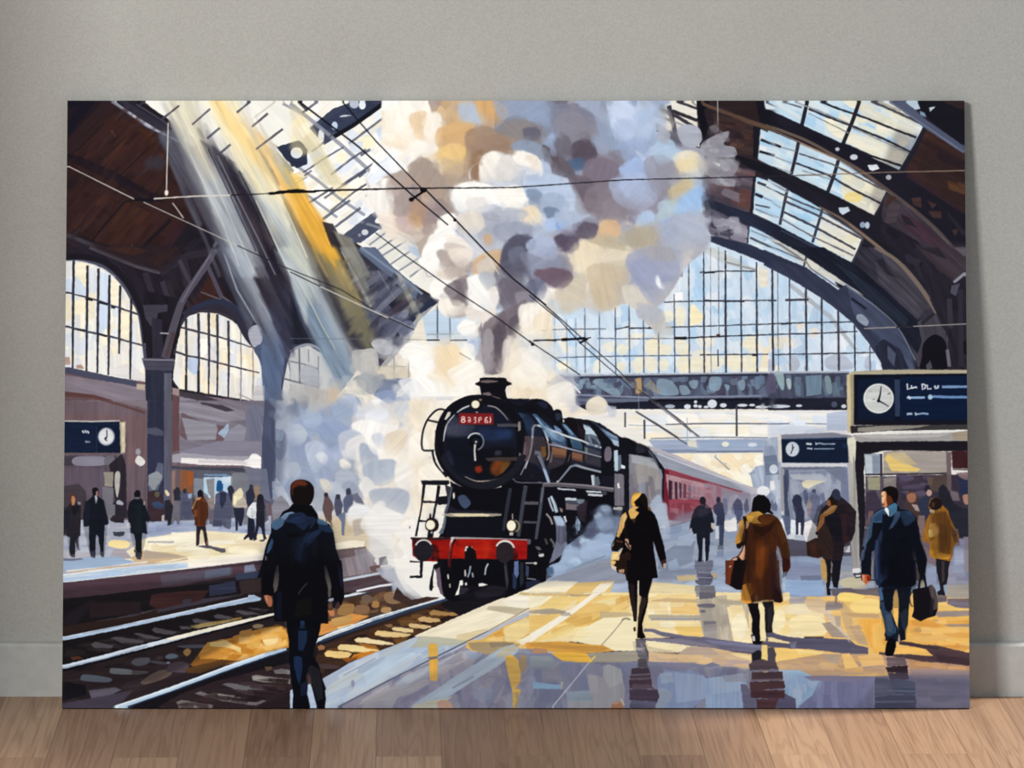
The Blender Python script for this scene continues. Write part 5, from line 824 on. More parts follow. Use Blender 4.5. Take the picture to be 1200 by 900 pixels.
D("40 370 240 200 470 150 470 240 300 330", 'ecc474 f5d890 e0b060 f3e0a8', 40, 34, 10, -15, 12, .7); P("330 230 470 235 490 250 330 265", 'b8a88c', al=.7)
P("370 100 470 95 480 150 340 155", 'f4dfa4'); P("0 340 200 215 385 85 400 95 300 170 180 260 0 378", 'f9f2e0', tx=.06, ang=-40); P("150 235 190 235 200 250 150 252", 'a69a8c', al=.7)
P("230 320 350 260 500 252 500 415 400 415 220 370 200 370", 'f8ecc4', tx=.06); P("240 310 300 330 220 375 200 370", 'f6e6b4'); L("440 270 400 320 320 410", '9a927c', 1.2); R(455, 272, 18, 9, '8a8272', 2, 180, 350)
P("0 375 150 370 350 390 400 415 300 425 110 420 0 405", 'd89f48', tx=.2); P("0 378 380 400 340 420 0 395", 'b98848', al=.7); B("100 430 140 420 260 425 330 440 400 445 440 460 300 470 160 465 105 445", 'e9b44a', tx=.2); P("20 400 80 405 90 425 60 435 15 425", 'b48a68')
P("270 425 500 415 540 430 560 460 440 470 300 470", '9d9688', tx=.12)
# bright squares right of the woman
P("560 90 640 95 780 110 800 170 560 190", 'f5e3b4'); P("555 190 660 185 665 240 555 245", 'faeecb'); E(615, 215, 42, 22, 'fdf6e2'); P("660 185 790 190 800 245 665 240", 'ecc884'); D("560 95 780 110 800 240 560 245", 'f6e6b8 f3d896 edcf94', 20, 28, 9, 0, 8, .6); P("650 165 800 175 830 190 560 182", 'c6aa80', al=.8); P("560 245 900 250 900 270 560 262", 'a8a294', al=.8); P("570 262 930 262 940 272 570 272", '8a8ea0', al=.8)
P("540 270 820 275 815 350 700 345 600 320 545 310", 'f7e3ac'); P("680 300 815 300 812 355 700 340", 'f2cc76', al=.9); E(650, 290, 40, 16, 'fbf0cc'); P("545 330 700 350 640 345", 'f8ecd0')
P("780 170 940 150 1030 180 1030 330 950 380 940 370 820 362 815 280", 'bfb49e', tx=.15, ang=90); D("790 180 930 170 940 370 820 360", 'b8ae9c c9beaa aaa294 a09a98', 30, 26, 12, 90, 10, .6); P("815 275 880 278 880 360 820 358", '9c9698', al=.8, tx=.3); P("815 275 875 275 875 288 820 292", '77747c')
P("925 210 1000 205 1050 380 960 380 935 250", 'f8e8bc'); P("940 200 1000 200 1020 290 960 280", 'f4dfa8', al=.8); E(985, 300, 34, 60, 'fbf2d4', al=.8); P("920 130 1000 130 1010 180 930 182", 'f3dfac'); P("880 170 1000 180 1020 195 900 198", 'aea592', al=.8)
P("1130 200 1200 190 1200 340 1140 330", 'f6e0a4'); P("1080 200 1110 190 1110 330 1085 350", 'f6dfa0')
# long shadow of the woman
P("535 325 540 310 585 312 620 325 740 345 820 350 1000 375 1120 392 1115 420 1050 425 900 410 840 395 700 380 560 365 540 355 700 358 620 345 570 325", '6d6b80', tx=.2, ang=6); P("540 355 700 358 820 378 900 400 700 385 550 365", '8a8594', al=.7); P("820 362 1100 390 1110 405 860 382", '7a7c98'); P("545 365 720 385 840 402 700 420 560 395", 'f8ecc8')
P("540 375 720 388 700 425 560 420", 'f6e6b8', al=.8)
# lower band beige then blue
P("560 420 700 430 740 395 860 400 960 420 1060 432 1200 440 1200 500 1040 510 900 500 780 470 560 470", 'd8b892', tx=.15, ang=3); P("700 425 760 392 850 398 900 440 760 450", 'b9a698', al=.9); D("570 430 1030 440 1040 500 800 480 600 460", 'c9ab8c e0c090 b8a4a0 d0b8a0', 40, 34, 7, 3, 6, .7); P("970 425 1060 440 1040 460 940 430", 'f4dca0', al=.9)
P("-40 430 100 425 160 465 300 472 560 465 780 472 900 500 1040 505 1200 500 1200 690 -40 690", '7e8098', tx=.12, ang=2)
D("-40 450 300 475 780 480 1200 510 1200 684 -40 684", '7b7e98 8d90a6 6d6e88 9a9caa 858499 747c98', 150, 34, 14, 88, 40, .6)
P("0 440 100 440 130 470 120 490 0 492", '8a9498', tx=.1); P("15 560 150 575 160 595 20 592", '8ab0cc'); P("150 550 160 560 155 590 145 590", 'b0aca4'); P("60 500 140 490 160 560 60 560", '8b8894', al=.8)
P("280 520 345 540 345 490 370 478 410 490 435 530 450 600 445 682 180 682 175 610 290 600", 'a2a0a4', tx=.12, ang=88); P("345 485 375 478 432 500 440 560 380 590 350 540", 'aeb0b0', al=.9, ang=88); P("175 605 300 600 295 650 180 655", '8fa3b2', al=.8); P("270 525 320 530 330 620 285 620", 'aaa4a8', al=.8)
B("385 670 405 655 435 655 440 682 390 684", 'b8805a'); P("385 660 430 655 405 668", 'd8a080'); L("430 640 445 670", 'd0c8b8', 2)
P("600 540 640 505 690 510 740 505 790 515 830 540 820 640 760 684 640 684 600 640", '8a9cc0', tx=.15, ang=88); P("680 515 820 530 825 640 690 660", 'a3b4d2', al=.9, ang=88); P("610 520 670 515 680 560 620 570", 'a0b0c8', al=.9); P("820 545 1000 520 1020 560 1000 684 830 684", '9eb6d8', tx=.2, ang=88); P("860 540 1000 530 990 600 860 620", 'aec4de', al=.8, ang=88); P("900 530 1030 520 1030 560 920 560", '9a9aa4', al=.7); B("595 620 620 590 665 610 660 650 620 684 595 684", '9aa6b8')
P("820 480 860 468 900 485 840 492", '7a7c94'); P("990 570 1015 572 1060 640 1065 684 1005 684", '66637a', tx=.15); P("560 470 800 480 720 510 620 500", '7e7b92', al=.8)
L("105 682 190 580 280 470", 'c8ccd4', 1.4); L("280 470 310 440", 'e6c46c', 1.6)
# reflection of the woman
for q, c in (("505 362 540 362 545 400 560 445 540 470 510 440 500 400", '66626a'), ("508 455 550 452 555 495 512 492", '4e484c'), ("480 498 560 492 570 520 478 528", '3b2e34'), ("470 530 570 522 568 545 475 548", '453338'), ("468 550 572 545 575 585 470 590", '3c2a32'), ("470 595 600 595 610 630 600 655 470 645", '3d2e3c'), ("480 645 600 655 590 684 470 684", '5d5a72'), ("485 570 560 568 590 592 480 595", '55424a')):
    P(q, c, rg=1, tx=.3)
P("500 400 545 398 530 412 505 412", 'b9b4a8', al=.7); L("480 528 570 524", '6b6474', 1.2); L("475 548 568 544", '685b68', 1.2); P("485 370 500 370 502 410 492 412", 'cfc2a8', al=.8); P("520 375 530 380 540 420 528 420", '8a868c', al=.8)
G()
clip("896 560 1160 560 1160 850 896 850", 4)
O(900, 660)
P("-30 120 200 60 940 60 945 690 -30 690", 'e9c078', tx=.1)
P("-30 -30 945 -30 945 130 840 150 500 140 260 160 60 160 -30 150", '93a3bd', tx=.12)
D("60 -20 260 -20 265 160 60 160", '8ea4c8 9fb0cc 8797b6 a9b4c6', 40, 30, 9, 2, 8, .7); P("60 85 255 80 260 155 65 155", '94aed2', tx=.12); P("60 20 250 10 250 75 60 80", '8e98b4', al=.9); P("150 62 250 60 250 82 155 84", '6f7894')
D("340 -20 500 -20 520 130 330 110", 'a2a9b6 8c94a8 b4b0a6', 26, 24, 10, 5, 10, .7); P("740 -20 945 -20 945 100 850 110 760 100", '8b92aa', tx=.15); D("740 -20 940 -20 940 100 760 100", '9398b0 7f8aa8 a4a2b0 8a7f92', 30, 26, 10, 4, 20, .7); P("860 10 920 0 920 50 870 50", '9fabc6', al=.8)
P("65 145 100 138 105 175 80 182 62 170", 'f0dca8'); P("100 165 180 160 170 200 100 195", 'a8a8b4', al=.9, tx=.3)
D("20 200 260 190 270 340 60 350 20 330", 'f6e3a8 f8ebc0 f2d890 eedcb0', 50, 30, 12, 5, 20, .75); B("20 250 50 220 78 240 75 300 40 330 22 310", 'f8ecc0'); B("85 215 130 195 200 205 205 235 140 245 90 240", 'efe2be'); B("100 270 150 248 240 255 275 290 270 330 180 330 105 310", 'f6e6b4'); P("60 340 160 330 170 360 90 350", 'f4e6bc')
P("165 175 250 165 280 200 350 320 320 350 260 240 190 220", 'd8c0a0', al=.9, tx=.2); P("250 285 290 280 380 355 300 350", '9c9088', al=.9); P("330 200 350 180 390 230 400 320 450 360 440 380 380 360", 'c9ac80', al=.9); P("380 300 440 290 470 390 420 380", 'b8a084', al=.8); L("265 220 320 290 385 360", 'c9c4bc', 1.6); P("270 195 350 190 350 215 270 225", '8c8080', al=.9); P("310 250 340 250 340 300 320 300", 'a09898', al=.7)
E(400, 97, 68, 30, 'b9b29c'); E(395, 93, 60, 24, 'c9c2a8'); P("290 125 450 125 520 115 520 158 440 150 300 138", '6d6468', tx=.2); B("325 155 360 140 430 150 450 165 400 182 340 180", 'f8dc80'); B("385 195 450 170 520 180 525 235 440 242 395 225", 'f6da8c', tx=.08); P("340 235 520 240 525 262 400 258", 'c0a078', al=.9)
P("420 265 560 265 580 420 500 430 440 320", 'edb85c', tx=.12); D("440 270 570 270 560 400 480 400", 'eeb858 f0c470 e6a84c', 20, 26, 12, 80, 20, .7)
P("590 180 945 215 945 430 740 390 620 380 610 300", 'efbd62', tx=.12, ang=2); D("620 270 940 270 940 420 700 370", 'f2c26a e8ac50 f0c880 dea050', 60, 40, 8, 3, 5, .7)
P("796 190 840 190 870 210 945 215 945 225 795 222", 'f3cc7a'); P("835 105 945 100 945 168 840 165", 'a9a298', tx=.15); P("840 170 945 168 945 215 880 210 840 195", '77707c', tx=.2); P("795 165 835 165 835 185 795 187", '6a6268'); P("770 230 945 225 945 250 800 258", '9c8e88', tx=.2, ang=2); P("825 290 945 288 945 303 840 300", 'a09084', al=.9); B("680 320 700 302 720 318 710 328", 'c9a060'); E(785, 272, 14, 6, 'c9a468'); P("840 180 945 172 945 178 850 180", '8a5448', al=.7)
P("590 235 605 120 610 180 612 300 605 260", 'f0c870')
# central shadow band
P("-10 325 60 345 120 352 170 355 380 362 410 385 470 400 470 430 380 432 300 420 130 400 0 398 -10 395", '5d5a6c', tx=.2, ang=3); P("0 360 120 372 100 388 0 385", 'f0d8a0', al=.9); L("0 375 120 390", '6b6478', 3, al=.8); L("170 352 260 352", '2c2a36', 1.6)
P("20 400 130 405 260 425 230 440 140 465 40 468", 'f4cf7c', tx=.1); P("130 405 260 420 250 430 140 430", 'f6dc94'); P("40 465 250 430 420 430 540 440 560 520 300 530 200 540 50 500", 'c0a07c', tx=.15, ang=2); D("40 480 250 440 540 450 540 520 60 500", 'b89a80 cfae80 a8948c d8b078', 40, 34, 8, 3, 8, .7); P("345 430 380 425 425 490 360 500", 'ecc47c'); P("420 440 540 430 545 480 440 490", 'e6bc78', al=.9); P("240 430 340 430 330 480 290 470", 'b0a090', al=.8)
P("530 430 770 440 945 490 945 530 660 530 560 500", 'b89684', tx=.15, ang=3); D("660 450 945 490 945 525 670 520", 'a88878 c09c88 b8905c d0a070', 24, 34, 7, 3, 5, .7)
P("40 500 180 540 500 535 945 520 945 690 -30 690 0 500", '7b7c98', tx=.12, ang=88)
P("50 505 150 505 260 560 240 600 140 684 80 684 70 560", '9cbede', tx=.12, ang=85); P("130 560 200 545 240 580 180 640 130 684 120 620", '96b8da', al=.9); D("60 510 240 560 130 680 80 680", 'a8c8e4 8fb0d8 b0c4dc', 20, 24, 10, 85, 12, .7)
P("170 535 495 535 498 684 130 684 240 600 260 560", '7a7ca4', tx=.12, ang=88); D("240 560 495 540 498 684 180 684", '7476a0 8488ac 6a6c94 8890b4', 50, 34, 12, 88, 6, .6); L("495 540 497 680", '9a9cb4', 1.2); P("165 535 300 530 500 535 400 560 200 555", '84809a', al=.9)
P("690 530 945 525 945 684 695 684", '807e98', tx=.12, ang=3); D("695 530 945 525 945 684 700 684", '7a7894 8e88a0 74788e 88849c', 40, 50, 9, 3, 5, .6); P("660 500 945 505 945 540 680 545", '94868c', al=.8, ang=2)
P("20 620 70 610 130 640 130 684 30 684", '55506a', tx=.2)
# right man's shadow
P("610 370 660 372 720 385 780 388 820 395 945 425 945 488 900 480 800 470 720 465 660 450 600 445 600 430 660 430 770 440 740 410 680 395 620 385", '4f3d42', tx=.2, ang=6); P("680 395 740 408 775 438 700 432 600 425 600 395", 'f0bf68'); L("615 380 700 390 800 405", '3a3036', 2.5, al=.8); P("780 430 940 450 940 480 800 465", '3d2e36', al=.8); L("520 425 600 438 680 450", '453a40', 3, al=.9)
for q, c in (("555 445 640 445 650 480 560 490", '6a5c62'), ("548 490 655 484 656 520 560 518", '2b222a'), ("560 520 655 518 660 550 600 560 570 550", '453a48'), ("548 560 600 545 690 560 690 600 560 600", '4f5670'), ("560 590 690 590 690 620 555 620", '3f4c66'), ("500 630 600 620 690 625 695 650 690 684 500 684", '3d3f56'), ("500 540 560 545 600 620 500 630", '5b6078')):
    P(q, c, rg=1, tx=.3)
L("500 655 690 652", '5f6680', 2); L("560 602 690 605", '6a7890', 2)
clip()
# bottom left figures' reflections for coat woman
O(620, 660)
for q, c in (("1045 430 1080 415 1090 470 1048 470", '2e2a34'), ("1115 400 1145 395 1160 430 1150 490 1118 490", '5a565e'), ("1030 475 1160 470 1170 500 1035 508", '463c44'), ("1045 515 1190 512 1190 550 1040 552", '3e2c2e'), ("1035 560 1195 555 1200 590 1035 600", '46292a'), ("1040 600 1200 598 1195 640 1040 635", '3f2226'), ("1060 640 1170 640 1150 684 1070 684", '4a2a2c')):
    P(q, c, rg=1, tx=.3)
L("1040 552 1190 548", '6a5a60', 2); L("1040 508 1170 506", '7a707c', 2); P("1092 390 1110 390 1116 430 1112 465 1095 462 1088 430", 'f0d080')
# smoke and steam left of the engine
G()
clip("338 540 340 500 352 484 400 476 440 480 500 466 900 466 900 840 200 840 200 640 322 620 330 580", 7)
O(340, 470)
P("-160 -20 800 -20 800 700 560 760 500 640 430 560 330 700 220 690 200 600 -160 600", 'c9cad0', tx=.1)
D("-160 0 300 -20 340 400 100 560 -160 480", '8f9bb4 a3aec4 b2bac8 9aa8c0 aab0bc c0c6d2', 120, 30, 22, 60, 60, .8)
D("300 0 620 0 600 300 560 700 500 640 330 500", 'e8e2d8 f3ebe0 fbf6ee e9dfcf d6d6da', 120, 28, 22, 60, 60, .8)
D("560 -20 900 -20 760 420 620 640 500 640 560 300", 'f3e6d0 f8f0e2 ece0cc fbf6ec', 90, 28, 22, 60, 60, .8)
G()
S("300 470 520 470 480 640 430 620 340 590 300 580", 260, 18, 12, 60, 60, .55, .6, 3)
S("440 470 560 470 520 650 470 650 430 600", 160, 18, 12, 60, 60, .55, .6, 3)
O(340, 470)
for q, c, a in (("0 90 60 50 200 80 200 120 100 170 0 180", '98a6c4', 1), ("140 110 220 100 290 140 290 190 220 205 150 190", '93a3c2', 1), ("0 180 90 170 100 240 60 300 0 320", '8e9ab8', .9), ("70 210 130 190 170 230 165 300 120 340 90 300", 'b9c3d6', 1), ("160 230 200 190 250 230 250 300 200 330 160 300", 'a9b5cf', .9), ("230 160 300 130 340 160 300 240 250 280 230 220", 'c0c6d4', .9), ("230 285 250 272 285 300 280 320 245 320", 'f0ece4', 1), ("0 330 60 325 110 360 110 420 60 440 0 430", '94a0b8', .9), ("140 320 180 312 200 350 180 390 145 370", '9ba6c0', 1), ("270 190 340 160 380 190 370 250 300 280 260 240", 'e7e5e4', .95), ("330 200 400 230 410 290 360 330 330 290", 'a5afc2', .9), ("210 350 260 320 310 360 300 430 240 430", 'b3bac8', .9), ("340 310 400 280 490 280 500 340 470 390 400 400 350 370", 'b0bac8', 1), ("400 330 500 310 500 350 420 380", 'b6bfce', .9), ("495 300 530 285 580 340 590 400 550 430 500 400 490 350", 'f3efe8', 1), ("330 370 360 358 400 400 400 440 350 440", 'e3e2e0', 1), ("370 430 440 410 540 420 560 470 520 550 480 520 400 500", 'b2bac6', 1), ("300 10 380 0 400 60 340 100 300 60", 'd2d8e4', 1), ("350 60 420 30 460 60 450 120 380 130", 'e6e9f0', 1), ("300 100 360 90 440 110 510 120 470 170 440 240 390 250 340 160 290 130", 'fbf8f3', 1), ("450 160 540 140 540 200 480 270 440 240", 'e4d6c0', .95), ("200 0 300 0 310 60 240 105 200 60", '9fb0ca', 1), ("140 370 180 375 200 420 190 450 150 410", 'dcd6c8', .9), ("240 400 290 380 340 440 340 490 300 470", '9aa2b4', .9), ("-30 60 20 40 40 80 20 130 -30 110", 'a9b6c8', .8), ("-20 130 40 110 80 150 60 200 0 210", 'b9c3cf', .9), ("60 60 120 50 150 90 120 130 70 120", 'a9b9d0', .9), ("-20 300 30 290 50 330 20 380 -20 360", 'aeb7c4', .9), ("-10 400 50 390 90 420 80 470 20 480", '8d96aa', .9), ("120 260 150 240 180 270 160 300", 'd9dde4', .9), ("240 240 280 230 300 260 270 290", 'd9dbe0', .9), ("170 200 210 190 230 220 200 250", '93a0bb', .9), ("380 170 420 150 450 190 420 230", 'd4d9e2', .9), ("560 180 620 150 650 220 600 300 560 270", 'fbf5e9', .9), ("600 330 660 300 680 380 620 440", 'f9f1e2', .9), ("480 20 540 0 560 50 510 90", 'ccd1da', .9)):
    V(q, c, al=a, ang=rng.randint(180), rg=.8)
clip()
O(340, 470)
P("330 560 520 540 620 560 620 900 500 900 420 800 380 740 340 700", 'dcd9d5', tx=.1)
# distant figures on the left platform by the steam
P("140 540 360 540 370 700 220 700 200 640 140 600", 'd4c4a6', tx=.1, al=.9, soft=3); P("190 560 260 550 300 620 210 660", 'c6b494', al=.7, soft=2)
P("205 670 300 655 350 660 345 690 220 702", 'f3e9d2'); P("290 560 350 545 355 620 300 640", 'b3a9a0', al=.8)
for q, c in (("158 435 175 432 182 455 198 480 204 510 196 520 195 560 185 575 170 560 160 540 150 510 155 480 160 455", '5e4a4a'), ("215 440 232 440 238 465 248 490 240 530 232 550 215 540 205 500 208 475", '4c4d62'), ("262 415 280 410 288 440 300 455 290 500 270 530 250 520 248 465 262 445", '565c74'), ("290 440 315 432 345 480 350 495 330 495 300 470", '6c6e80'), ("220 540 260 520 258 570 252 635 242 630 240 570", '66738c'), ("165 555 175 550 172 580 168 578", '7a5f58'), ("185 560 192 558 200 595 194 592", '6b5450')):
    P(q, c, rg=.5)
E(168, 442, 9, 10, '2b2a34'); E(225, 452, 10, 12, '33333f'); E(273, 427, 12, 16, '3a3c4c')
V("270 520 300 485 350 490 380 520 360 550 300 560 290 590 270 580", 'e9e9ea', 1, dr=-90); V("330 570 400 500 470 510 560 560 580 640 560 700 500 720 420 660 350 620", 'f1efec', 1, dr=-60); V("390 490 430 470 450 500 430 540 395 520", 'e9e7e4', 1)
# retaining wall and rails vanishing into steam
P("218 700 355 684 362 720 230 745", '6a5a5c', tx=.2); P("225 745 360 715 400 760 430 800 240 830", '8b7f86', ang=80, tx=.3); P("300 700 355 690 400 740 360 800 320 790", '8f8a92', ang=80, tx=.3, al=.8); P("415 740 450 730 460 770 420 775", '77737e'); P("370 780 420 770 430 800 380 805", '6a5450')
P("240 850 440 815 500 860 420 900 245 900", '4a3a40', tx=.2); L("246 843 330 828 432 808", 'c2ccda', [3, 2]); P("400 790 470 770 500 830 470 850 430 830", '9ea2b0', al=.9)
L("310 895 420 870 510 858", 'e6e9ee', [2.5, 2.5]); P("280 880 440 830 440 850 300 890", '54474c', al=.8)
V("430 760 500 690 560 700 620 760 640 900 560 900 500 880 480 820 440 800", 'efece7', 1, dr=0); V("480 860 530 850 560 900 490 910", 'a3abb9', .9)
P("480 640 560 560 800 600 840 900 560 900 490 860 500 760", 'f6f2e8', tx=.05)
D("470 620 560 520 700 600 680 800 520 880", 'f8f4ea efeae2 fbf8f2 f1e8da', 50, 26, 18, 60, 60, .8)
O(340, 660)
V("430 60 500 20 560 60 620 120 610 170 560 175 500 140 490 110", 'b9bcc6', 1, dr=-60); V("490 20 560 -20 700 -20 720 160 640 160 600 170 540 130", 'f3f0ea', 1, dr=-90); P("480 -20 700 -20 860 -20 860 110 720 170 620 165 540 90", 'f4f1ea', tx=.05)
P("860 90 925 100 920 120 860 115", 'fbf8f2')
P("500 115 530 150 570 175 620 165 640 160 700 165 560 205 480 170", '3c2c28', tx=.2)
P("100 400 120 380 126 366 300 300 560 214 700 170 728 163 722 175 560 222 400 270 200 345 130 372", 'e3e7ec', tx=.1); L("150 368 300 314 560 224 740 172", '2a3a54', 3); 
# ---- carriages
O(620, 470)
P("560 210 700 260 860 330 1000 390 1060 410 1180 420 1180 600 900 600 840 620 640 600 560 300", 'b9b4bc', tx=.15, ang=20)
P("560 230 640 250 820 340 960 380 1040 420 1040 450 900 440 620 330", 'a9abb8', tx=.15, ang=22); P("580 240 640 320 830 385 1040 440 940 380 800 320 660 262", '9499a8', tx=.15, ang=22); L("600 248 800 325 1000 395", 'c8cbd4', 1.6)
P("630 320 830 380 870 400 880 500 800 540 655 560 625 480", '93404c', tx=.2, ang=20)
P("630 320 655 325 655 560 630 480", '6a1e2c', tx=.2, ang=88); P("640 345 830 390 900 410 880 470 810 470 655 460", 'b9919a', tx=.15, ang=10); P("660 350 820 390 820 405 660 370", 'c9a4a8'); L("640 322 830 380 1000 430", '8e3442', 1.8)
P("820 385 900 405 1030 440 1040 470 960 500 880 500 820 470", 'a58e9a', tx=.2, al=.95); P("900 420 1040 445 1040 520 900 520", '9d96a6', al=.9, tx=.15); D("820 380 900 405 900 500 820 500", 'a87a86 9a6a7a b49aa4', 16, 20, 7, 80, 20, .6)
for q, c in (("653 372 672 378 670 470 653 465", '4a2b36'), ("682 380 695 383 696 465 684 460", '4c2f3c'), ("703 382 716 388 714 460 704 455", '5a3f50'), ("722 388 738 392 736 460 722 458", '7a4654'), ("745 392 760 396 758 460 746 458", '7c7080'), ("768 400 780 402 778 460 768 458", '9a8a96'), ("790 405 802 408 800 462 790 460", 'a08f9a')):
    P(q, c, rg=.3)
P("655 465 800 465 800 480 655 480", 'a2404e'); P("655 490 760 500 770 550 720 570 655 560", '8e3444', al=.9); D("655 480 790 480 760 560 660 560", '9c3a4a b0606c 8a3444', 16, 18, 6, 80, 20, .7); L("720 490 722 545", 'c09aa0', 1.2, al=.7)
P("700 540 800 510 830 560 740 590 660 600 650 580", '9a90a0', al=.8, soft=3); P("655 590 760 560 745 570 655 598", '6f7080', al=.9)
E(1098, 425, 30, 24, 'e9ebf0', al=.95); P("1128 378 1150 374 1152 420 1130 422", 'e8eaea')
D("900 440 1180 440 1180 560 900 560", 'a6aabc 9aa0b4 b8b8c4', 40, 24, 8, 80, 20, .7)
# floor beyond
P("640 600 760 565 860 540 1000 540 1200 560 1200 900 0 900 0 880 200 780 400 720", 'a3b2ca', tx=.1)
D("400 720 640 600 860 545 1200 560 1200 890 300 890", '9aabc8 b0bed2 8fa2c0 bcc8d8 a6acb8', 120, 34, 9, -8, 20, .7)
P("120 820 300 760 400 720 430 760 400 800 240 830 100 850", 'a2a7b4', tx=.15, ang=-22); P("0 880 120 830 300 770 420 800 480 830 440 860 200 850 20 900", '9da3b2', tx=.15, ang=-22)
P("620 720 740 640 780 660 760 760 640 800 600 790", '8893a8', al=.9, tx=.15); P("700 640 760 620 780 650 760 680 690 680", 'b3c2d8'); P("650 760 690 740 705 780 690 795 655 795", 'a9bcd4'); P("610 800 780 790 880 820 880 840 610 840", '8d94a6', al=.8)
P("900 570 930 555 960 570 975 590 960 615 920 615", 'e9e6e2'); P("690 822 780 818 790 840 700 848", 'e2ca8e'); P("850 810 880 808 885 830 850 832", 'd9b98e')
P("0 850 120 845 230 850 180 900 0 900", 'f7eccc'); P("225 855 400 845 380 900 170 900", 'e6c27a'); P("330 860 400 850 350 900 290 900", 'f6ecd4'); P("580 850 780 870 790 900 560 900", 'f3dea8', al=.9)
G()
S("312 455 374 455 374 492 312 492", 90, 16, 9, 70, 40, .7, .6, 4)
P("650 610 780 600 900 600 1137 640 1137 690 1000 672 860 684 700 684 600 690", '5f6980', .26, tx=.1, ang=-5, soft=3)
P("560 770 800 782 900 788 1137 792 1137 835 380 835 480 800", '4c4c5c', .24, tx=.1, soft=4)
P("1030 792 1137 792 1137 835 1000 835", '40404f', .3, tx=.1, soft=4)
P("900 500 992 500 992 640 900 640", '5a6278', .15, tx=.1, soft=3)
S("890 437 910 437 910 481 890 481", 40, 10, 4, 88, 8, .7, .5, 2)
O(620, 660)
# person reflection (dark) between
for q, c in (("778 -10 862 -10 858 40 800 42 776 30", '6f7284'), ("785 40 850 40 855 60 790 62", '5b5d70'), ("790 60 860 62 858 85 795 82", '4f5062'), ("778 82 862 84 850 105 800 108 780 96", '5a5c6c'), ("780 108 868 108 875 140 860 170 800 172 776 130", '77767e'), ("776 112 800 112 805 150 785 165", '8e8c8e')):
    P(q, c, rg=1, tx=.3)
P("795 140 870 140 875 165 800 172", '5f5d68', al=.9, rg=1); L("790 45 855 48", '9aa0ae', 1.2); L("792 70 855 72", '8a8ea0', 1.2); B("790 198 830 193 868 195 865 212 800 210", '6e6c78'); B("800 225 822 222 825 235 805 235", '6e6c70')
# wires over smoke
G()
L("345 115 420 172 482 228 525 264", '15141c', [2.2, 1.6]); L("400 118 440 165 495 222", '15141b', 1.5)
L("315 227 345 224 370 225", '12110f', [2.5, 4, 4.5, 2], rg=.9); L("368 224 470 221 600 220", '17161a', [2.2, 1.2], rg=.4)
L("600 220 730 211 860 208 930 206", '23222a', 1.3, rg=.3); L("930 206 1040 202 1131 200", '8b7468', 1, al=.9)
L("498 222 530 254 570 296 600 326 640 358", '15141c', [1.9, 1.6]); L("500 222 482 234", '0e0d12', 2.6); E(496, 223, 4, 3, '0e0d12'); E(482, 234, 3, 2.5, '0e0d12'); E(533, 258, 2, 2, '0e0d12')
L("440 273 475 300 520 332 580 371 625 404", '1c1b22', [1.2, 1.3]); L("535 268 570 300 585 322", 'dcd8d2', 1.1, al=.8)
E(624, 404, 2, 2, '14131a'); L("625 400 640 399 652 400", '2c2b35', 1.3); L("538 414 552 422", '6b6872', 1, al=.7)
O(620, 290)
L("0 210 60 260 140 330 240 420 400 560 500 660", '1c1b24', [1.5, 1.2, .8]); L("0 225 140 340 240 450 400 590 490 670", '1c1b24', [1.2, 1.1, .8]); L("0 440 120 520 240 600", '1f1e27', 1.2)
L("20 438 150 434", '1c1b24', 1.3, rg=.5); L("150 434 265 428", '15141c', 3, rg=.8); L("265 428 290 424", '1c1b24', 1.3); L("235 450 275 430", '15141c', 2.4); L("0 440 20 455", '15141c', 2.2)
L("500 660 600 730 720 820 790 890", '3a3a46', 1); L("500 770 600 830 700 895", '4a4a55', 1.5); L("600 735 700 810 760 870", '5a5a64', 1); L("512 620 514 770", 'a9afbd', 1, al=.6); L("430 600 500 660 560 690", '8a7a60', .9)
O(620, 470)
L("500 52 600 115 700 180 740 205", '4a4a55', 1.4); L("600 10 720 110 800 170", '5a5a64', 1.1); L("560 -10 700 100 780 160", '6a6a74', .8)
O(900, 290)
L("450 382 600 375", '9a928f', 1.1)
O(340, 290)
L("0 428 200 430 400 430 640 435", '6a6f7e', 1, al=.6); L("640 436 700 436", '1c1c25', 1.6); L("750 437 830 436", '4a4c5a', 1.4)
# ---- right: kiosks, boards, crowds
O(900, 470)
P("-20 180 60 170 400 170 400 560 -20 560", 'a3aec2', tx=.15, ang=85)
D("-20 180 50 180 60 560 -20 560", '9aa6bc b4bccc 8a96ae c4ccd6', 30, 24, 9, 85, 10, .7)
P("-20 260 40 255 50 345 -10 350", '6d7a90'); E(26, 322, 20, 22, 'cdd6e2'); P("8 378 30 374 32 420 10 422", 'e8eaea'); E(-22, 425, 30, 24, 'e9ebf0')
# hall behind the small board
P("90 330 370 300 380 560 100 640", '7f89a0', tx=.2, ang=85); D("100 340 365 310 370 540 110 560", '8a93aa 7a849c 9aa2b4 6c7690 a4aaba', 70, 22, 9, 85, 20, .7)
P("100 345 250 345 280 370 270 385 160 375 110 365", 'b4bac4', al=.9); P("155 385 180 372 270 378 225 395 190 415 165 405", 'd9d2b8'); P("60 310 365 305 340 325 100 340", '8f98aa', al=.8); P("250 310 360 310 365 400 340 380", '6d7488', al=.8)
for q, c in (("115 465 135 445 155 460 165 520 165 630 150 630 147 560 140 560 138 630 128 628 130 540 118 500", '3c4058'), ("165 425 180 418 190 450 185 500 170 480", '5a6078'), ("205 420 220 420 235 450 245 500 240 560 200 570 190 500 195 450", '686c84'), ("185 470 200 470 200 520 190 560 180 520", '8c8490'), ("245 440 260 430 270 470 255 500", '6a7490'), ("300 430 318 418 335 435 345 470 370 480 378 540 350 560 300 540 240 530 240 490 290 460", '4a4c60')):
    P(q, c, rg=.5, tx=.2)
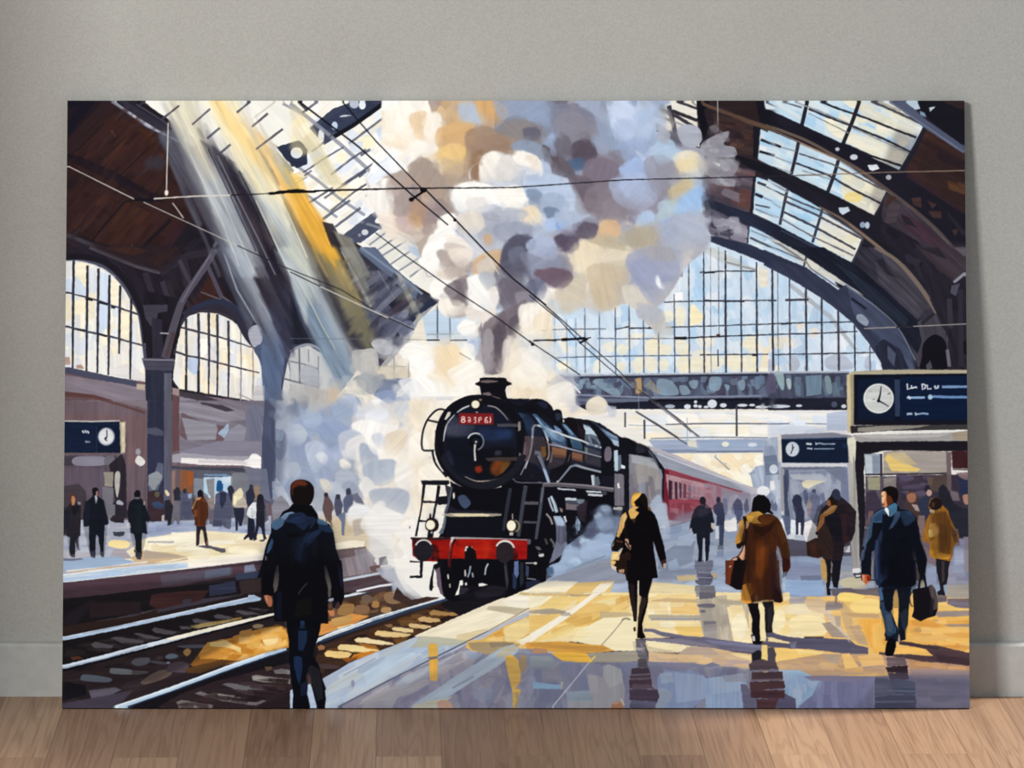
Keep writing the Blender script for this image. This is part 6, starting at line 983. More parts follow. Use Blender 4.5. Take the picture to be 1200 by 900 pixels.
E(135, 460, 18, 20, '383c52'); E(318, 438, 20, 24, '373950'); E(193, 490, 9, 14, 'c9b49a'); E(214, 428, 10, 12, '4c506a')
P("130 560 147 555 150 632 140 632 138 580 130 632", '2f3248'); P("100 600 130 560 165 590 190 560 230 590 230 640 100 640", 'e4e6ea', al=.0)
P("75 320 98 325 98 380 88 450 100 520 105 625 82 630 75 540", '49526a', tx=.15, ang=88); P("58 315 75 320 78 560 60 540", '9c9ca4', ang=88); P("72 540 100 530 105 625 80 632", '5c6680')
P("100 560 125 560 120 630 105 630", 'e9ecf0'); P("148 570 162 570 158 640 148 640", 'f0f0f0', al=.9); P("165 575 200 560 235 600 230 640 165 640", 'eceaea'); P("55 560 72 550 78 625 60 610", 'eceef2'); P("95 625 240 630 230 665 95 650", 'c3cede', al=.9)
# small board
P("60 160 300 150 395 165 395 180 300 178 60 180", '7c808e'); P("45 168 62 165 66 292 48 286", 'd4d0c8'); P("62 180 380 172 378 292 300 294 66 292", '121d33', tx=.1, rg=.2); L("72 182 370 178", '2b3a58', 1.2); P("60 293 370 293 372 312 62 316", 'cfcfd4'); P("60 312 370 310 340 322 80 325", '6a7284')
E(115, 228, 34, 37, '33405c'); E(114, 228, 31, 34, 'c9d0da'); L("114 205 114 232 106 250", '2b3040', 1.2); L("114 232 122 215", '2b3040', 1)
L("178 202 205 204", 'c3ccd8', 2.4, rg=.5); L("222 206 240 200 260 204 315 203", '93a3ba', 1.6, rg=.4); L("182 224 208 226", 'b4bece', 1.8, rg=.5); L("215 226 310 226", '7d8ea8', 1.5, rg=.3); L("222 196 228 206", 'b9c4d4', 1.2)
P("345 200 375 200 372 220 350 220", '1a2a44')
# small-kiosk right side
P("340 330 372 320 385 560 345 540", '6d7690', al=.8)
# big kiosk
P("370 170 400 165 415 200 410 560 420 790 440 800 400 810 385 560 375 200", 'b0aca4', tx=.15, ang=88); P("370 190 395 175 402 220 395 300 385 280", 'd8d4c4'); P("380 560 415 540 430 600 430 780 395 790", 'a19e9c', tx=.2, ang=88); P("400 220 415 230 425 560 415 780 400 700", '8c8a88', al=.7, ang=88)
P("412 190 940 190 940 235 860 235 545 235 460 255 448 330 460 560 430 760 425 560 408 300", '1b1820', tx=.15); P("412 195 940 188 940 235 800 238 600 232 420 240", '1a1720')
P("450 250 525 250 525 345 455 345", '9aa4b2'); P("455 255 485 258 490 340 460 340", 'bcc4cc'); P("490 260 520 262 520 340 492 340", '8490a0'); L("530 250 532 430", '3b3742', 3)
P("540 240 620 232 840 240 838 345 540 345", 'a39a90', tx=.2, ang=8); P("545 270 560 250 600 270 680 310 715 320 700 334 580 332", 'e6c878'); P("600 240 840 250 838 330 720 320 640 290", 'a59c96'); P("560 245 640 245 700 300 640 300 580 270", 'cdb98c', al=.8); L("455 348 840 342", '2e2a34', 2)
P("455 355 600 355 600 560 455 600", '57505c', tx=.2, ang=88); P("465 360 525 360 525 420 470 418", '97947c'); P("540 365 600 358 600 410 545 420", '8b8480'); P("600 350 770 350 940 345 940 700 600 700", '3c3542', tx=.2, ang=80); D("610 350 770 350 760 460 620 470", '4a4054 35303e 5a5068 453b48', 30, 22, 6, 5, 20, .8); P("770 355 860 350 860 420 800 430 760 420", '5a4a42', al=.9); P("835 240 860 240 858 420 838 420", '6d5f62', ang=88); P("860 235 940 235 940 318 865 318", '3c1f22', tx=.25, ang=88); P("865 318 940 318 940 330 865 325", '7a6c68'); P("880 340 935 335 935 375 900 360", '8b7678'); P("850 420 890 430 900 470 865 470", '8a7a80', al=.8)
P("460 430 500 420 530 480 540 560 470 600 455 520", '3c3444', tx=.2); P("470 520 490 515 500 560 480 600 465 570", '8a6a64', al=.6)
# crowd at right
for q, c in (("650 440 670 425 700 440 700 490 730 540 740 640 700 640 640 500", '4a3a38'), ("700 480 740 440 780 480 760 560 720 540", '31374c'), ("800 410 820 392 840 410 860 470 900 500 940 520 940 640 860 640 840 560 800 470", '23242e'), ("735 400 755 392 765 420 745 440 733 420", '2a2630'), ("890 360 935 380 940 450 900 440", '2b3350')):
    P(q, c, rg=.6, tx=.2)
B("650 445 668 425 692 440 690 470 670 480 655 468", 'a67258'); P("650 445 668 423 692 436 668 432", '4a2e24'); E(755, 433, 13, 15, 'caa69a'); B("912 450 925 440 940 450 940 485 922 485", 'b98a78'); P("672 485 700 490 710 520 690 515", 'b9a49c'); P("705 540 735 540 735 620 715 640 700 580", '8a7474'); P("745 360 775 360 765 400 750 395", '6b5a50')
P("820 540 940 500 940 640 820 640", '262833', tx=.2); P("915 640 940 640 940 810 920 800", '8a8290', tx=.2, ang=88); P("860 640 920 650 918 780 860 770", '8b90a8', tx=.15); P("870 690 918 690 918 770 875 775", 'a0a9c0', al=.9)
P("700 640 745 640 790 700 790 780 745 760", '7a6a72', al=.9); P("745 785 790 780 790 860 740 860", '8f9ab4')
P("860 620 890 600 900 680 870 680", '6b5d62', al=.8)
# big board
O(900, 290)
P("370 600 400 582 545 575 935 575 935 600 400 600", 'b0a68e', tx=.1); P("368 600 398 588 402 600 402 870 372 870", 'c9bd98', tx=.15, ang=88); P("385 600 402 595 402 860 390 850", 'a39678', ang=88)
P("402 598 940 592 940 835 402 835", '0c1120', tx=.1, rg=.2); P("420 620 590 610 590 815 420 815", '0f1a30', al=.9); P("620 610 940 604 940 815 620 815", '0c1a36', tx=.15, al=.9); P("592 620 618 620 618 795 595 795", '2d3a52', ang=88); P("402 810 940 812 940 835 402 835", '151520')
E(518, 710, 76, 74, '1b2638'); E(518, 710, 71, 70, 'c7cac8'); R(518, 710, 67, 66, 'e9e9e6', 1.2); E(518, 712, 55, 52, 'd0d2cf', al=.8)
L("530 652 526 690 517 722", '171a24', [1, 2.4]); L("517 720 540 732 566 748", '171a24', [2, .9]); E(518, 721, 8, 8, '14161e'); L("490 716 500 712", '6a6e74', 1); L("560 690 575 684", '3a3e48', 1); L("478 675 484 680", '8a8c90', .9)
for s_, c_, w_ in (("652 640 654 668 672 660 672 648", 'd5dae2', 1.9), ("672 662 694 656 698 662", 'd5dae2', 2), ("722 640 724 668 736 662 738 648 726 642", 'd5dae2', 1.9), ("745 645 748 666 766 664", 'd5dae2', 1.7), ("780 650 786 662 796 660 798 648", 'b9c2d0', 2.6), ("815 655 870 655 935 655", '7794bc', 3), ("650 706 690 706 735 705", '8fb0d4', 2.4), ("655 700 668 712", 'd0dcea', 2.6), ("755 706 780 700 850 704 935 703", '6a8cba', 3), ("650 783 676 782", 'a9bcd2', 2.6), ("690 776 694 790", 'c0cedd', 2), ("696 784 725 780 752 783", '8fa9c8', 2.2)):
    L(s_, c_, w_, rg=.4)
E(760, 703, 11, 12, 'a9c2dc')
P("388 845 420 836 935 832 935 856 560 862 420 872 390 862", '3b3838', tx=.2); P("400 850 540 838 760 836 700 848 480 866 400 866", '8b877e', tx=.2)
O(900, 470)
P("400 160 560 158 860 150 935 140 935 185 860 190 560 192 430 195 400 180", 'a4a2a0', tx=.2); P("860 150 935 142 935 185 870 188", 'a09280'); P("420 165 700 160 860 152 800 172 480 180", 'bcb9b8', al=.8); P("385 120 420 118 420 150 390 155", '2a262c')
P("370 180 405 170 412 200 408 290 400 250 395 200 375 210", 'e0dcc8')
# white floor objects by post
P("395 790 430 785 435 800 420 815 395 812", 'e4e4e6'); P("395 810 440 808 438 830 410 835", '3c3c46'); P("410 820 434 818 432 826 412 828", 'd9dade')
P("340 690 385 680 385 712 340 712", 'c9cdd4')
# ---- locomotive
O(620, 470)
# boiler / cab / tender silhouettes first
P("-120 -10 0 -10 0 40 60 10 100 30 115 65 150 70 160 105 180 78 240 85 330 105 420 165 560 235 600 270 635 320 630 480 610 560 480 560 440 600 300 640 180 620 140 760 60 830 0 850 -120 800", '14151f', tx=.2)
O(590, 460, 7.5)
P("20 80 180 130 420 300 560 420 780 470 860 500 860 660 640 640 560 700 380 740 200 560 100 400 60 200", '1c2438', tx=.2, ang=30)
P("60 120 110 130 250 240 280 300 260 400 190 330 130 220", '24304c', tx=.3, ang=50); P("75 130 115 140 190 210 150 240 110 210", '3d4f6c', tx=.3, ang=45); P("130 210 220 250 260 340 200 330", '2c3c58', tx=.3)
P("190 150 260 170 400 300 470 370 540 400 550 470 430 440 370 330 300 240", '38506e', tx=.3, ang=42); P("240 190 300 230 380 320 330 300 280 250", '7c9cbc', tx=.2, ang=45); P("300 250 370 330 400 400 370 400", '86a2be', al=.8); P("380 310 470 370 520 380 540 440 420 420", '5f7c9a', tx=.3, ang=30); P("440 290 490 310 520 360 460 350", '6a86a8')
P("510 270 560 300 640 390 680 440 700 490 600 470 570 420 540 340", '3f5a74', tx=.3, ang=45); P("515 280 545 285 620 370 600 380", '6d8eae'); P("560 430 690 460 690 510 600 490", '35506a', tx=.3)
P("700 280 760 300 810 340 830 400 850 460 860 500 730 470 710 400", '5a6c80', tx=.3, ang=60); P("700 285 770 320 810 350 820 390 770 370 720 370", 'b9cad6', tx=.15); P("720 380 820 390 840 460 720 450", '4f5360', tx=.3); P("690 500 760 490 850 520 850 660 720 620", '3a3c48', tx=.3)
P("520 230 600 225 690 290 720 340 715 410 690 430 640 380 580 320", '120e14'); P("640 260 720 350 710 420 660 370", '1f1a20')
# lower boiler
P("190 380 260 390 330 390 380 420 370 600 300 640 200 600 160 560", '3d3640', tx=.3, ang=85); P("190 385 250 400 240 540 200 610 170 560", '6b5a5e', tx=.3, ang=88); P("265 410 330 420 350 500 330 590 280 530", '4a4248', tx=.3, ang=88); P("330 480 370 480 375 560 350 580 330 540", 'a0682e'); P("420 480 555 510 550 620 440 580", '8a5c44', tx=.25, ang=10); P("425 480 550 500 550 545 430 540", 'a57050', tx=.2, ang=10); P("430 575 545 580 520 640 460 690 400 680 385 640", '3a3640', tx=.3); P("590 520 700 545 695 620 600 590", '8d5a40', tx=.2, ang=10); P("595 525 695 550 695 575 600 560", '9c6a4e'); P("420 440 560 480 555 500 425 470", '8a95a4'); P("700 540 740 555 730 600 700 600", '5a4c48'); P("565 520 585 540 580 600 530 650 560 590", 'c4a890', al=.6)
P("700 480 740 490 740 540 700 530", '6f8478', al=.8)
P("410 680 520 640 560 620 640 640 860 700 860 800 480 800 400 760", '101018')
# bands
L("345 330 375 400 395 470 395 560 365 640 330 660", '0e0e16', 4.5, sm=True); L("355 335 380 400 392 430", 'c9ced6', 1.8, sm=True); L("385 430 398 480 398 560 380 600", 'cdb9a4', 2, sm=True); L("430 520 425 560 410 620", 'a99a90', 2.6, al=.8)
L("470 290 545 350 575 440 570 540 535 640 480 700", '0e0e16', 3.4, sm=True); L("545 400 590 470 595 560 570 640", '0e0e16', 2.4, sm=True); L("690 430 705 500 705 600", '14121a', 2, sm=True); L("185 150 260 220 330 320 350 380", '10131e', 3, sm=True); L("60 130 150 240 180 330 200 440", '0c0f18', 4, sm=True)
# domes
B("182 110 200 75 250 60 330 62 390 90 425 130 440 160 470 150 505 165 515 200 520 260 490 290 450 295 420 260 380 210 300 190 230 160 190 140", '101018', rg=.6); P("290 90 340 80 390 110 380 150 330 130", '1d2436', al=.9); B("455 190 500 190 505 230 470 250", '2b3446', al=.8); L("200 80 260 66", '2b2a34', 1)
# handrail
L("245 760 250 400 250 320 262 295 300 292 370 320 470 355 560 390 680 425 740 450 860 488", 'd0d5da', [0, 0, 0, 1.8, 2, 2, 2, 1.5, 1.2], rg=.1); L("252 400 252 320 262 298 300 294", 'c3c8ce', 1.6); L("255 390 255 450 240 520 215 590 150 730", '9a9aa4', [1.8, 1], sm=True)
L("400 460 480 475 560 495 700 530 860 572", '8a8d98', [1.2, 1.8, 1])
# smoke deflector stays
L("275 525 310 530 400 800", '8ea2bc', [3.4, 3.6]); E(290, 538, 18, 16, '8d8f9c'); L("300 560 330 620 395 790", 'b9c8da', 1.4); L("640 640 590 655 545 710 480 790", '77828f', [3, 2]); L("630 640 720 670 865 706", '9aa2ae', [3, 2.4]); L("480 780 470 795", 'c9c9c9', 2)
# cab
P("720 240 800 260 860 330 960 420 1060 490 1060 560 980 560 970 740 860 740 860 480 820 380 760 300", '0f1018'); P("760 255 830 290 1000 390 980 400 900 360 820 300", '2d3a50'); P("840 315 900 350 1040 440 1060 495 980 460 930 410", '566a86', tx=.2, ang=40); P("940 410 1030 440 1062 495 975 470", 'a5b8cb', tx=.1); P("860 320 1000 395 1010 420 920 380", '8295ac')
B("890 510 910 480 940 490 950 540 940 600 900 610 885 570", '6d6472'); P("970 515 1000 510 1005 540 1005 700 975 690", 'b4c8d6', tx=.2, ang=88); P("1005 560 1030 555 1035 650 1008 680", '5b6b7c'); P("1030 640 1070 650 1070 670 1035 665", 'dfe6ea'); P("1045 595 1110 605 1110 625 1045 625", '9fb0bd'); P("975 715 1060 725 1062 900 975 900", '6f6a74', tx=.25, ang=88); P("985 780 1050 780 1050 900 985 900", '8a8690', al=.7, ang=88); P("1000 810 1010 800 1015 830 1030 835 1010 840", 'eeeae4')
P("770 730 800 730 810 820 780 825", '9fb0bc'); P("800 750 830 740 850 800 840 825 800 825", '565c68'); L("775 735 790 820", 'dfe4e8', 1.2)
# running board
P("90 780 340 790 350 800 100 800", '3a3840'); L("90 780 110 795 340 798", '6c6670', 1.6); P("340 800 480 800 720 815 970 845 970 880 720 850 480 840 340 838", '5a565e', tx=.2, ang=4); L("350 802 480 802 720 818 970 848", '8a8488', 1.2); P("465 840 630 855 640 870 480 862", 'b9c4cc'); P("720 868 860 875 865 890 730 888", 'c9d2d8')
O(590, 560, 7.5)
P("-20 20 340 60 970 130 970 260 1080 300 1000 320 900 240 800 280 700 500 560 640 540 760 400 800 200 800 200 900 -20 900", '0c0c14', tx=.1)
P("340 55 480 50 720 75 970 100 970 128 720 100 480 82 340 85", '5a565e', tx=.2, ang=4); L("350 55 480 52 720 72 970 102", '8a8488', 1.2); P("468 92 630 105 640 120 480 108", 'c9d2d8'); P("720 115 860 125 862 140 730 132", 'c9d2d8'); P("738 145 870 150 870 168 745 162", 'd0d8dc'); E(888, 140, 20, 18, '3f4350')
P("980 -20 1060 -20 1062 250 978 250", '74707a', tx=.25, ang=88); P("1000 60 1012 50 1015 75 1030 85 1008 90", 'eeeae4'); P("965 265 1040 268 1040 290 965 285", 'b0acae'); P("970 290 1040 292 1035 340 990 340", '3a4050')
P("540 180 640 182 640 205 545 205", 'c4ccd4'); P("640 190 710 195 710 240 640 230", '6f7a88'); P("545 205 640 208 665 240 545 230", '3f4550'); P("545 230 670 240 660 290 548 285", '6a6268', tx=.2); P("640 260 740 200 720 400 660 380", '2b242e', tx=.3, soft=1)
L("395 180 420 260 440 300", 'a9b4c0', 2.2); L("415 165 450 240 468 310", '9db0c4', [3, 4]); L("420 170 460 300", 'e1e8ee', 1); P("490 265 520 280 520 310 500 300", '8a7a70'); P("525 345 545 340 558 390 545 400", 'd5dade')
# driving wheel region (bluish plate)
P("435 340 500 340 545 380 555 480 555 620 520 680 440 740 400 760 440 640 465 540 460 430", '6f7488', tx=.25, ang=88); P("438 345 500 345 535 400 530 440 470 420", 'a9bcd2', tx=.2); P("480 430 540 430 550 560 500 600 470 560", '5b5a6e', al=.9, tx=.3, ang=88)
L("375 320 410 360 430 415", 'b0a9a4', 2, al=.9); L("410 540 440 580 445 620", '6c6a6c', 2.4, al=.9); L("365 540 385 590", '4a4848', 2.4); 
P("635 340 650 350 675 400 670 470 640 475 632 420", '9cb4cc'); L("650 380 645 500", '6b7a90', 1.6)
P("272 605 300 608 330 640 290 640", '5a5a66'); P("305 680 350 670 355 695 315 702", 'cdcac8'); L("205 757 290 752", '9a9a98', 1.5); E(278, 757, 20, 16, 'cfc8be'); L("270 650 330 670", '33323c', 2)
# steam by wheels
P("560 600 640 540 700 500 740 540 800 520 850 480 900 500 960 480 1000 420 1080 340 1200 340 1200 700 900 720 700 770 600 820 440 880 400 860 400 780 480 750 540 700", '93a6c2', tx=.12)
P("800 300 840 250 900 240 950 270 960 330 1020 340 1060 360 1020 520 900 540 840 500 760 520 700 500 740 420 800 370", '707e98', tx=.2, soft=2, al=.95); P("580 590 700 500 760 400 800 380 840 480 780 560 640 640", '4c5268', al=.8, soft=4)
for q, c in (("660 560 700 525 770 550 740 590 700 605", 'b0c6dc'), ("570 740 620 700 670 720 680 765 580 770", 'b0c8de'), ("555 600 640 620 680 680 600 720 500 750", 'a3b7d2'), ("680 620 780 560 900 560 960 640 900 700 760 720 680 700", 'a8bcd8'), ("780 540 850 490 900 500 960 500 960 560 860 600 780 590", '9db2d0'), ("410 780 480 755 540 770 560 820 480 860 420 850", 'a0b4ce'), ("800 320 840 310 880 350 830 370 800 350", '9fb0c8'), ("850 260 920 250 950 300 900 320", '8fa0b8'), ("820 380 900 360 960 380 960 450 860 470", '8899b4'), ("380 800 430 790 440 850 400 880 380 860", '4f6684')):
    V(q, c, 1, tx=.1)
G(); S("665 600 745 590 745 640 700 665 655 675 660 640", 120, 10, 6, -20, 50, .5, .5, 2)
O(590, 560, 7.5)
L("600 810 700 768 900 690", '7b8698', 2, al=.6)
# tender
O(620, 470)
P("465 250 560 235 610 290 625 350 620 470 640 560 600 620 560 600 520 500 470 520", '83838e', tx=.3, ang=88)
D("470 260 610 300 620 470 470 510", '8b8b96 77747e 9a9894 6f6c78 a09a98 848ca0', 60, 30, 7, 88, 6, .7); P("478 250 560 275 605 300 610 325 480 290", 'a3a7ac', al=.9); P("500 300 560 300 560 380 510 390", 'a09a94', al=.7, ang=88)
P("420 170 470 178 540 225 560 240 600 275 635 320 612 322 580 270 540 262 470 250 440 300 420 260", '101018'); D("440 170 560 220 600 270 480 240", '14141c 22222c', 14, 10, 7, 20, 40, .9); L("560 236 590 275 610 320", '5a6472', 1.4)
P("440 230 468 260 468 500 440 500", '12131c')
P("400 345 445 350 446 495 400 490", '74707a', tx=.25, ang=88); P("412 390 420 385 424 405 430 408 416 412", 'eeeae4'); P("395 500 438 500 436 515 395 512", 'b0acae'); P("398 235 416 232 418 325 400 330", 'b4c8d6'); P("418 255 432 255 432 320 418 330", '5b6b7c'); P("430 300 450 308 450 320 432 318", 'dfe6ea')
V("570 480 610 440 630 490 640 560 640 640 600 640 570 560", 'a9b6ca', .9); V("580 520 640 480 652 560 660 620 600 640", 'b0bccf', .9)
# chimney
O(470, 430, 7.5)
P("690 100 740 95 900 98 925 105 930 125 970 145 972 158 950 166 925 175 915 210 925 260 950 310 1000 335 1060 350 1090 345 1200 360 1200 420 900 400 720 280 700 230 690 175 650 158 650 148 690 130", '0d0d14', rg=.3)
P("700 125 760 118 850 125 850 135 760 145 700 142", '6b5d60'); P("720 230 770 225 800 250 780 258 720 250", '6f6266'); L("800 262 860 280 920 320", '8a7872', 1.4, al=.8); P("820 275 900 290 1000 380 960 400 860 330", '14141d')
# smokebox front
B("300 600 320 500 370 400 450 320 560 265 660 248 760 255 860 285 950 340 1010 400 1060 500 1080 620 1070 760 1040 880 980 980 880 1050 740 1090 620 1085 500 1040 400 960 330 850 295 730", '0e0e16', rg=.3)
B("372 640 385 540 430 450 500 385 600 340 700 330 800 345 880 385 950 450 1000 540 1015 640 1005 760 960 860 890 940 800 990 700 1010 600 1000 510 955 430 880 385 780", '141826', rg=.2, tx=.2)
clip("372 640 385 540 430 450 500 385 600 340 700 330 800 345 880 385 950 450 1000 540 1015 640 1005 760 960 860 890 940 800 990 700 1010 600 1000 510 955 430 880 385 780")
P("400 500 470 430 540 500 660 520 620 600 560 620 420 620 390 580", '2f3444', tx=.3, al=.9, soft=2); P("400 540 520 500 600 560 500 620 400 620", '3a4052', al=.8, soft=3); P("420 560 480 550 470 600 430 600", '4a3c44', al=.5, soft=2); P("660 540 860 530 980 560 970 640 820 660 700 640", '1f2c4a', tx=.3, al=.9, soft=3); P("820 570 960 560 970 620 860 630", '26375c', al=.8, soft=3); P("400 620 640 640 700 760 620 960 460 920 380 780", '10121c', al=.9, soft=3); P("640 720 1000 700 1000 900 800 1000 640 1000", '0c0c12', al=.8, soft=3)
P("380 750 430 740 470 860 440 880", '23263a', al=.8, soft=1)
P("820 800 960 810 960 880 900 960 850 970 790 940 780 900", '5e3418', al=.9, soft=1.5, tx=.4, ang=60); P("830 820 880 830 860 900 800 920", '8c3c18', al=.6, soft=1.5); P("880 840 960 840 930 920 870 940", '6b4a24', al=.8, soft=1.5); P("650 880 700 870 715 920 680 940 650 920", '8c2c18', al=.9, soft=1); P("830 740 880 745 880 780 820 780", '4a4a5a', al=.6, soft=1)
clip()
# rim lights
L("372 660 385 570 415 490 470 425", 'b9bcc0', [1, 2.4, 1], sm=True); L("490 405 540 370 600 345", 'c4c6ca', [1, 2, 1.6], sm=True); L("760 345 830 360 890 410 940 470", '8f8c90', [1.4, 1.6, .8], sm=True); P("380 465 410 400 435 400 430 430 395 470", 'd3cfc6'); L("560 968 660 1008 780 1005 850 985", 'b8a898', [.6, 1.4, .6], sm=True)
L("300 560 310 700 340 800 400 900", '20202a', 1.5, al=.5)
# hinges
P("840 505 1030 502 1030 530 850 530", '46444e', tx=.2); P("1028 485 1050 485 1050 560 1028 570", '8b8480'); P("740 805 1020 798 1030 830 760 832", '3c3434'); P("1035 760 1055 765 1055 860 1035 850", '6b6462')
P("1085 610 1160 630 1150 740 1110 840 1070 830 1090 720", '6b5a60', al=.8, tx=.3, ang=88); L("1200 520 1170 520 1160 560 1150 660 1130 780 1090 900", 'b6babf', [2, 2, 1.2], sm=True)
# hand wheel
R(655, 660, 70, 75, '9aa0aa', 1.6, -60, 75, al=.7); R(655, 655, 72, 68, 'c9ccd0', 1.8, 200, 300); R(655, 662, 46, 46, '05060a', 3, al=.7); E(658, 664, 10, 10, 'b9b4b0'); L("650 685 645 740 652 830", 'd3d1cc', [2.6, 2, 2.2])
# headlamp
B("600 300 640 280 680 285 715 295 720 330 700 370 650 378 615 350", '120f12'); P("680 285 710 285 705 305 685 300", '7c6c60'); E(653, 333, 37, 36, '9a8560'); E(653, 333, 33, 32, 'f6f0d8'); P("650 395 680 400 665 412", 'b89a90')
# number plate
P("505 410 810 412 812 512 510 510", '711a1e', tx=.15, rg=.2); P("520 422 800 422 800 500 525 500", '7c1d22', rg=.2)
c = 'f0d8cc'
R(545, 452, 13, 10, c, 1.1, rg=0); R(545, 478, 16, 13, c, 1.3, rg=0)
L("585 452 598 446 610 456 598 468", c, 1, al=.9, rg=0); R(600, 478, 10, 10, c, 1.1, al=.85, rg=0)
L("640 450 655 446 658 458 640 466 658 474 655 492 640 494", c, 1.1, rg=0); L("682 494 684 452 700 446 705 462 690 472", c, 1.1, rg=0)
L("760 448 742 452 738 470 756 472", c, 1.3, rg=0); L("738 470 738 492 756 494 760 478", c, 1.3, rg=0); L("782 448 786 470 784 488 772 494", c, 1.3, rg=0); E(782, 442, 4, 4, c)
# left rail loops
L("390 385 350 375 310 385 265 425 225 480 195 560 182 640 182 700 200 738 290 738", '16151c', 2.2, sm=True); L("225 470 330 492", '16151c', 2.2); L("275 740 285 800 310 860 345 905", '16151c', 2.6, sm=True)
O(470, 540, 7.5)
L("285 -20 310 40 360 100 400 150", '16151c', 2.6, sm=True); L("305 0 330 45 370 100", 'f4eee2', 1.6, sm=True)
# front frame
P("430 190 520 228 640 252 760 258 900 232 1000 165 1010 300 450 300", '0b0b12', tx=0)
P("430 180 520 240 640 270 800 270 950 220 1020 170 1200 190 1200 900 1100 690 440 680 330 680 350 640 380 600 380 500 440 240", '0b0b12', tx=.1)
B("350 0 420 100 520 190 640 245 760 255 880 225 980 150 1060 40 1100 -40 1040 -40 980 60 900 130 800 175 700 190 600 180 500 130 420 40 380 -60", '1a1b24', tx=.1, rg=.3)
L("980 160 1010 190 1060 198 1200 198", '5c5a66', 1.4)
P("172 178 420 176 425 205 400 220 185 215", '15151d', rg=.3); E(408, 158, 16, 13, 'e8e0d0')
P("190 200 215 215 205 300 140 670 120 668 170 420", '14141c', rg=.2); P("318 220 348 225 330 330 290 520 270 520 300 360", '17171f', rg=.2); P("195 355 300 360 300 378 195 376", '18181f'); P("155 525 240 530 240 545 155 545", '18181f'); P("320 320 410 310 410 385 330 395 310 370", '14141c')
P("345 225 380 225 400 300 335 315 350 270", 'f4f0e4'); P("385 215 450 240 420 400 400 300", '33343f'); P("440 230 455 235 420 400 400 470 375 465 400 400", '4b525e', tx=.2); E(463, 312, 9, 28, 'efe7d4'); P("312 400 370 390 385 400 375 470 390 500 370 560 345 610 325 600 330 520 300 500", 'f1ece2')
B("498 330 530 305 570 315 610 370 600 400 560 425 520 390", '3e4964', tx=.2)
P("430 400 500 440 640 440 880 460 890 480 400 470", '1c1c28'); P("350 480 440 465 790 468 880 472 880 488 790 495 440 498", 'a29a88', rg=.3); P("440 472 720 470 780 480 770 492 480 494", 'e4d8b4', rg=.2); P("380 490 400 480 390 560 370 640 345 655 330 640 360 590", '606c76', tx=.2); P("400 510 500 500 900 510 900 670 400 670", '0f1018')
L("960 245 930 400 900 620", '2c2f3c', 3.4); L("1095 225 1070 380 1030 670", '3b3e4a', [5, 4]); L("1090 225 1068 380", '5a5c68', 2); P("1085 365 1200 368 1200 390 1085 388", '4c4c56'); P("1085 535 1190 540 1190 556 1085 552", '4c4c56'); 
O(590, 560, 7.5)
L("190 80 165 300 130 520", '3b3e4a', [3.6, 3]); L("345 90 320 300 285 545", '464a56', [4, 3.4]); L("350 80 330 220", '6a6c76', 1.4); P("180 212 305 215 305 240 180 240", '54525c'); P("175 385 290 388 290 406 175 404", '4c4c56'); P("200 250 300 250 300 380 190 380", '0b0b12'); L("60 100 10 400", '2c2f3c', 4)
# lamps
O(470, 540, 7.5)
P("250 470 262 468 266 510 245 515", '1a1418'); B("215 545 240 510 290 510 325 540 330 590 300 625 250 625 215 600", '20151a'); E(258, 570, 45, 46, '5c4420'); E(258, 570, 39, 41, 'f8f2dc'); P("235 620 290 620 280 680 230 680", '101018'); E(268, 636, 11, 11, '9a9a98')
L("978 470 980 530", 'aca69c', 1.3); B("930 560 950 525 1000 525 1035 560 1030 610 990 640 940 620", '2b2828'); R(990, 580, 48, 52, '8a7c60', 1.6, -80, 70); E(968, 576, 42, 50, '6b5426'); E(968, 576, 38, 46, 'f8f2dc'); P("952 635 985 635 985 662 952 662", 'b8b4b0')
# buffer beam
P("78 680 440 680 1140 700 1140 715 1110 720 1105 872 400 880 340 895 250 890 180 890 100 840 95 700", '8d120f', tx=.15, rg=.2)
P("440 700 800 700 800 860 440 865", 'a2160f', tx=.25, ang=10); P("520 720 780 715 780 860 520 860", 'b02210', al=.7, tx=.3, soft=2); P("270 700 430 700 410 860 290 860", '86100f', tx=.2); P("990 715 1100 720 1098 865 990 865", '9c1413', tx=.2); P("720 740 780 735 770 840 730 850", 'bb3a14', al=.6, soft=2); P("100 700 190 700 110 760 100 750", '3a1218')
P("78 680 440 682 440 700 95 702", '2a1a20'); L("440 684 640 686 850 690 1140 702", 'a5a0a2', [2.6, 1.6, 1]); P("1105 700 1140 700 1135 740 1110 740", '565863')
B("118 760 140 715 200 700 260 725 280 780 270 840 230 880 170 890 125 850 105 800", '1e1c22', tx=.2); R(198, 785, 78, 84, 'd3d0cc', 2, 205, 330); P("270 730 330 760 340 870 260 880 280 800", '3c0e12')
B("830 790 850 735 910 712 970 735 995 790 990 850 950 895 890 910 840 870", '231d22', tx=.2); E(900, 830, 45, 45, '33272c', soft=2, al=.8); R(912, 790, 82, 80, 'dcd8d2', 2.4, 205, 345); E(990, 770, 12, 12, 'd8cfc4'); P("980 760 1020 800 1030 860 980 880", '3c0e12')
L("455 680 435 740 425 820 415 900", 'd8c8c4', [3, 2.4, 1.6], sm=True); L("480 695 450 740 432 860", '1a1016', 3, al=.9); E(450, 684, 16, 9, 'c8c4c4'); P("485 720 500 700 505 750 490 760", '6d0f0c')
P("560 770 590 750 650 790 660 830 665 900 560 900", '0e0c12'); B("560 775 580 752 592 770 580 805 560 800", 'e0d8d4'); L("592 780 600 820", 'e0d8d4', 1.6); E(620, 770, 8, 10, 'b9b4b4'); L("640 790 650 780", 'a8a4a4', 1.4)
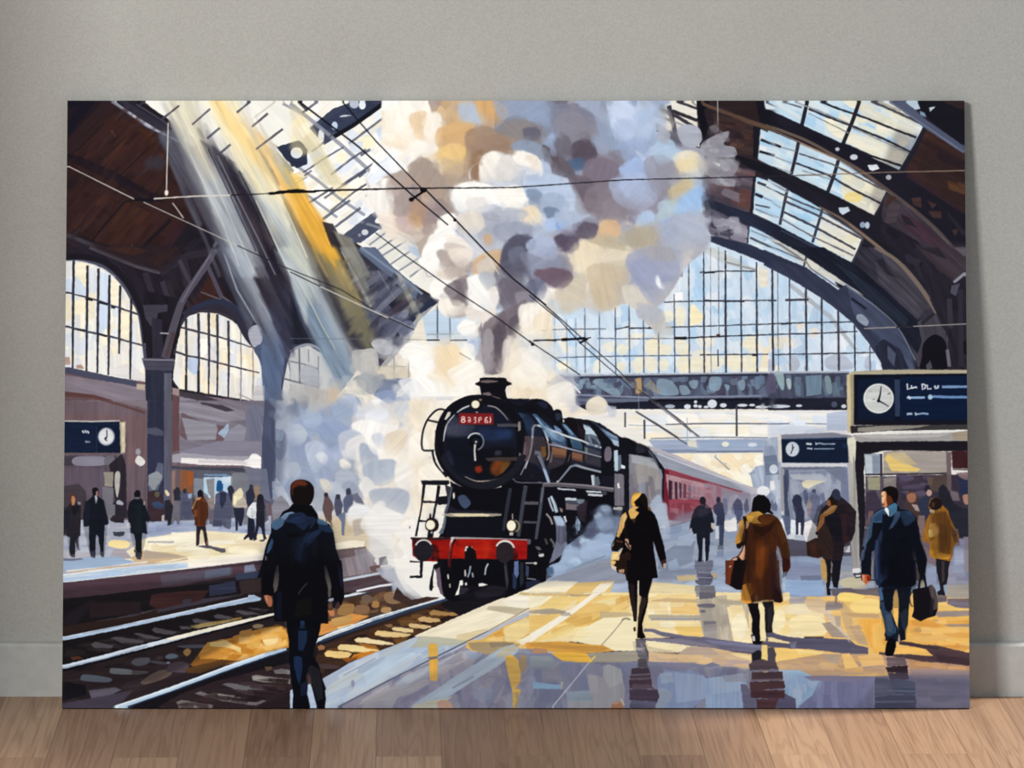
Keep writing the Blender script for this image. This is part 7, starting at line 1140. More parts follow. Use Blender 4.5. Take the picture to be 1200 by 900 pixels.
# under-beam
O(480, 620, 7.5)
P("240 270 400 265 1030 275 1200 300 1200 460 850 610 400 640 340 630 300 600 280 480", '0a0a11', tx=.1)
P("0 285 80 290 100 295 90 300 0 298", '14141c'); P("90 290 118 285 110 435 90 435", '14141c'); P("0 418 110 412 110 436 0 436", '14141c'); L("0 -20 0 0", '14141c')
P("210 320 300 275 300 600 270 560 240 490 205 520 195 550 175 545 172 500 185 430", '0f0f17'); P("215 350 232 380 245 520 205 510 205 440", 'eeebe4'); P("232 360 262 340 280 480 300 590 270 575 245 490", '6b5a6c', tx=.2, ang=85)
B("290 330 350 300 400 330 430 420 430 500 400 600 370 635 340 630 300 590 280 480", '0a0a11'); P("330 405 340 400 345 445 335 445", 'd9d2c4'); P("345 490 358 485 360 520 348 520", 'a9a49c')
P("440 460 465 455 470 490 455 520 510 525 520 545 470 575 400 590 410 560 430 520", 'f5f1e8', rg=.3); P("485 480 500 475 505 500 490 505", 'f0ece4'); P("605 485 640 480 690 495 640 510 608 512", 'f0ece4'); P("480 370 492 360 496 420 484 425", 'c9c4bc'); L("535 330 525 390 510 430", '8a9aa8', 2); L("550 390 558 430", '9aa4ac', 1.8); L("690 310 670 350 662 410", 'b6c2cc', [2, 1.6], sm=True)
P("340 200 380 210 360 380 330 300", '3a1218', al=.6); L("345 150 350 260 345 340", '5a1a1e', 2, al=.8)
P("440 500 620 510 860 520 840 600 560 640 430 620", '14121a', tx=.3, al=.9); P("560 560 720 500 860 520 800 590 600 620", '211d26', al=.8, tx=.3)
P("920 290 955 285 960 400 940 440 915 430", '5a6c94', tx=.2, ang=88); P("905 380 945 440 930 540 905 520", '26304c'); P("830 300 850 300 870 450 860 560 840 480", '2b2c34'); P("970 300 1000 300 1000 480 970 520", '242a34'); L("835 330 860 480", '4a4c54', 1.4, al=.7); L("1018 305 1110 305", 'a8a4a0', 1.4); E(1105, 307, 15, 12, 'cfc8be'); L("1030 440 1110 450", '7c8490', 1.3); P("1020 320 1050 340 1040 430 1020 420", '3a4258'); P("1020 470 1120 450 1160 470 1030 540", '20243a'); P("1135 230 1175 222 1180 245 1150 250", 'cdcac8'); P("1100 160 1140 160 1160 190 1120 185", '5a5a66')
P("300 620 340 640 480 600 860 590 850 610 640 700 440 790 300 830 0 900 0 740", '19141a', al=.0)
# ---- people
O(60, 470)
# background figures, left hall
for q, c in (("455 430 480 420 520 440 530 520 525 560 470 570 455 520", '3a2a30'), ("470 480 500 472 530 490 520 510 480 505", '34435f'), ("530 470 555 465 575 500 570 580 545 588 545 560 530 560", '26242e'), ("572 420 590 408 605 425 605 470 575 470", '2a2c3a'), ("575 470 602 470 602 580 590 582 585 540 570 580 560 580", '6a6874'), ("612 430 628 412 640 430 650 460 660 540 640 560 610 540", '4c5068'), ("745 490 760 490 770 580 740 580", '5c5f74'), ("770 440 800 420 840 440 850 500 840 600 820 600 800 585 755 588 765 520", '4f5268'), ("790 430 820 430 820 470 800 510 790 480", '2b3046'), ("825 410 845 398 858 420 850 480 840 470", '2b2c3c'), ("730 470 760 440 765 500 745 520", '8a7e78'), ("1030 470 1080 445 1110 480 1140 530 1040 560", '84848f'), ("1025 460 1045 465 1035 500", '5c6074')):
    P(q, c, rg=.5, tx=.2)
E(592, 418, 10, 12, '2a2a34'); E(626, 424, 9, 12, '2e2e38'); B("532 425 540 420 554 438 550 448 540 444", 'e6d4b4'); P("518 540 530 535 530 570 518 565", 'b9aca4'); E(496, 440, 12, 14, '5a5648'); E(840, 412, 12, 14, '2b2c3c'); P("640 440 660 435 655 460 642 460", '8fa0b8')
P("760 560 800 560 800 590 755 590", '44465a'); P("820 560 845 560 838 605 820 600", '5b5e72'); P("670 440 735 440 745 540 700 545", '7b7c86', al=.6); P("725 480 760 520 760 580 735 560", '6b6068', al=.8)
# cream hooded
P("850 440 870 425 885 410 900 430 902 450 920 480 918 505 895 510 860 505 850 490", 'b4aa9c', tx=.2); B("855 445 885 410 900 435 890 460 862 470", 'e4d8b4'); P("852 450 870 445 868 490 852 490", 'f0e4b8'); P("852 503 905 503 905 540 892 590 880 588 875 560 874 610 864 612 862 560", '26283a'); P("905 510 925 500 935 580 900 580", '77777e', al=.9)
# blue figure + white jacket walker + dark walker
P("912 430 925 418 930 395 945 395 948 420 955 450 945 480 925 510 915 480", '2a2e42', rg=.4); E(937, 404, 8, 11, '33364a'); P("948 405 976 400 976 440 955 445", '9a7a5c', al=.8)
P("915 535 925 500 945 478 966 478 970 510 960 550 950 555 930 550", 'dfe2e4', tx=.1); P("935 500 960 520 950 552 935 545", 'c0c4c8', al=.8)
P("922 548 950 555 955 600 945 655 930 655 925 640 905 655 900 648 920 625", '1e2030', rg=.4); P("930 600 945 600 965 650 950 660", '1e2030')
P("962 470 968 445 985 438 996 455 998 480 1010 520 1008 560 1000 570 1002 620 1010 650 995 655 985 600 975 590 962 640 955 655 950 640 960 580", '20222e', rg=.4, tx=.2); E(980, 456, 15, 17, '1c1e28'); P("1000 500 1015 520 1020 560 1000 575", '5a5a66', al=.8); P("975 655 1000 650 1000 662 980 662", '55505a')
# far left woman
O(60, 560, 7.5)
P("170 160 205 150 218 190 225 230 260 250 262 300 258 420 255 515 240 520 235 640 222 600 210 560 208 700 175 700 170 640 158 660 165 530 128 515 118 430 118 300 140 260 165 230", '2a262e', rg=.4, tx=.2)
B("165 170 190 148 212 170 215 210 200 240 178 240", '5e3126'); B("178 175 195 165 210 185 208 220 195 250 180 230", 'b0805e'); P("175 245 210 250 250 240 235 300 200 340 180 290", '1e1a1e'); P("230 215 260 220 255 245 235 240", '8b8490'); P("165 530 210 530 208 690 175 700 160 660", '20222f'); P("170 680 205 680 210 705 180 705", '4c4c58'); L("232 540 240 620 250 645", '6e6a76', 2, al=.8); P("110 715 270 712 280 725 200 735 110 732", '6f728a'); P("120 300 150 290 160 430 120 440", '22222e')
# suit man
P("360 100 385 88 412 100 418 130 412 170 440 185 460 200 480 290 505 390 500 415 470 420 465 520 462 650 465 700 440 700 428 650 400 500 392 520 388 680 385 710 350 700 338 650 330 540 332 430 300 435 282 430 280 340 300 220 350 180 365 165", '131722', rg=.4, tx=.15)
B("360 105 385 88 410 100 410 125 400 160 375 155 362 130", '141318'); P("392 125 412 120 412 160 395 165", 'a0706a'); P("382 160 400 160 405 200 392 240 384 200", 'b9b6bc'); P("395 505 412 520 430 640 425 700 400 700 388 650", 'b6bccb'); P("345 650 385 650 385 712 350 700", '3c4050'); P("435 655 465 655 462 705 440 702", '565a68', al=.9); P("300 230 340 210 330 420 290 430", '1b2030', al=.8)
# third man
P("728 140 745 115 770 115 785 140 780 180 800 195 830 260 870 370 850 390 830 385 845 500 800 490 795 560 795 690 785 725 755 720 740 690 738 560 725 500 700 490 670 350 668 300 690 215 730 190", '141820', rg=.4, tx=.15); B("728 145 748 115 775 118 782 150 770 180 740 180", '12121a'); P("730 175 780 175 775 190 735 190", '6a6870'); P("735 230 790 240 800 480 740 490", '17222a', al=.9, tx=.3, ang=88); P("810 210 825 215 820 250 812 240", 'b0948a'); P("740 660 795 660 790 722 755 722", '44424a'); L("735 640 740 660", '6a5a5a', 3)
P("510 400 690 400 690 420 600 440 510 440", '9aa0b4', al=.8); P("540 480 645 478 640 510 600 522 550 515", '3a3c48'); P("575 205 600 200 635 230 625 248 580 230", 'a6aab6'); P("520 360 560 330 640 350 640 400 560 400 520 385", '2b242c'); P("655 395 690 400 700 450 660 430", 'b9bcc8')
# orange coat man
O(190, 560, 7.5)
P("310 605 400 598 470 615 555 628 558 660 520 665 440 632 320 612", '55525a', tx=.2)
P("310 130 330 110 355 120 360 160 375 185 400 230 405 330 385 390 380 430 395 520 405 590 385 605 370 560 345 450 330 500 325 590 300 610 298 560 300 430 285 420 288 360 262 300 258 270 280 200 312 175", '3a2218', rg=.4, tx=.2)
P("290 200 330 170 380 190 402 240 400 340 370 430 290 425 285 330 265 280", '5c2f1c', tx=.35, ang=88); B("310 135 335 108 358 130 358 170 320 175", '15141e'); P("280 215 300 180 345 175 330 195 300 210 270 280 258 275", 'b08a64', tx=.2); P("280 290 310 285 305 350 280 345", 'a05c34', al=.9); P("300 430 345 430 375 430 395 520 405 600 385 600 360 500 340 450 330 510 322 590 300 605", '262028', rg=.3); P("340 460 360 470 372 560 345 600 330 560", 'e2d4b0', al=.8); L("395 560 400 595", '8a6050', 2)
# foreground man (left-centre)
O(280, 550, 7.5)
B("450 180 462 130 500 102 560 95 620 115 655 160 660 220 650 270 620 320 560 345 490 320 455 260", '120c0c', rg=.3); B("465 140 500 105 560 100 600 130 580 150 520 150 470 180 455 220", '5a2a1a', tx=.3, al=.95, soft=.5); P("455 170 475 170 480 230 465 240", '3a1c14'); 
P("380 385 440 350 470 310 640 320 650 360 690 400 700 440 800 490 830 560 850 700 900 840 910 960 160 960 200 840 230 700 280 560 285 480 350 440", '0c0e16', rg=.3, tx=.15)
P("285 470 350 435 380 440 400 460 385 500 340 535 320 540 290 520", '55789c', tx=.25, ang=-30); P("360 430 400 395 450 375 515 400 440 450 400 455", '8098b8', tx=.2, ang=-20); P("440 400 560 380 640 420 690 440 640 520 560 540 480 480 400 470", '1c2a44', tx=.3, ang=-20); P("400 460 500 420 560 430 600 470 480 480", '26385a', tx=.3, al=.8)
P("380 380 440 350 480 315 640 325 690 400 695 430 600 420 560 385 480 375 400 390", '07080c', rg=.2); P("690 440 740 450 790 485 760 505 700 490 685 470", '4f6c90', tx=.25); P("700 490 800 500 830 560 760 560 700 520", '1e3450', tx=.3); P("385 500 440 560 540 570 620 520 640 470 560 560 520 600 440 600", '070709')
P("600 560 660 560 740 500 720 560 640 650 560 740 500 800 470 800 500 720", '1c2a48', tx=.3, ang=-45, al=.9); P("640 560 740 510 700 580 560 720 480 790 520 700", '26385c', al=.7, tx=.3, ang=-45); P("480 780 580 760 600 840 520 850 460 820", '141c2c', al=.9)
P("290 610 302 640 290 700 260 740 240 745 250 700", '46689a', tx=.2); L("230 770 240 790 215 860", '8a8f98', 2, al=.9); P("340 830 350 850 345 900 325 900", '4a4548'); P("745 840 770 860 775 900 760 900", '7a6a68'); P("840 780 880 840 905 900 870 900", '201e3a')
O(280, 660, 7.5)
P("215 -20 900 -20 910 60 925 300 900 380 850 360 780 330 785 540 700 530 640 540 415 520 310 520 300 290 195 290 195 170", '08080e', rg=.3, tx=.1)
P("330 20 350 30 350 150 335 240 310 270 300 200 310 120", '57504e', tx=.2); P("750 20 775 60 800 140 812 210 805 300 785 310 780 220 760 140", '55504e', tx=.2); P("795 315 830 312 832 335 800 345 780 335", '9aa0b2'); P("860 0 900 60 915 240 890 200", '1a1834', al=.9)
P("218 290 250 285 285 300 295 340 290 385 265 392 245 365 230 330", 'a5664a', tx=.2); P("225 290 245 290 250 350 235 330", 'c98a6a', al=.8); P("830 350 880 345 890 390 860 415 830 400", '3f2c2c'); P("800 430 830 415 840 440 835 470 815 475 800 460", 'c07a52', tx=.2); P("820 340 860 350 840 400 820 400", '15141c')
L("600 180 560 220 520 280", '2c2c30', 1.6); P("340 260 380 250 370 520 320 480", '0e1020'); P("520 330 640 300 640 460 480 480", '10100f', al=.8)
# legs
P("415 510 720 500 715 580 690 680 660 760 650 900 440 900 445 700 425 620", '06070d', rg=.3, tx=.1); P("540 515 575 515 580 590 600 600 590 720 570 800 520 810 515 720 530 620", '1f3556', tx=.3, ang=88); P("485 830 550 820 560 900 480 900", '243c66')
P("640 760 690 740 690 800 650 900 610 860", '17141a', al=.8)
O(280, 740, 7.5)
P("440 -20 690 -20 660 150 650 220 700 300 725 400 765 510 755 530 765 600 755 685 690 685 670 620 640 500 620 440 605 470 600 560 612 600 630 685 470 685 475 560 455 400 440 200", '080910', rg=.3, tx=.1)
P("480 230 520 222 555 240 555 340 540 440 528 470 505 400 485 320", '23406e', tx=.25, ang=88); P("520 0 600 0 595 100 560 180 520 170", '1f3556', tx=.3, ang=88); P("605 330 640 300 700 340 730 460 740 600 690 620 660 520 620 420", '1c1c22', tx=.25, ang=70); P("600 360 625 400 640 470 605 470 590 420", '4a3632'); P("540 470 600 440 600 560 540 580", '141a30')
# ---- woman in black coat
O(690, 560, 7.5)
P("375 190 385 150 430 132 490 145 515 190 518 250 545 290 580 330 605 390 625 480 660 600 680 720 680 760 655 800 635 760 605 690 580 600 565 560 570 640 590 760 605 885 560 890 480 910 330 910 320 850 280 780 270 690 300 620 200 650 200 600 240 510 270 400 290 330 340 300 400 270 385 240", '08060a', rg=.3, tx=.1)
B("375 190 388 150 420 135 465 140 420 190 400 220 410 250 395 260 372 235", 'd8a042', tx=.3); P("420 150 460 140 440 180 405 210 395 190", 'e9bc66', al=.8); P("395 250 440 262 405 290 440 310 405 365 370 368 345 320 350 290", 'dcae62', tx=.2); P("290 330 330 305 340 360 320 420 290 480 265 530 240 520 260 440 275 380", 'd3a664', tx=.2, ang=70); P("300 340 330 320 325 380 300 440", 'e6c488', al=.7); P("470 140 515 190 518 250 490 260 450 200", '120c08'); P("515 255 545 270 545 300 520 285", '6b4a20')
L("335 305 350 350 325 400 320 480 345 580", '120c0a', 3); P("240 520 300 560 300 600 250 655 205 650 195 615 215 560", '170e0c'); P("205 600 240 530 215 600 198 625", 'c9d0d8', al=.9); L("240 560 300 570", '5a3c2c', 2, al=.7); P("375 370 400 360 410 390 400 405", '3a2818')
P("205 660 270 660 300 620 285 660 260 690 275 740 255 780 235 780 205 760 190 770 195 720", 'ecc47c', tx=.15); P("190 765 230 780 255 810 240 815 205 790", '171010'); P("200 690 250 670 240 740 205 750", 'f4daa0', al=.7); L("200 790 240 815", 'efe0c0', 1.6); P("270 690 345 650 370 680 360 840 330 860 260 830 255 780", '24150f', tx=.3)
P("318 540 345 545 350 590 370 600 368 640 345 625 320 590", 'c9a088'); L("325 560 360 630", '3a2420', 2); P("245 820 300 815 310 845 270 840", 'b89078', al=.9); P("655 725 680 720 678 780 655 800 650 760", '3f2a26'); P("655 775 680 770 670 800 655 800", 'c9a898')
O(690, 660, 7.5)
P("330 -20 584 -20 600 100 608 135 560 138 540 220 522 290 520 350 495 450 470 540 475 610 500 660 470 672 425 665 430 560 430 500 440 430 450 350 440 280 440 155 428 155 428 290 425 400 420 520 395 520 385 440 365 350 355 280 340 160", '0a070b', rg=.3, tx=.1)
P("360 180 400 200 400 300 420 400 415 510 395 500 370 340", '261d1c', al=.9, tx=.3, ang=80); P("445 300 500 310 510 340 470 440 450 520 430 540 440 420", '2f2622', al=.9, tx=.3, ang=80); P("390 575 410 565 412 600 395 610", '1a1618'); P("435 285 460 300 455 340 435 430 428 400", 'd9c8a0', al=.8); P("430 160 440 160 438 280 428 280", 'f4ead0', rg=.1)
P("190 -20 260 -20 330 30 330 110 300 95 250 90 240 60 195 25", '20140f'); P("190 -20 240 -10 225 20 195 15", 'ecc47c'); L("195 20 240 50", 'efe0c0', 1.8); P("260 65 310 60 310 95 265 90", 'b08a70'); P("635 -20 680 -20 670 30 650 45 638 20", '33221f'); P("655 10 680 5 672 45 655 50", 'b9a49a')
# ---- black-backpack man
O(690, 560, 7.5)
P("975 190 990 172 1010 172 1028 195 1025 235 1060 255 1085 300 1103 390 1095 480 1065 490 1065 560 1050 730 1025 740 1020 640 1005 530 998 640 995 740 960 745 965 650 950 560 945 495 920 500 905 465 885 460 885 430 910 330 930 270 980 240", '171a26', rg=.4, tx=.15); B("972 200 985 174 1010 172 1028 200 1018 236 985 236", '121218'); P("960 280 1040 270 1050 330 1000 360 960 340", '222838', al=.7); P("890 445 905 450 905 468 892 465", 'c9b8b0'); P("1075 400 1100 405 1115 440 1095 465 1075 440", 'cfc4b8', al=.9); P("1005 535 1018 535 1025 730 1015 760 1005 700", 'a9b4c4')
# ---- far man in grey blue
O(830, 560, 7.5)
P("70 200 85 172 105 180 108 215 140 240 150 300 140 400 135 520 130 600 95 600 100 520 90 440 70 420 75 340 45 300 45 250 75 230", '30364c', rg=.4, tx=.15); E(88, 196, 18, 24, '20222e'); P("90 420 130 420 128 600 95 600", '39425c'); P("80 600 130 600 135 640 80 640", '6a7284'); P("75 650 135 645 135 700 75 700", '74809a', al=.8)
for q, c in (("125 200 145 175 165 195 170 300 150 340 130 260", '6d7690'), ("215 240 240 200 255 180 285 200 300 240 305 320 270 400 250 410 245 340 225 320", '4a5270'), ("310 240 340 180 352 220 355 300 330 320 315 290", '5c6480'), ("200 270 215 240 225 300 205 330", '7a84a0'), ("545 230 560 190 575 240 590 210 610 260 600 300 560 290", '6a7490')):
    P(q, c, rg=.5, tx=.2)
P("140 390 190 380 230 350 250 380 250 470 180 480 140 450", 'e6e6e4', tx=.1); P("270 390 300 380 290 440 262 420", 'f0ece2'); P("60 430 95 425 95 540 65 545", 'cdd6e2', al=.8); P("640 300 660 300 665 400 690 500 720 490 760 500 760 540 690 540 660 450", 'dfe4ec', al=.8); P("720 380 770 380 770 510 730 500", 'e4e8ee', al=.9); P("790 390 810 385 808 510 790 510", 'eef0f2'); P("840 420 880 390 940 440 960 530 860 570 840 520", 'e6e6e6', al=.9)
P("660 -20 700 -20 708 60 695 200 715 360 720 480 700 510 680 400 665 200", '434a62', tx=.15, ang=88); P("640 330 700 340 725 380 720 500 690 510 670 420", '56607c', al=.9)
P("735 200 770 160 800 155 820 180 820 240 845 300 845 400 832 510 812 505 812 400 790 400 785 505 770 505 768 320 775 270 745 240", '2e3248', rg=.4, tx=.15)
P("830 130 850 105 875 140 870 200 845 180", '565e78'); P("900 150 925 105 945 120 950 150 980 170 985 260 960 400 920 400 905 260", '666c86', tx=.2); E(930, 120, 16, 18, '454a62'); E(890, 245, 20, 36, 'b5a090'); P("870 200 905 200 910 290 895 380 878 300", '7a7480', al=.6)
P("860 300 870 300 870 560 862 560", '8a98b0', al=.0)
# ---- woman in brown coat
P("385 230 400 180 440 152 490 155 530 190 550 240 545 290 575 320 560 325 520 310 470 330 400 320 378 300", '0c0a0d', rg=.3)
P("380 305 430 298 480 320 560 325 610 360 640 400 670 480 700 580 715 660 722 760 720 800 700 830 670 860 650 810 655 740 620 620 600 600 595 640 600 740 620 860 625 910 200 910 160 880 200 720 260 690 290 640 310 590 250 620 240 560 270 470 270 400 300 360", '4a2614', rg=.3, tx=.3, ang=88)
P("340 480 420 440 540 440 600 520 600 640 600 760 620 900 330 900 320 600", '45220f', tx=.35, ang=88); P("400 560 480 540 500 640 460 800 420 820 400 700", '7a3c12', al=.7, soft=3, tx=.4, ang=88); P("540 480 600 560 600 740 540 700 520 600", '5a2c14', al=.7, tx=.3, ang=88); P("520 660 600 660 615 900 530 900", '3f2424', al=.8, tx=.3, ang=88)
P("560 330 610 360 670 480 715 680 700 830 680 800 640 640 600 480", '4a2812', tx=.3, ang=70); P("600 400 640 420 680 560 650 600 615 500", '6b3a18', al=.7, tx=.3, ang=70); P("650 700 720 730 722 790 670 860 650 810", '3f1410')
P("330 340 380 305 440 298 485 325 440 345 430 370 450 395 475 405 440 415 380 400 340 380", 'd09a3e', tx=.3, ang=20); P("440 340 480 330 560 340 600 360 540 400 480 430 420 430 360 410 470 405", '6b3a16', tx=.3, ang=10); P("390 410 460 440 540 420 590 380 560 460 480 520 400 480", '2c1409', al=.9)
P("270 390 320 350 320 420 305 490 290 560 260 600 235 580 245 520 270 460", 'c08a3c', tx=.3, ang=75); P("285 400 315 370 305 440 285 470", 'e0b468', al=.8); P("300 340 328 345 330 400 325 480 345 560 330 480", '1c110c'); L("318 345 330 420 335 500 320 600 290 680", '1a100c', 3); P("330 380 360 400 350 440 330 460", 'e0b888'); P("245 590 310 560 320 590 270 630 250 620", '1a0f0c')
P("320 590 300 640 270 700 300 730 318 720 322 640", 'd9a888', tx=.2); P("215 705 260 705 300 735 340 760 340 900 180 900 160 870 200 760", '120b0c', rg=.3); P("210 720 250 710 225 800 200 900 155 900 180 820", '6a2f1c', tx=.3, ang=-70); P("210 720 235 705 258 710 240 755 215 755", 'cba08a'); P("655 840 700 820 675 870 655 885", '5a6e80')
P("596 640 615 640 640 720 655 820 640 870 625 900 605 760", 'b4c0d4', al=.9)
O(830, 660, 7.5)
P("150 -20 340 -20 330 200 300 240 250 240 200 210 150 185", '100a0c', rg=.3); P("155 -20 230 -20 205 100 190 200 150 185 150 120", '66301c', tx=.3, ang=-75); L("185 40 200 30", 'd8b8a0', 1.5)
P("300 190 340 -20 620 -20 625 180 655 330 640 355 600 350 570 330 480 330 400 350 370 360 340 250", '43220f', rg=.3, tx=.35, ang=88); P("300 200 340 180 360 260 380 345 370 370 330 360 290 350 285 320", 'dc9638', tx=.25, ang=80); P("330 180 400 190 410 260 370 300 345 240", '7a4416'); P("520 60 610 60 640 280 580 320 520 240", '3f2024', al=.8, tx=.3, ang=88); P("590 200 640 300 655 340 630 355 580 345 560 300", '1f1014'); P("650 -20 720 -20 715 50 680 120 660 100 650 50", '3f1814'); P("655 90 690 80 670 130 650 135", '5f7486'); P("380 100 480 60 480 280 400 300", '5a2c10', al=.6, soft=3, tx=.4, ang=88)
P("345 360 440 355 455 470 450 560 455 640 475 715 440 722 395 720 385 690 400 660 380 600 385 500 360 420", '0d0b10', rg=.3, tx=.15); P("470 350 570 340 580 440 560 560 565 610 590 640 560 655 510 650 500 600 495 480 485 380", '17151b', rg=.3, tx=.2); P("520 400 560 380 560 480 540 600 520 600", '2a282c', al=.8, tx=.3, ang=88); P("440 365 470 365 495 400 495 480 500 600 510 660 500 690 455 690 455 560 460 460 440 400", 'f3e4b4', tx=.08)
P("385 650 405 645 412 690 390 690", 'cfc8c8')
# shadow of brown coat woman
P("510 620 560 615 640 640 740 665 840 670 1000 665 1250 680 1250 790 900 760 740 760 560 740 460 720 480 700 560 695 700 715 720 700 640 685 520 655", '56546a', tx=.2, ang=4, al=.95); P("520 660 560 660 700 700 720 715 540 695", 'f0dca8'); P("720 700 780 690 760 760 720 750", '7c7c90', al=.8, tx=.3)
# reflection
P("380 800 440 770 470 780 465 860 385 870", '1d1b24', rg=.5); P("520 760 560 750 590 790 580 870 595 900 530 900 520 830", '4a4650', rg=.5, tx=.3); P("470 725 515 725 520 780 522 860 495 875 475 850 468 790", 'f0d688'); P("380 870 470 850 600 880 600 910 380 910", '4d4148', rg=.5)
# ---- man with brown bag (behind)
O(830, 560, 7.5)
P("1050 190 1070 170 1100 120 1125 108 1150 130 1165 170 1190 190 1250 240 1300 300 1290 480 1260 560 1200 560 1180 700 1165 780 1150 910 1040 910 1040 780 1000 700 960 710 870 690 862 570 940 535 990 540 950 500 950 470 960 380 980 320 1000 280 1040 240", '231c22', rg=.4, tx=.2)
P("1060 180 1085 170 1130 190 1135 240 1110 260 1070 250 1060 220", '1c1410'); P("1045 205 1070 200 1080 250 1060 260 1040 240", '8a5638'); P("985 330 1020 300 1100 245 1135 250 1110 300 1060 345 1020 350 1020 400 990 440 960 480 950 470 970 400", 'b57b3a', tx=.3, ang=-40); P("1080 250 1130 250 1060 310 1000 330", 'dca662', al=.8); P("1090 130 1120 108 1160 150 1160 200 1120 200 1090 170", '2c3044'); P("1020 350 1120 300 1180 400 1180 560 1120 560 1060 460", '15151e', tx=.2); P("960 490 1020 400 1060 460 1100 600 1090 720 1000 700 960 560", '3a2a22', tx=.3, ang=60); P("862 575 940 540 980 600 1000 700 960 715 900 700 870 680", '3c2318', tx=.3); P("890 600 940 580 960 690 900 690", '54301f', al=.7); P("940 480 960 485 960 510 945 505", '0f0d10')
P("985 715 1020 720 1035 900 1000 900 990 800", 'c49c5c', tx=.2, ang=88); P("1080 760 1100 780 1090 900 1075 900", '8e8482')
P("1160 320 1220 320 1215 500 1250 560 1190 600 1180 500", '3a2428', al=.9)
O(830, 660, 7.5)
P("1030 -20 1165 -20 1160 60 1140 200 1140 225 1100 220 1085 150 1080 100 1070 200 1060 230 1040 235 1035 180 1050 120", '15141c', rg=.3); P("985 -20 1025 -20 1040 60 1045 170 1030 190 1010 100", 'b8965c', tx=.2); P("1040 225 1075 230 1075 290 1045 290", '17161c'); P("1075 230 1250 225 1300 240 1290 262 1160 255 1130 300 1090 290", '5e5a66', tx=.2); P("1080 -20 1095 20 1085 100 1075 90", '8e8482', al=.8)
P("1030 350 1060 340 1160 345 1150 420 1050 420", '8c8488', al=.7, tx=.3); P("1110 300 1135 300 1130 370 1112 360", '7a7074', al=.8)
# ---- yellow coat person
O(980, 560, 7.5)
P("825 190 860 180 910 180 930 240 980 290 1000 360 1040 440 1080 520 1060 580 1025 620 1025 680 1000 750 870 720 820 690 820 580 770 570 750 540 770 460 790 370 830 310 810 260", 'a06a24', tx=.3, ang=80, rg=.5)
P("830 200 870 178 915 185 935 240 920 270 880 290 840 285 812 250", '1c1416'); P("838 215 870 225 860 265 835 260", '4a3022'); P("818 285 865 290 860 315 825 310", 'e0cca8'); P("860 320 960 300 1000 380 1010 560 1000 670 900 670 895 500 840 380", '7c4e1c', tx=.35, ang=88); P("800 370 840 340 850 440 820 520 780 570 752 540 775 450", 'a8732c', tx=.3, ang=80); P("820 410 880 400 900 480 880 520 830 520 815 470", 'd8a650', tx=.2); B("812 470 835 458 845 490 850 520 820 525", 'f0d078'); P("825 560 890 540 900 660 1010 690 1000 710 870 715 820 690", 'b27a28', tx=.25); P("870 670 1010 680 990 720 890 715", 'c89038'); P("900 400 970 420 990 660 900 660", '6a421c', al=.8, tx=.4, ang=88); P("1000 420 1060 480 1075 570 1040 580 1010 500", '5c3e2c', al=.9, tx=.3)
P("875 715 1000 740 985 800 975 910 900 910 880 820", '1e1a22', tx=.2); P("925 740 950 740 940 900 925 900", '4a3a34', al=.8)
# ---- suit man in front
P("395 130 420 92 470 76 520 90 545 130 545 180 530 225 560 280 640 290 700 350 725 440 740 560 780 660 798 720 780 850 790 910 730 910 700 720 690 600 700 910 220 910 215 860 230 780 215 720 225 620 270 560 300 430 300 360 350 300 410 265 430 260 410 240 400 200", '0c101c', rg=.3, tx=.15)
B("390 140 420 95 475 78 525 95 545 140 540 185 520 225 480 235 440 180 430 130", '0f0b0d'); B("395 135 425 122 440 140 445 185 455 230 440 262 420 262 405 235 400 190", 'cf8f60'); P("398 130 425 125 430 170 415 220 402 225 398 190", 'f0c49a'); P("440 150 480 170 500 220 450 262 440 210", '5a2c18', tx=.2); L("402 240 425 238", '5a2418', 1.2); L("400 165 412 163", '4a2a20', 1.2)
P("450 260 510 225 535 240 530 300 480 350 465 330 460 290", '4a7aa0', tx=.25, ang=-35); P("425 272 445 265 460 290 465 350 440 310 425 290", 'f4f6f8', rg=.1); P("455 300 470 300 478 350 468 365 458 340", '0e1424'); P("300 365 350 310 420 268 430 300 440 320 410 370 400 400 360 400 320 400 300 390", '4a6c90', tx=.25, ang=-35); P("330 345 410 290 425 310 400 380 340 390", '35547a', al=.8, tx=.3, ang=-30); P("520 300 560 300 560 340 540 390 500 440 460 460 480 420 500 370", '3a5070', tx=.25, ang=-55); P("560 300 640 290 690 350 690 380 640 420 600 430 570 380", '28405c', tx=.3, ang=-30); P("410 320 470 350 500 380 460 450 420 540 400 600 400 400", '0d1526')
P("300 390 320 400 315 450 310 520 280 560 260 600 255 650 240 600 265 530 275 470", '4c6a88', tx=.25, ang=75); P("225 650 255 610 270 600 250 660 240 740 225 790 212 780 215 720", '4f607c', tx=.25); P("340 560 370 520 400 450 405 540 380 640 370 760 380 910 335 910 330 700", '2c3c5c', tx=.3, ang=88, al=.95); P("350 640 375 640 370 900 340 900", '46548c', al=.5, ang=88, soft=1); P("270 600 330 560 335 640 320 700 300 800 300 900 260 860 240 800 250 680", '0d1120', tx=.2)
P("310 660 335 640 335 900 305 900", '7c7a80', tx=.2, ang=88); P("670 640 690 660 700 780 735 850 735 910 695 910 680 780", '5a4c50', tx=.2); P("430 790 450 780 430 830 400 880 380 880", '2f4c74', al=.7)
P("220 860 260 855 290 870 300 910 225 910", 'a04a2c'); P("222 860 245 858 245 900 228 905", 'd09070')
P("500 560 640 500 680 640 660 800 520 860", '080a10', al=.7, soft=2)
O(980, 660, 7.5)
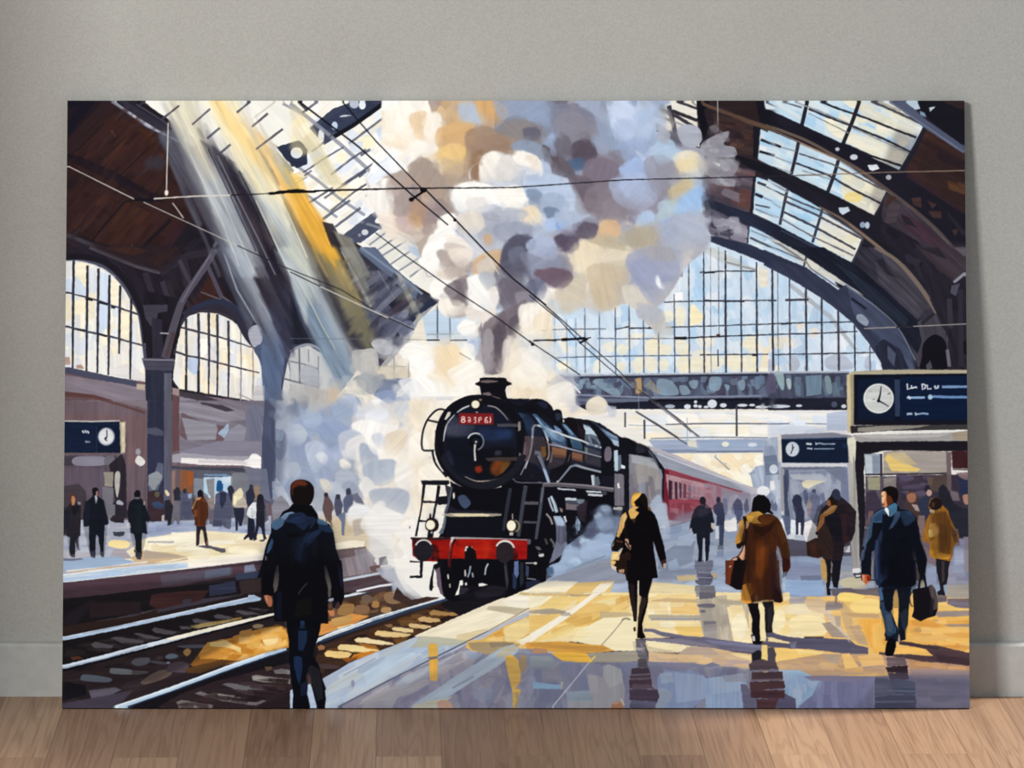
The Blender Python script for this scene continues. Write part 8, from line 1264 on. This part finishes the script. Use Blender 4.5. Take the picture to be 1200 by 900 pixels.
P("335 -20 700 -20 700 190 660 215 520 230 400 215 350 190 330 120", '080a12', rg=.3); P("335 -20 380 -20 385 100 450 120 400 170 380 215 350 190 332 120", '23375c', tx=.3, ang=80); P("380 150 430 120 445 130 400 180", '35507c', al=.8); P("220 -20 300 -20 298 130 295 165 270 170 220 130", '0e111e'); B("222 110 245 105 290 115 298 150 275 175 270 195 255 190 235 160", 'c0653a'); P("265 115 298 125 295 160 272 165", '8a1c10'); P("225 112 245 110 250 160 235 160", 'dc9c7c'); P("700 -20 795 -20 780 110 760 140 735 130 720 60", '0b0b12')
P("370 205 530 210 520 260 500 300 500 400 480 430 520 530 550 600 552 690 520 700 525 740 500 790 495 820 440 820 425 805 432 760 450 690 430 690 430 650 420 640 430 600 420 520 400 440 380 400 385 330 372 260", '101a2c', rg=.3, tx=.15)
P("372 225 400 215 420 240 432 280 428 320 400 335 382 330", '5a84b8', tx=.15, ang=88); P("385 350 420 340 430 420 480 440 500 520 525 580 520 620 470 650 440 640 430 560 400 450", '35506c', tx=.3, ang=75); P("430 460 480 450 500 560 490 620 450 600", '56708a', al=.8, tx=.3, ang=75); P("400 240 500 230 490 400 460 440 430 400", '0a0f1a'); B("430 780 445 700 480 660 520 690 520 750 495 815 440 822", '07070b')
P("530 225 660 215 650 300 635 420 630 540 605 600 610 680 560 692 555 640 540 560 545 480 548 330", '0e1420', rg=.3, tx=.15); P("560 450 620 400 625 540 600 600 575 560", '283a4a', al=.8, tx=.3, ang=85); P("515 240 535 245 548 400 545 480 530 540 500 460 492 430 500 330", 'efbf68'); P("548 630 558 650 560 700 540 690", 'b8a49a', al=.8)
# black shopping bag
P("670 240 720 225 800 215 840 195 870 240 890 320 892 410 870 470 800 490 740 520 700 500 662 475 680 420", '121016', rg=.3, tx=.15); P("810 200 840 195 872 240 892 330 890 410 850 420 830 300", '4c4444', tx=.25, ang=85); P("830 300 860 330 850 460 820 470", '201c20', al=.8); L("725 225 735 160 755 130 775 150 790 220", '121016', 2.8, sm=True); P("738 175 755 145 770 165 780 210 742 222", '9c9484'); L("665 255 645 310 655 370 672 388", '3a3028', 1.4, sm=True)
P("875 0 985 0 985 100 970 190 940 200 945 240 960 290 890 290 885 260 915 240 905 180 890 100", '1c1a24', rg=.3, tx=.15); P("925 0 950 0 950 160 930 180", '453a38', al=.8); P("880 285 970 290 970 340 890 345", '6a6268', al=.9)
L("20 580 120 700", 'c9c0b4', 1.4, al=.7)
# dark right edge
O(900, 100)
L("924 72 926 300 928 500 931 1500", '1a171c', 1, al=.6)
# ---- last glazes over the figures and the engine
O(830, 560, 7.5)
P("385 300 560 325 610 360 670 480 715 680 710 800 660 850 640 760 655 1080 600 1100 400 1100 300 1080 260 900 330 620 280 560 270 470 320 350", '180e0e', .34, tx=.3, ang=88, soft=1)
S("340 620 600 620 625 860 640 1080 400 1100 320 900", 90, 22, 4, 88, 6, .6, .5, 2)
P("440 620 520 600 520 760 460 900 410 860 420 700", '8a4414', .45, tx=.4, ang=88, soft=3)
P("335 345 380 310 440 300 480 325 440 345 400 350 380 390 350 400", 'd8a448', .7, tx=.3, ang=20)
O(980, 560, 7.5)
P("300 360 420 265 560 280 690 350 740 560 798 720 780 900 720 960 340 960 330 700 225 860 215 720 270 540", '0b0d16', .3, tx=.3, ang=88, soft=1)
S("330 560 690 560 700 900 340 900", 70, 20, 4, 88, 8, .6, .5, 2)
P("825 290 960 300 1060 500 1020 700 870 715 820 560", '2a1a12', .28, tx=.3, ang=88, soft=1)
S("840 320 960 320 1000 660 860 690", 40, 14, 3, 85, 8, .5, .5, 1.5)
P("300 120 600 -20 1160 -20 1160 640 830 640 740 600 690 330 560 250 545 120 400 80", '1c1822', .12, tx=0)
O(980, 660, 7.5)
P("372 210 655 215 630 540 608 680 555 640 545 400 500 400 520 690 440 650 380 400", '10141f', .3, tx=.2)
O(280, 550, 7.5)
P("230 700 330 620 500 700 850 640 910 960 180 960", '07080e', .55, tx=.2, soft=12)
P("285 470 440 380 690 440 830 500 850 700 280 700", '0a0c16', .25, tx=.2, soft=3)
S("300 600 820 600 880 900 230 900", 60, 26, 8, 80, 20, .4, .8, 3)
O(60, 560, 7.5)
for q in ("280 200 470 200 500 400 465 690 340 690 280 430", "670 200 860 380 840 500 795 700 740 700 690 480", "118 260 262 260 240 640 160 700"):
    P(q, '15161e', .25, tx=.3, ang=88)
O(190, 560, 7.5)
P("262 180 400 230 405 420 290 420", '20140f', .3, tx=.3, ang=88)
O(830, 560, 7.5)
P("960 250 1200 250 1260 560 1180 700 870 700 862 570", '16121a', .35, tx=.3)
O(620, 470)
P("655 335 1040 440 1040 520 880 510 800 545 655 565", '5a4656', .22, tx=.2, ang=10, soft=1)
D("660 350 860 410 860 500 660 540", 'a8707a 8c4652 b0909a 7a3a48', 30, 12, 3, 12, 10, .35)
for q, c in (("655 374 668 378 667 462 655 460", '3a2430'), ("683 382 694 384 694 462 684 458", '3c2632'), ("704 385 714 389 713 458 705 455", '4e3846'), ("723 390 736 393 735 458 723 457", '6a404e')):
    P(q, c, rg=.4)
O(590, 460, 7.5)
P("190 385 560 480 740 540 850 560 850 680 640 640 560 640 380 690 200 600", '241f26', .42, tx=.3, ang=20, soft=1)
P("425 490 550 515 548 560 440 548", 'a06c4c', .55, tx=.3, ang=10); P("595 530 692 555 690 590 600 575", '94664c', .5, tx=.3, ang=10)
P("70 125 200 160 330 320 340 400 200 380 130 240", '141a28', .35, tx=.3, ang=45, soft=1)
L("400 460 480 475 560 495 700 530 860 572", '9a9dac', [1.2, 1.8, 1]); L("300 292 370 320 470 355 560 390 680 425 740 450 860 488", 'd0d5da', [1.8, 2, 1.2])
D("300 250 540 400 560 440 380 400", '5f7c9a 86a2be 2c4058 9ab4cc', 22, 14, 3, 42, 8, .5)
D("720 340 850 440 850 500 730 460", '6b7688 2d3444 a9b8c6', 14, 10, 3, 60, 10, .5)
O(470, 430, 7.5)
D("400 450 500 520 500 620 400 620", '3a4052 4a4a5a 2a3042', 16, 14, 6, -20, 20, .35, soft=1)
O(470, 540, 7.5)
D("280 715 1100 725 1090 865 280 860", '9c1a12 7a0e0e b8260f 8a1412', 30, 26, 6, 2, 6, .25, soft=1)
B("836 795 855 742 910 718 965 740 988 792 984 845 945 888 890 902 845 862", '261f24', tx=.2)
R(912, 790, 82, 80, 'dcd8d2', 2, 205, 345); P("560 770 590 750 650 790 660 830 665 880 560 880", '0e0c12', rg=.3); L("566 800 572 765 590 765", 'e0d8d4', 2)
O(980, 560, 7.5)
P("430 330 560 340 600 430 690 390 740 560 780 680 770 840 690 700 700 1000 400 1000 390 600", '080b14', .45, tx=.2, soft=2)
P("450 260 510 225 535 240 530 300 480 350 465 330 460 290", '44708f', .8, tx=.25, ang=-35); P("425 272 445 265 460 290 465 350 440 310 425 290", 'f4f6f8', rg=.1)
P("520 300 560 300 560 340 500 440 460 460 500 370", '3f5674', .6, tx=.25, ang=-55); L("360 560 350 700 360 900", '3a4a72', 2, al=.7)
O(280, 740, 7.5)
P("470 -60 640 -60 630 200 600 460 520 460 460 300", '0a0c16', .4, tx=.2, soft=2)
O(830, 660, 7.5)
# ------------------------------------------------------------------ Blender
import bpy, bmesh
from mathutils import Vector, Matrix
scn = bpy.context.scene
F, CX, HY, CAMZ = 6210.0, 605.0, -330.0, 1.309        # focal length (px), vertical vanishing column, horizon row, eye height
WALL_Y = 7.1036                                        # camera stands at y = 0, looks along +y
def link(o):
    scn.collection.objects.link(o); return o
def mesh_obj(name, bm, mat, parent=None):
    me = bpy.data.meshes.new(name); bm.to_mesh(me); bm.free()
    o = link(bpy.data.objects.new(name, me)); me.materials.append(mat)
    if parent: o.parent = parent
    return o
def box(bm, x0, x1, y0, y1, z0, z1):
    vs = [bm.verts.new(p) for p in ((x0, y0, z0), (x1, y0, z0), (x1, y1, z0), (x0, y1, z0), (x0, y0, z1), (x1, y0, z1), (x1, y1, z1), (x0, y1, z1))]
    for f in ((0, 3, 2, 1), (4, 5, 6, 7), (0, 1, 5, 4), (1, 2, 6, 5), (2, 3, 7, 6), (3, 0, 4, 7)):
        bm.faces.new([vs[i] for i in f])
def lin(h):
    c = col(h).astype(float); c = np.where(c <= .04045, c/12.92, ((c+.055)/1.055)**2.4)
    return (*c, 1.)
def new_mat(name, rough=.8, spec=.2):
    m = bpy.data.materials.new(name); m.use_nodes = True
    b = m.node_tree.nodes['Principled BSDF']; b.inputs['Roughness'].default_value = rough; b.inputs['Specular IOR Level'].default_value = spec
    return m, m.node_tree, b
def node(nt, t, **k):
    n = nt.nodes.new(t)
    for a, v in k.items(): setattr(n, a, v)
    return n
# ---- materials
def wall_material():
    m, nt, b = new_mat('painted_plaster', .9, .1)
    tc = node(nt, 'ShaderNodeTexCoord'); n1 = node(nt, 'ShaderNodeTexNoise'); n2 = node(nt, 'ShaderNodeTexNoise'); n3 = node(nt, 'ShaderNodeTexNoise')
    for n, s, d in ((n1, 5, 3), (n2, 420, 2), (n3, 160, 3)):
        n.inputs['Scale'].default_value = s; n.inputs['Detail'].default_value = d; nt.links.new(tc.outputs['Object'], n.inputs['Vector'])
    r = node(nt, 'ShaderNodeValToRGB'); r.color_ramp.elements[0].position = .3; r.color_ramp.elements[1].position = .7
    r.color_ramp.elements[0].color = lin(WALL_A); r.color_ramp.elements[1].color = lin(WALL_B)
    nt.links.new(n1.outputs['Fac'], r.inputs['Fac'])
    mx = node(nt, 'ShaderNodeMix', data_type='RGBA', blend_type='SOFT_LIGHT'); mx.inputs['Factor'].default_value = .3
    nt.links.new(r.outputs['Color'], mx.inputs['A']); nt.links.new(n2.outputs['Fac'], mx.inputs['B'])
    nt.links.new(mx.outputs['Result'], b.inputs['Base Color'])
    bp = node(nt, 'ShaderNodeBump'); bp.inputs['Strength'].default_value = .15; bp.inputs['Distance'].default_value = .001
    nt.links.new(n3.outputs['Fac'], bp.inputs['Height']); nt.links.new(bp.outputs['Normal'], b.inputs['Normal'])
    return m
def plain(name, c, rough=.7, spec=.2, noise=0):
    m, nt, b = new_mat(name, rough, spec)
    tc = node(nt, 'ShaderNodeTexCoord'); n = node(nt, 'ShaderNodeTexNoise'); n.inputs['Scale'].default_value = 60
    nt.links.new(tc.outputs['Object'], n.inputs['Vector'])
    mx = node(nt, 'ShaderNodeMix', data_type='RGBA', blend_type='SOFT_LIGHT'); mx.inputs['Factor'].default_value = .25
    mx.inputs['A'].default_value = lin(c); nt.links.new(n.outputs['Fac'], mx.inputs['B']); nt.links.new(mx.outputs['Result'], b.inputs['Base Color'])
    return m
def floor_material():
    m, nt, b = new_mat('oak_boards', .5, .25)
    L_ = nt.links.new
    tc = node(nt, 'ShaderNodeTexCoord'); mp = node(nt, 'ShaderNodeMapping'); mp.inputs['Rotation'].default_value = (0, 0, math.radians(90-1.2)); mp.inputs['Location'].default_value = (.13, .037, 0)
    L_(tc.outputs['Object'], mp.inputs['Vector'])
    br = node(nt, 'ShaderNodeTexBrick'); br.offset = .37; br.offset_frequency = 2; br.squash = 1
    br.inputs['Scale'].default_value = 1; br.inputs['Brick Width'].default_value = 1.5; br.inputs['Row Height'].default_value = .083; br.inputs['Mortar Size'].default_value = .0005; br.inputs['Mortar Smooth'].default_value = .3; br.inputs['Bias'].default_value = 0
    br.inputs['Color1'].default_value = (0, 0, 0, 1); br.inputs['Color2'].default_value = (1, 1, 1, 1); br.inputs['Mortar'].default_value = (.5, .5, .5, 1)
    L_(mp.outputs['Vector'], br.inputs['Vector'])
    # per-board offset so grain breaks at the joints
    sc = node(nt, 'ShaderNodeVectorMath', operation='SCALE'); sc.inputs['Scale'].default_value = 7.3; L_(br.outputs['Color'], sc.inputs[0])
    ad = node(nt, 'ShaderNodeVectorMath', operation='ADD'); L_(mp.outputs['Vector'], ad.inputs[0]); L_(sc.outputs['Vector'], ad.inputs[1])
    m2 = node(nt, 'ShaderNodeMapping'); m2.inputs['Scale'].default_value = (.8, 20, 1); L_(ad.outputs['Vector'], m2.inputs['Vector'])
    n0 = node(nt, 'ShaderNodeTexNoise'); n0.inputs['Scale'].default_value = 1.1; n0.inputs['Detail'].default_value = 2; n0.inputs['Distortion'].default_value = .6; L_(m2.outputs['Vector'], n0.inputs['Vector'])
    # growth rings: contour lines of the slow noise
    ml = node(nt, 'ShaderNodeMath', operation='MULTIPLY'); ml.inputs[1].default_value = 60; L_(n0.outputs['Fac'], ml.inputs[0])
    sn = node(nt, 'ShaderNodeMath', operation='SINE'); L_(ml.outputs[0], sn.inputs[0])
    m3 = node(nt, 'ShaderNodeMapping'); m3.inputs['Scale'].default_value = (5, 300, 1); L_(ad.outputs['Vector'], m3.inputs['Vector'])
    n1 = node(nt, 'ShaderNodeTexNoise'); n1.inputs['Scale'].default_value = 1; n1.inputs['Detail'].default_value = 4; L_(m3.outputs['Vector'], n1.inputs['Vector'])
    n2 = node(nt, 'ShaderNodeTexNoise'); n2.inputs['Scale'].default_value = 1.7; n2.inputs['Detail'].default_value = 3; L_(m2.outputs['Vector'], n2.inputs['Vector'])
    base = node(nt, 'ShaderNodeValToRGB'); e = base.color_ramp.elements; e[0].color = lin(FL_A); e[1].color = lin(FL_C); x = e.new(.5); x.color = lin(FL_B)
    L_(br.outputs['Color'], base.inputs['Fac'])
    def mixer(a, bfac, c, f, mode='MULTIPLY'):
        mx = node(nt, 'ShaderNodeMix', data_type='RGBA', blend_type=mode); mx.inputs['B'].default_value = c
        mm = node(nt, 'ShaderNodeMath', operation='MULTIPLY', use_clamp=True); mm.inputs[1].default_value = f
        L_(bfac, mm.inputs[0]); L_(mm.outputs[0], mx.inputs['Factor']); L_(a, mx.inputs['A']); return mx.outputs['Result']
    ring = node(nt, 'ShaderNodeMapRange'); ring.inputs['From Min'].default_value = .2; ring.inputs['From Max'].default_value = 1; L_(sn.outputs[0], ring.inputs['Value'])
    c1 = mixer(base.outputs['Color'], ring.outputs['Result'], lin('a58a76'), .22)
    fib = node(nt, 'ShaderNodeMapRange'); fib.inputs['From Min'].default_value = .5; fib.inputs['From Max'].default_value = .72; L_(n1.outputs['Fac'], fib.inputs['Value'])
    c2 = mixer(c1, fib.outputs['Result'], lin('8d705c'), .34)
    kn = node(nt, 'ShaderNodeMapRange'); kn.inputs['From Min'].default_value = .6; kn.inputs['From Max'].default_value = .8; L_(n2.outputs['Fac'], kn.inputs['Value'])
    c3 = mixer(c2, kn.outputs['Result'], lin('7d6250'), .45)
    c4 = mixer(c3, br.outputs['Fac'], lin('4a3a30'), .55)
    L_(c4, b.inputs['Base Color'])
    bp = node(nt, 'ShaderNodeBump'); bp.inputs['Strength'].default_value = .15; bp.inputs['Distance'].default_value = .001; L_(n1.outputs['Fac'], bp.inputs['Height']); L_(bp.outputs['Normal'], b.inputs['Normal'])
    return m
WALL_A, WALL_B = 'a8a6a0', 'acaaa4'
FL_A, FL_B, FL_C = '8b6c57', '9a7a63', 'ab8b71'
mw = wall_material(); mfl = floor_material()
mbb = plain('skirting_paint', 'b2b1ad', .6, .3); mwood = plain('pine_bar', 'c8a878', .8, .1)
# ---- setting
RX = .700                                             # inner face of the right wall, outside the frame
bm = bmesh.new(); box(bm, -2.2, RX+.1, 1.5, WALL_Y+.1, -.05, 0); o = mesh_obj('floor', bm, mfl); o['kind'] = 'structure'
bm = bmesh.new(); box(bm, -.98, RX, WALL_Y, WALL_Y+.1, 0, 2.5); o = mesh_obj('wall_back', bm, mw); o['kind'] = 'structure'
WY0, WZ0, WZ1 = WALL_Y-.012-1.1, .0, 1.0                # opening of the side window, running up to the corner
bm = bmesh.new()
box(bm, RX, RX+.1, WY0-.5, WY0, 0, 2.5); box(bm, RX, RX+.1, WY0, WALL_Y, WZ1, 2.5)
o = mesh_obj('wall_right', bm, mw); o['kind'] = 'structure'
bm = bmesh.new(); box(bm, -1.08, -.98, WALL_Y-.9, WALL_Y+.1, 0, 2.5); o = mesh_obj('left_occluder', bm, mw); o['kind'] = 'structure'  # unseen wall added to block light and darken the left side
bm = bmesh.new()
box(bm, RX+.03, RX+.07, WY0, WY0+.04, 0, WZ1); box(bm, RX+.03, RX+.07, WY0, WALL_Y-.03, WZ1-.04, WZ1)
o = mesh_obj('window_1', bm, plain('window_frame_paint', 'd8d8d4', .5, .3)); o['kind'] = 'structure'
# skirting board: flat face, chamfered top
bm = bmesh.new()
prof = [(0, 0), (-.0125, 0), (-.0125, .0672), (-.010, .0705), (-.0015, .0722), (0, .0722)]
a = [bm.verts.new((-.98, WALL_Y-.0002+y, z)) for y, z in prof]; c_ = [bm.verts.new((RX, WALL_Y-.0002+y, z)) for y, z in prof]
for i in range(len(prof)):
    j = (i+1) % len(prof); bm.faces.new((a[i], a[j], c_[j], c_[i]))
bm.faces.new(a[::-1]); bm.faces.new(c_)
bmesh.ops.recalc_face_normals(bm, faces=bm.faces)
o = mesh_obj('baseboard_back', bm, mbb); o['kind'] = 'structure'
# ---- the canvas print
def unproject(px, py, depth):
    return Vector(((px-CX)*depth/F, depth, CAMZ-(py-HY)*depth/F))
TH = .013
BLp, BRp = unproject(72.6, 831, 7.0), unproject(1136.6, 831, 7.0)
zb = 0.0
WB = BRp.x-BLp.x; xc = (BLp.x+BRp.x)/2; H_ = .801
DT = WB*F/(1130.0-79.0)                               # depth of the top edge
lean = math.asin((DT-7.0)/H_)
root = link(bpy.data.objects.new('canvas_print', None)); root.empty_display_size = .1
root.location = (xc, 7.0, 0.0015); root.rotation_euler = (-lean, 0, 0)
root['label'] = 'large unframed canvas print of a steam locomotive in a station, leaning on the grey wall'
root['category'] = 'picture'
# photo position of a point of the canvas face (u right, v down)
def homog(src, dst):
    A = []; b_ = []
    for (x, y), (u, v) in zip(src, dst):
        A.append([x, y, 1, 0, 0, 0, -u*x, -u*y]); b_.append(u); A.append([0, 0, 0, x, y, 1, -v*x, -v*y]); b_.append(v)
    h = np.linalg.solve(np.array(A, float), np.array(b_, float)); return np.append(h, 1).reshape(3, 3)
Hm = homog([(0, 0), (1, 0), (1, 1), (0, 1)], [(79, 118), (1130, 118), (1136.5, 831), (72.5, 831)])
NX, NY = 1500, 1010
us, vs_ = np.linspace(0, 1, NX), np.linspace(0, 1, NY)
U, Vv = np.meshgrid(us, vs_)
def sample(U, Vv):
    Uc = np.clip(U, .0026, .9974); Vc = np.clip(Vv, .0035, .9965)
    d = Hm[2, 0]*Uc+Hm[2, 1]*Vc+Hm[2, 2]
    X = ((Hm[0, 0]*Uc+Hm[0, 1]*Vc+Hm[0, 2])/d-PX0)*SS-.5; Y = ((Hm[1, 0]*Uc+Hm[1, 1]*Vc+Hm[1, 2])/d-PY0)*SS-.5
    X = np.clip(X, 0, BW-1.01); Y = np.clip(Y, 0, BH-1.01); xi = X.astype(int); yi = Y.astype(int); fx = (X-xi)[..., None]; fy = (Y-yi)[..., None]
    c = (buf[yi, xi]*(1-fx)+buf[yi, xi+1]*fx)*(1-fy)+(buf[yi+1, xi]*(1-fx)+buf[yi+1, xi+1]*fx)*fy
    c = np.clip(c, 0.004, 1)
    return np.where(c <= .04045, c/12.92, ((c+.055)/1.055)**2.4)
colr = sample(U, Vv)
front = np.stack([(U-.5)*WB, np.zeros_like(U), (1-Vv)*H_], -1).reshape(-1, 3)
idx = np.arange(NX*NY).reshape(NY, NX)
q = np.stack([idx[1:, :-1], idx[1:, 1:], idx[:-1, 1:], idx[:-1, :-1]], -1).reshape(-1, 4)
# wrapped edges: the rim is folded back over the bars
rim = np.concatenate([idx[0, :-1], idx[:-1, -1], idx[-1, :0:-1], idx[:0:-1, 0]])
back = front[rim].copy(); back[:, 1] = TH
bi = np.arange(len(rim))+NX*NY; n2 = np.roll(np.arange(len(rim)), -1)
side = np.stack([rim, rim[n2], bi[n2], bi], -1)
verts = np.concatenate([front, back]); faces = np.concatenate([q, side]); cols = np.concatenate([colr.reshape(-1, 3), colr.reshape(-1, 3)[rim]])
me = bpy.data.meshes.new('printed_canvas')
me.vertices.add(len(verts)); me.vertices.foreach_set('co', verts.astype(np.float32).ravel())
me.loops.add(len(faces)*4); me.loops.foreach_set('vertex_index', faces.astype(np.int32).ravel())
me.polygons.add(len(faces)); me.polygons.foreach_set('loop_start', np.arange(0, len(faces)*4, 4, dtype=np.int32))
me.update(calc_edges=True)
ca = me.color_attributes.new('paint', 'FLOAT_COLOR', 'POINT')
ca.data.foreach_set('color', np.concatenate([cols, np.ones((len(cols), 1))], 1).astype(np.float32).ravel())
mp_, nt, b = new_mat('printed_cloth', .75, .04)
at = node(nt, 'ShaderNodeAttribute', attribute_name='paint'); nt.links.new(at.outputs['Color'], b.inputs['Base Color'])
tc = node(nt, 'ShaderNodeTexCoord'); wv = node(nt, 'ShaderNodeTexNoise'); wv.inputs['Scale'].default_value = 900
nt.links.new(tc.outputs['Object'], wv.inputs['Vector']); bp = node(nt, 'ShaderNodeBump'); bp.inputs['Strength'].default_value = .06; bp.inputs['Distance'].default_value = .0004
nt.links.new(wv.outputs['Fac'], bp.inputs['Height']); nt.links.new(bp.outputs['Normal'], b.inputs['Normal'])
me.materials.append(mp_)
cv = link(bpy.data.objects.new('printed_canvas', me)); cv.parent = root
fr = bmesh.new(); hw = WB/2-.0006; e_ = .0006
box(fr, -hw, hw, .001, TH, e_, .04); box(fr, -hw, hw, .001, TH, H_-.04, H_-e_); box(fr, -hw, -hw+.04, .001, TH, .04, H_-.04); box(fr, hw-.04, hw, .001, TH, .04, H_-.04); box(fr, -.02, .02, .004, TH, .04, H_-.04)
fo = mesh_obj('stretcher_frame', fr, mwood, root); fo['label'] = 'wooden bars behind the canvas'
# ---- light
def area(name, loc, target, sx, sy, power, c):
    l = bpy.data.lights.new(name, 'AREA'); l.shape = 'RECTANGLE'; l.size = sx; l.size_y = sy; l.energy = power; l.color = c
    o = link(bpy.data.objects.new(name, l)); o.location = loc
    o.rotation_euler = (Vector(target)-Vector(loc)).to_track_quat('-Z', 'Y').to_euler(); return o
area('daylight_front', (-2.2, WALL_Y-4.5, 2.3), (0, WALL_Y, .5), 1, 1, 215, (.985, 1, .995))
s = bpy.data.lights.new('sun', 'SUN'); s.energy = 4.3; s.angle = math.radians(8); s.color = (1, .93, .82)
so = link(bpy.data.objects.new('sun', s)); az = math.radians(20); el = math.radians(60)
d = Vector((-math.cos(az)*math.cos(el), -math.sin(az)*math.cos(el), -math.sin(el))); so.rotation_euler = d.to_track_quat('-Z', 'Y').to_euler(); so.location = (2, 3.5, 2)
w = bpy.data.worlds.new('world'); scn.world = w; w.use_nodes = True
w.node_tree.nodes['Background'].inputs['Color'].default_value = (.84, .95, 1.06, 1); w.node_tree.nodes['Background'].inputs['Strength'].default_value = .56
# ---- camera: level, with the lens shifted down
cam = bpy.data.cameras.new('camera'); cam.sensor_width = 36; cam.lens = F/1200*36; cam.shift_x = (600-CX)/1200; cam.shift_y = -(450-HY)/1200
co = link(bpy.data.objects.new('camera', cam)); co.location = (0, 0, CAMZ); co.rotation_euler = (math.pi/2, 0, 0)
scn.camera = co
vs = scn.view_settings; scn.display_settings.display_device = 'sRGB'; vs.view_transform = 'Standard'; vs.look = 'None'; vs.gamma = 1; vs.use_curve_mapping = False; vs.exposure = -0.13
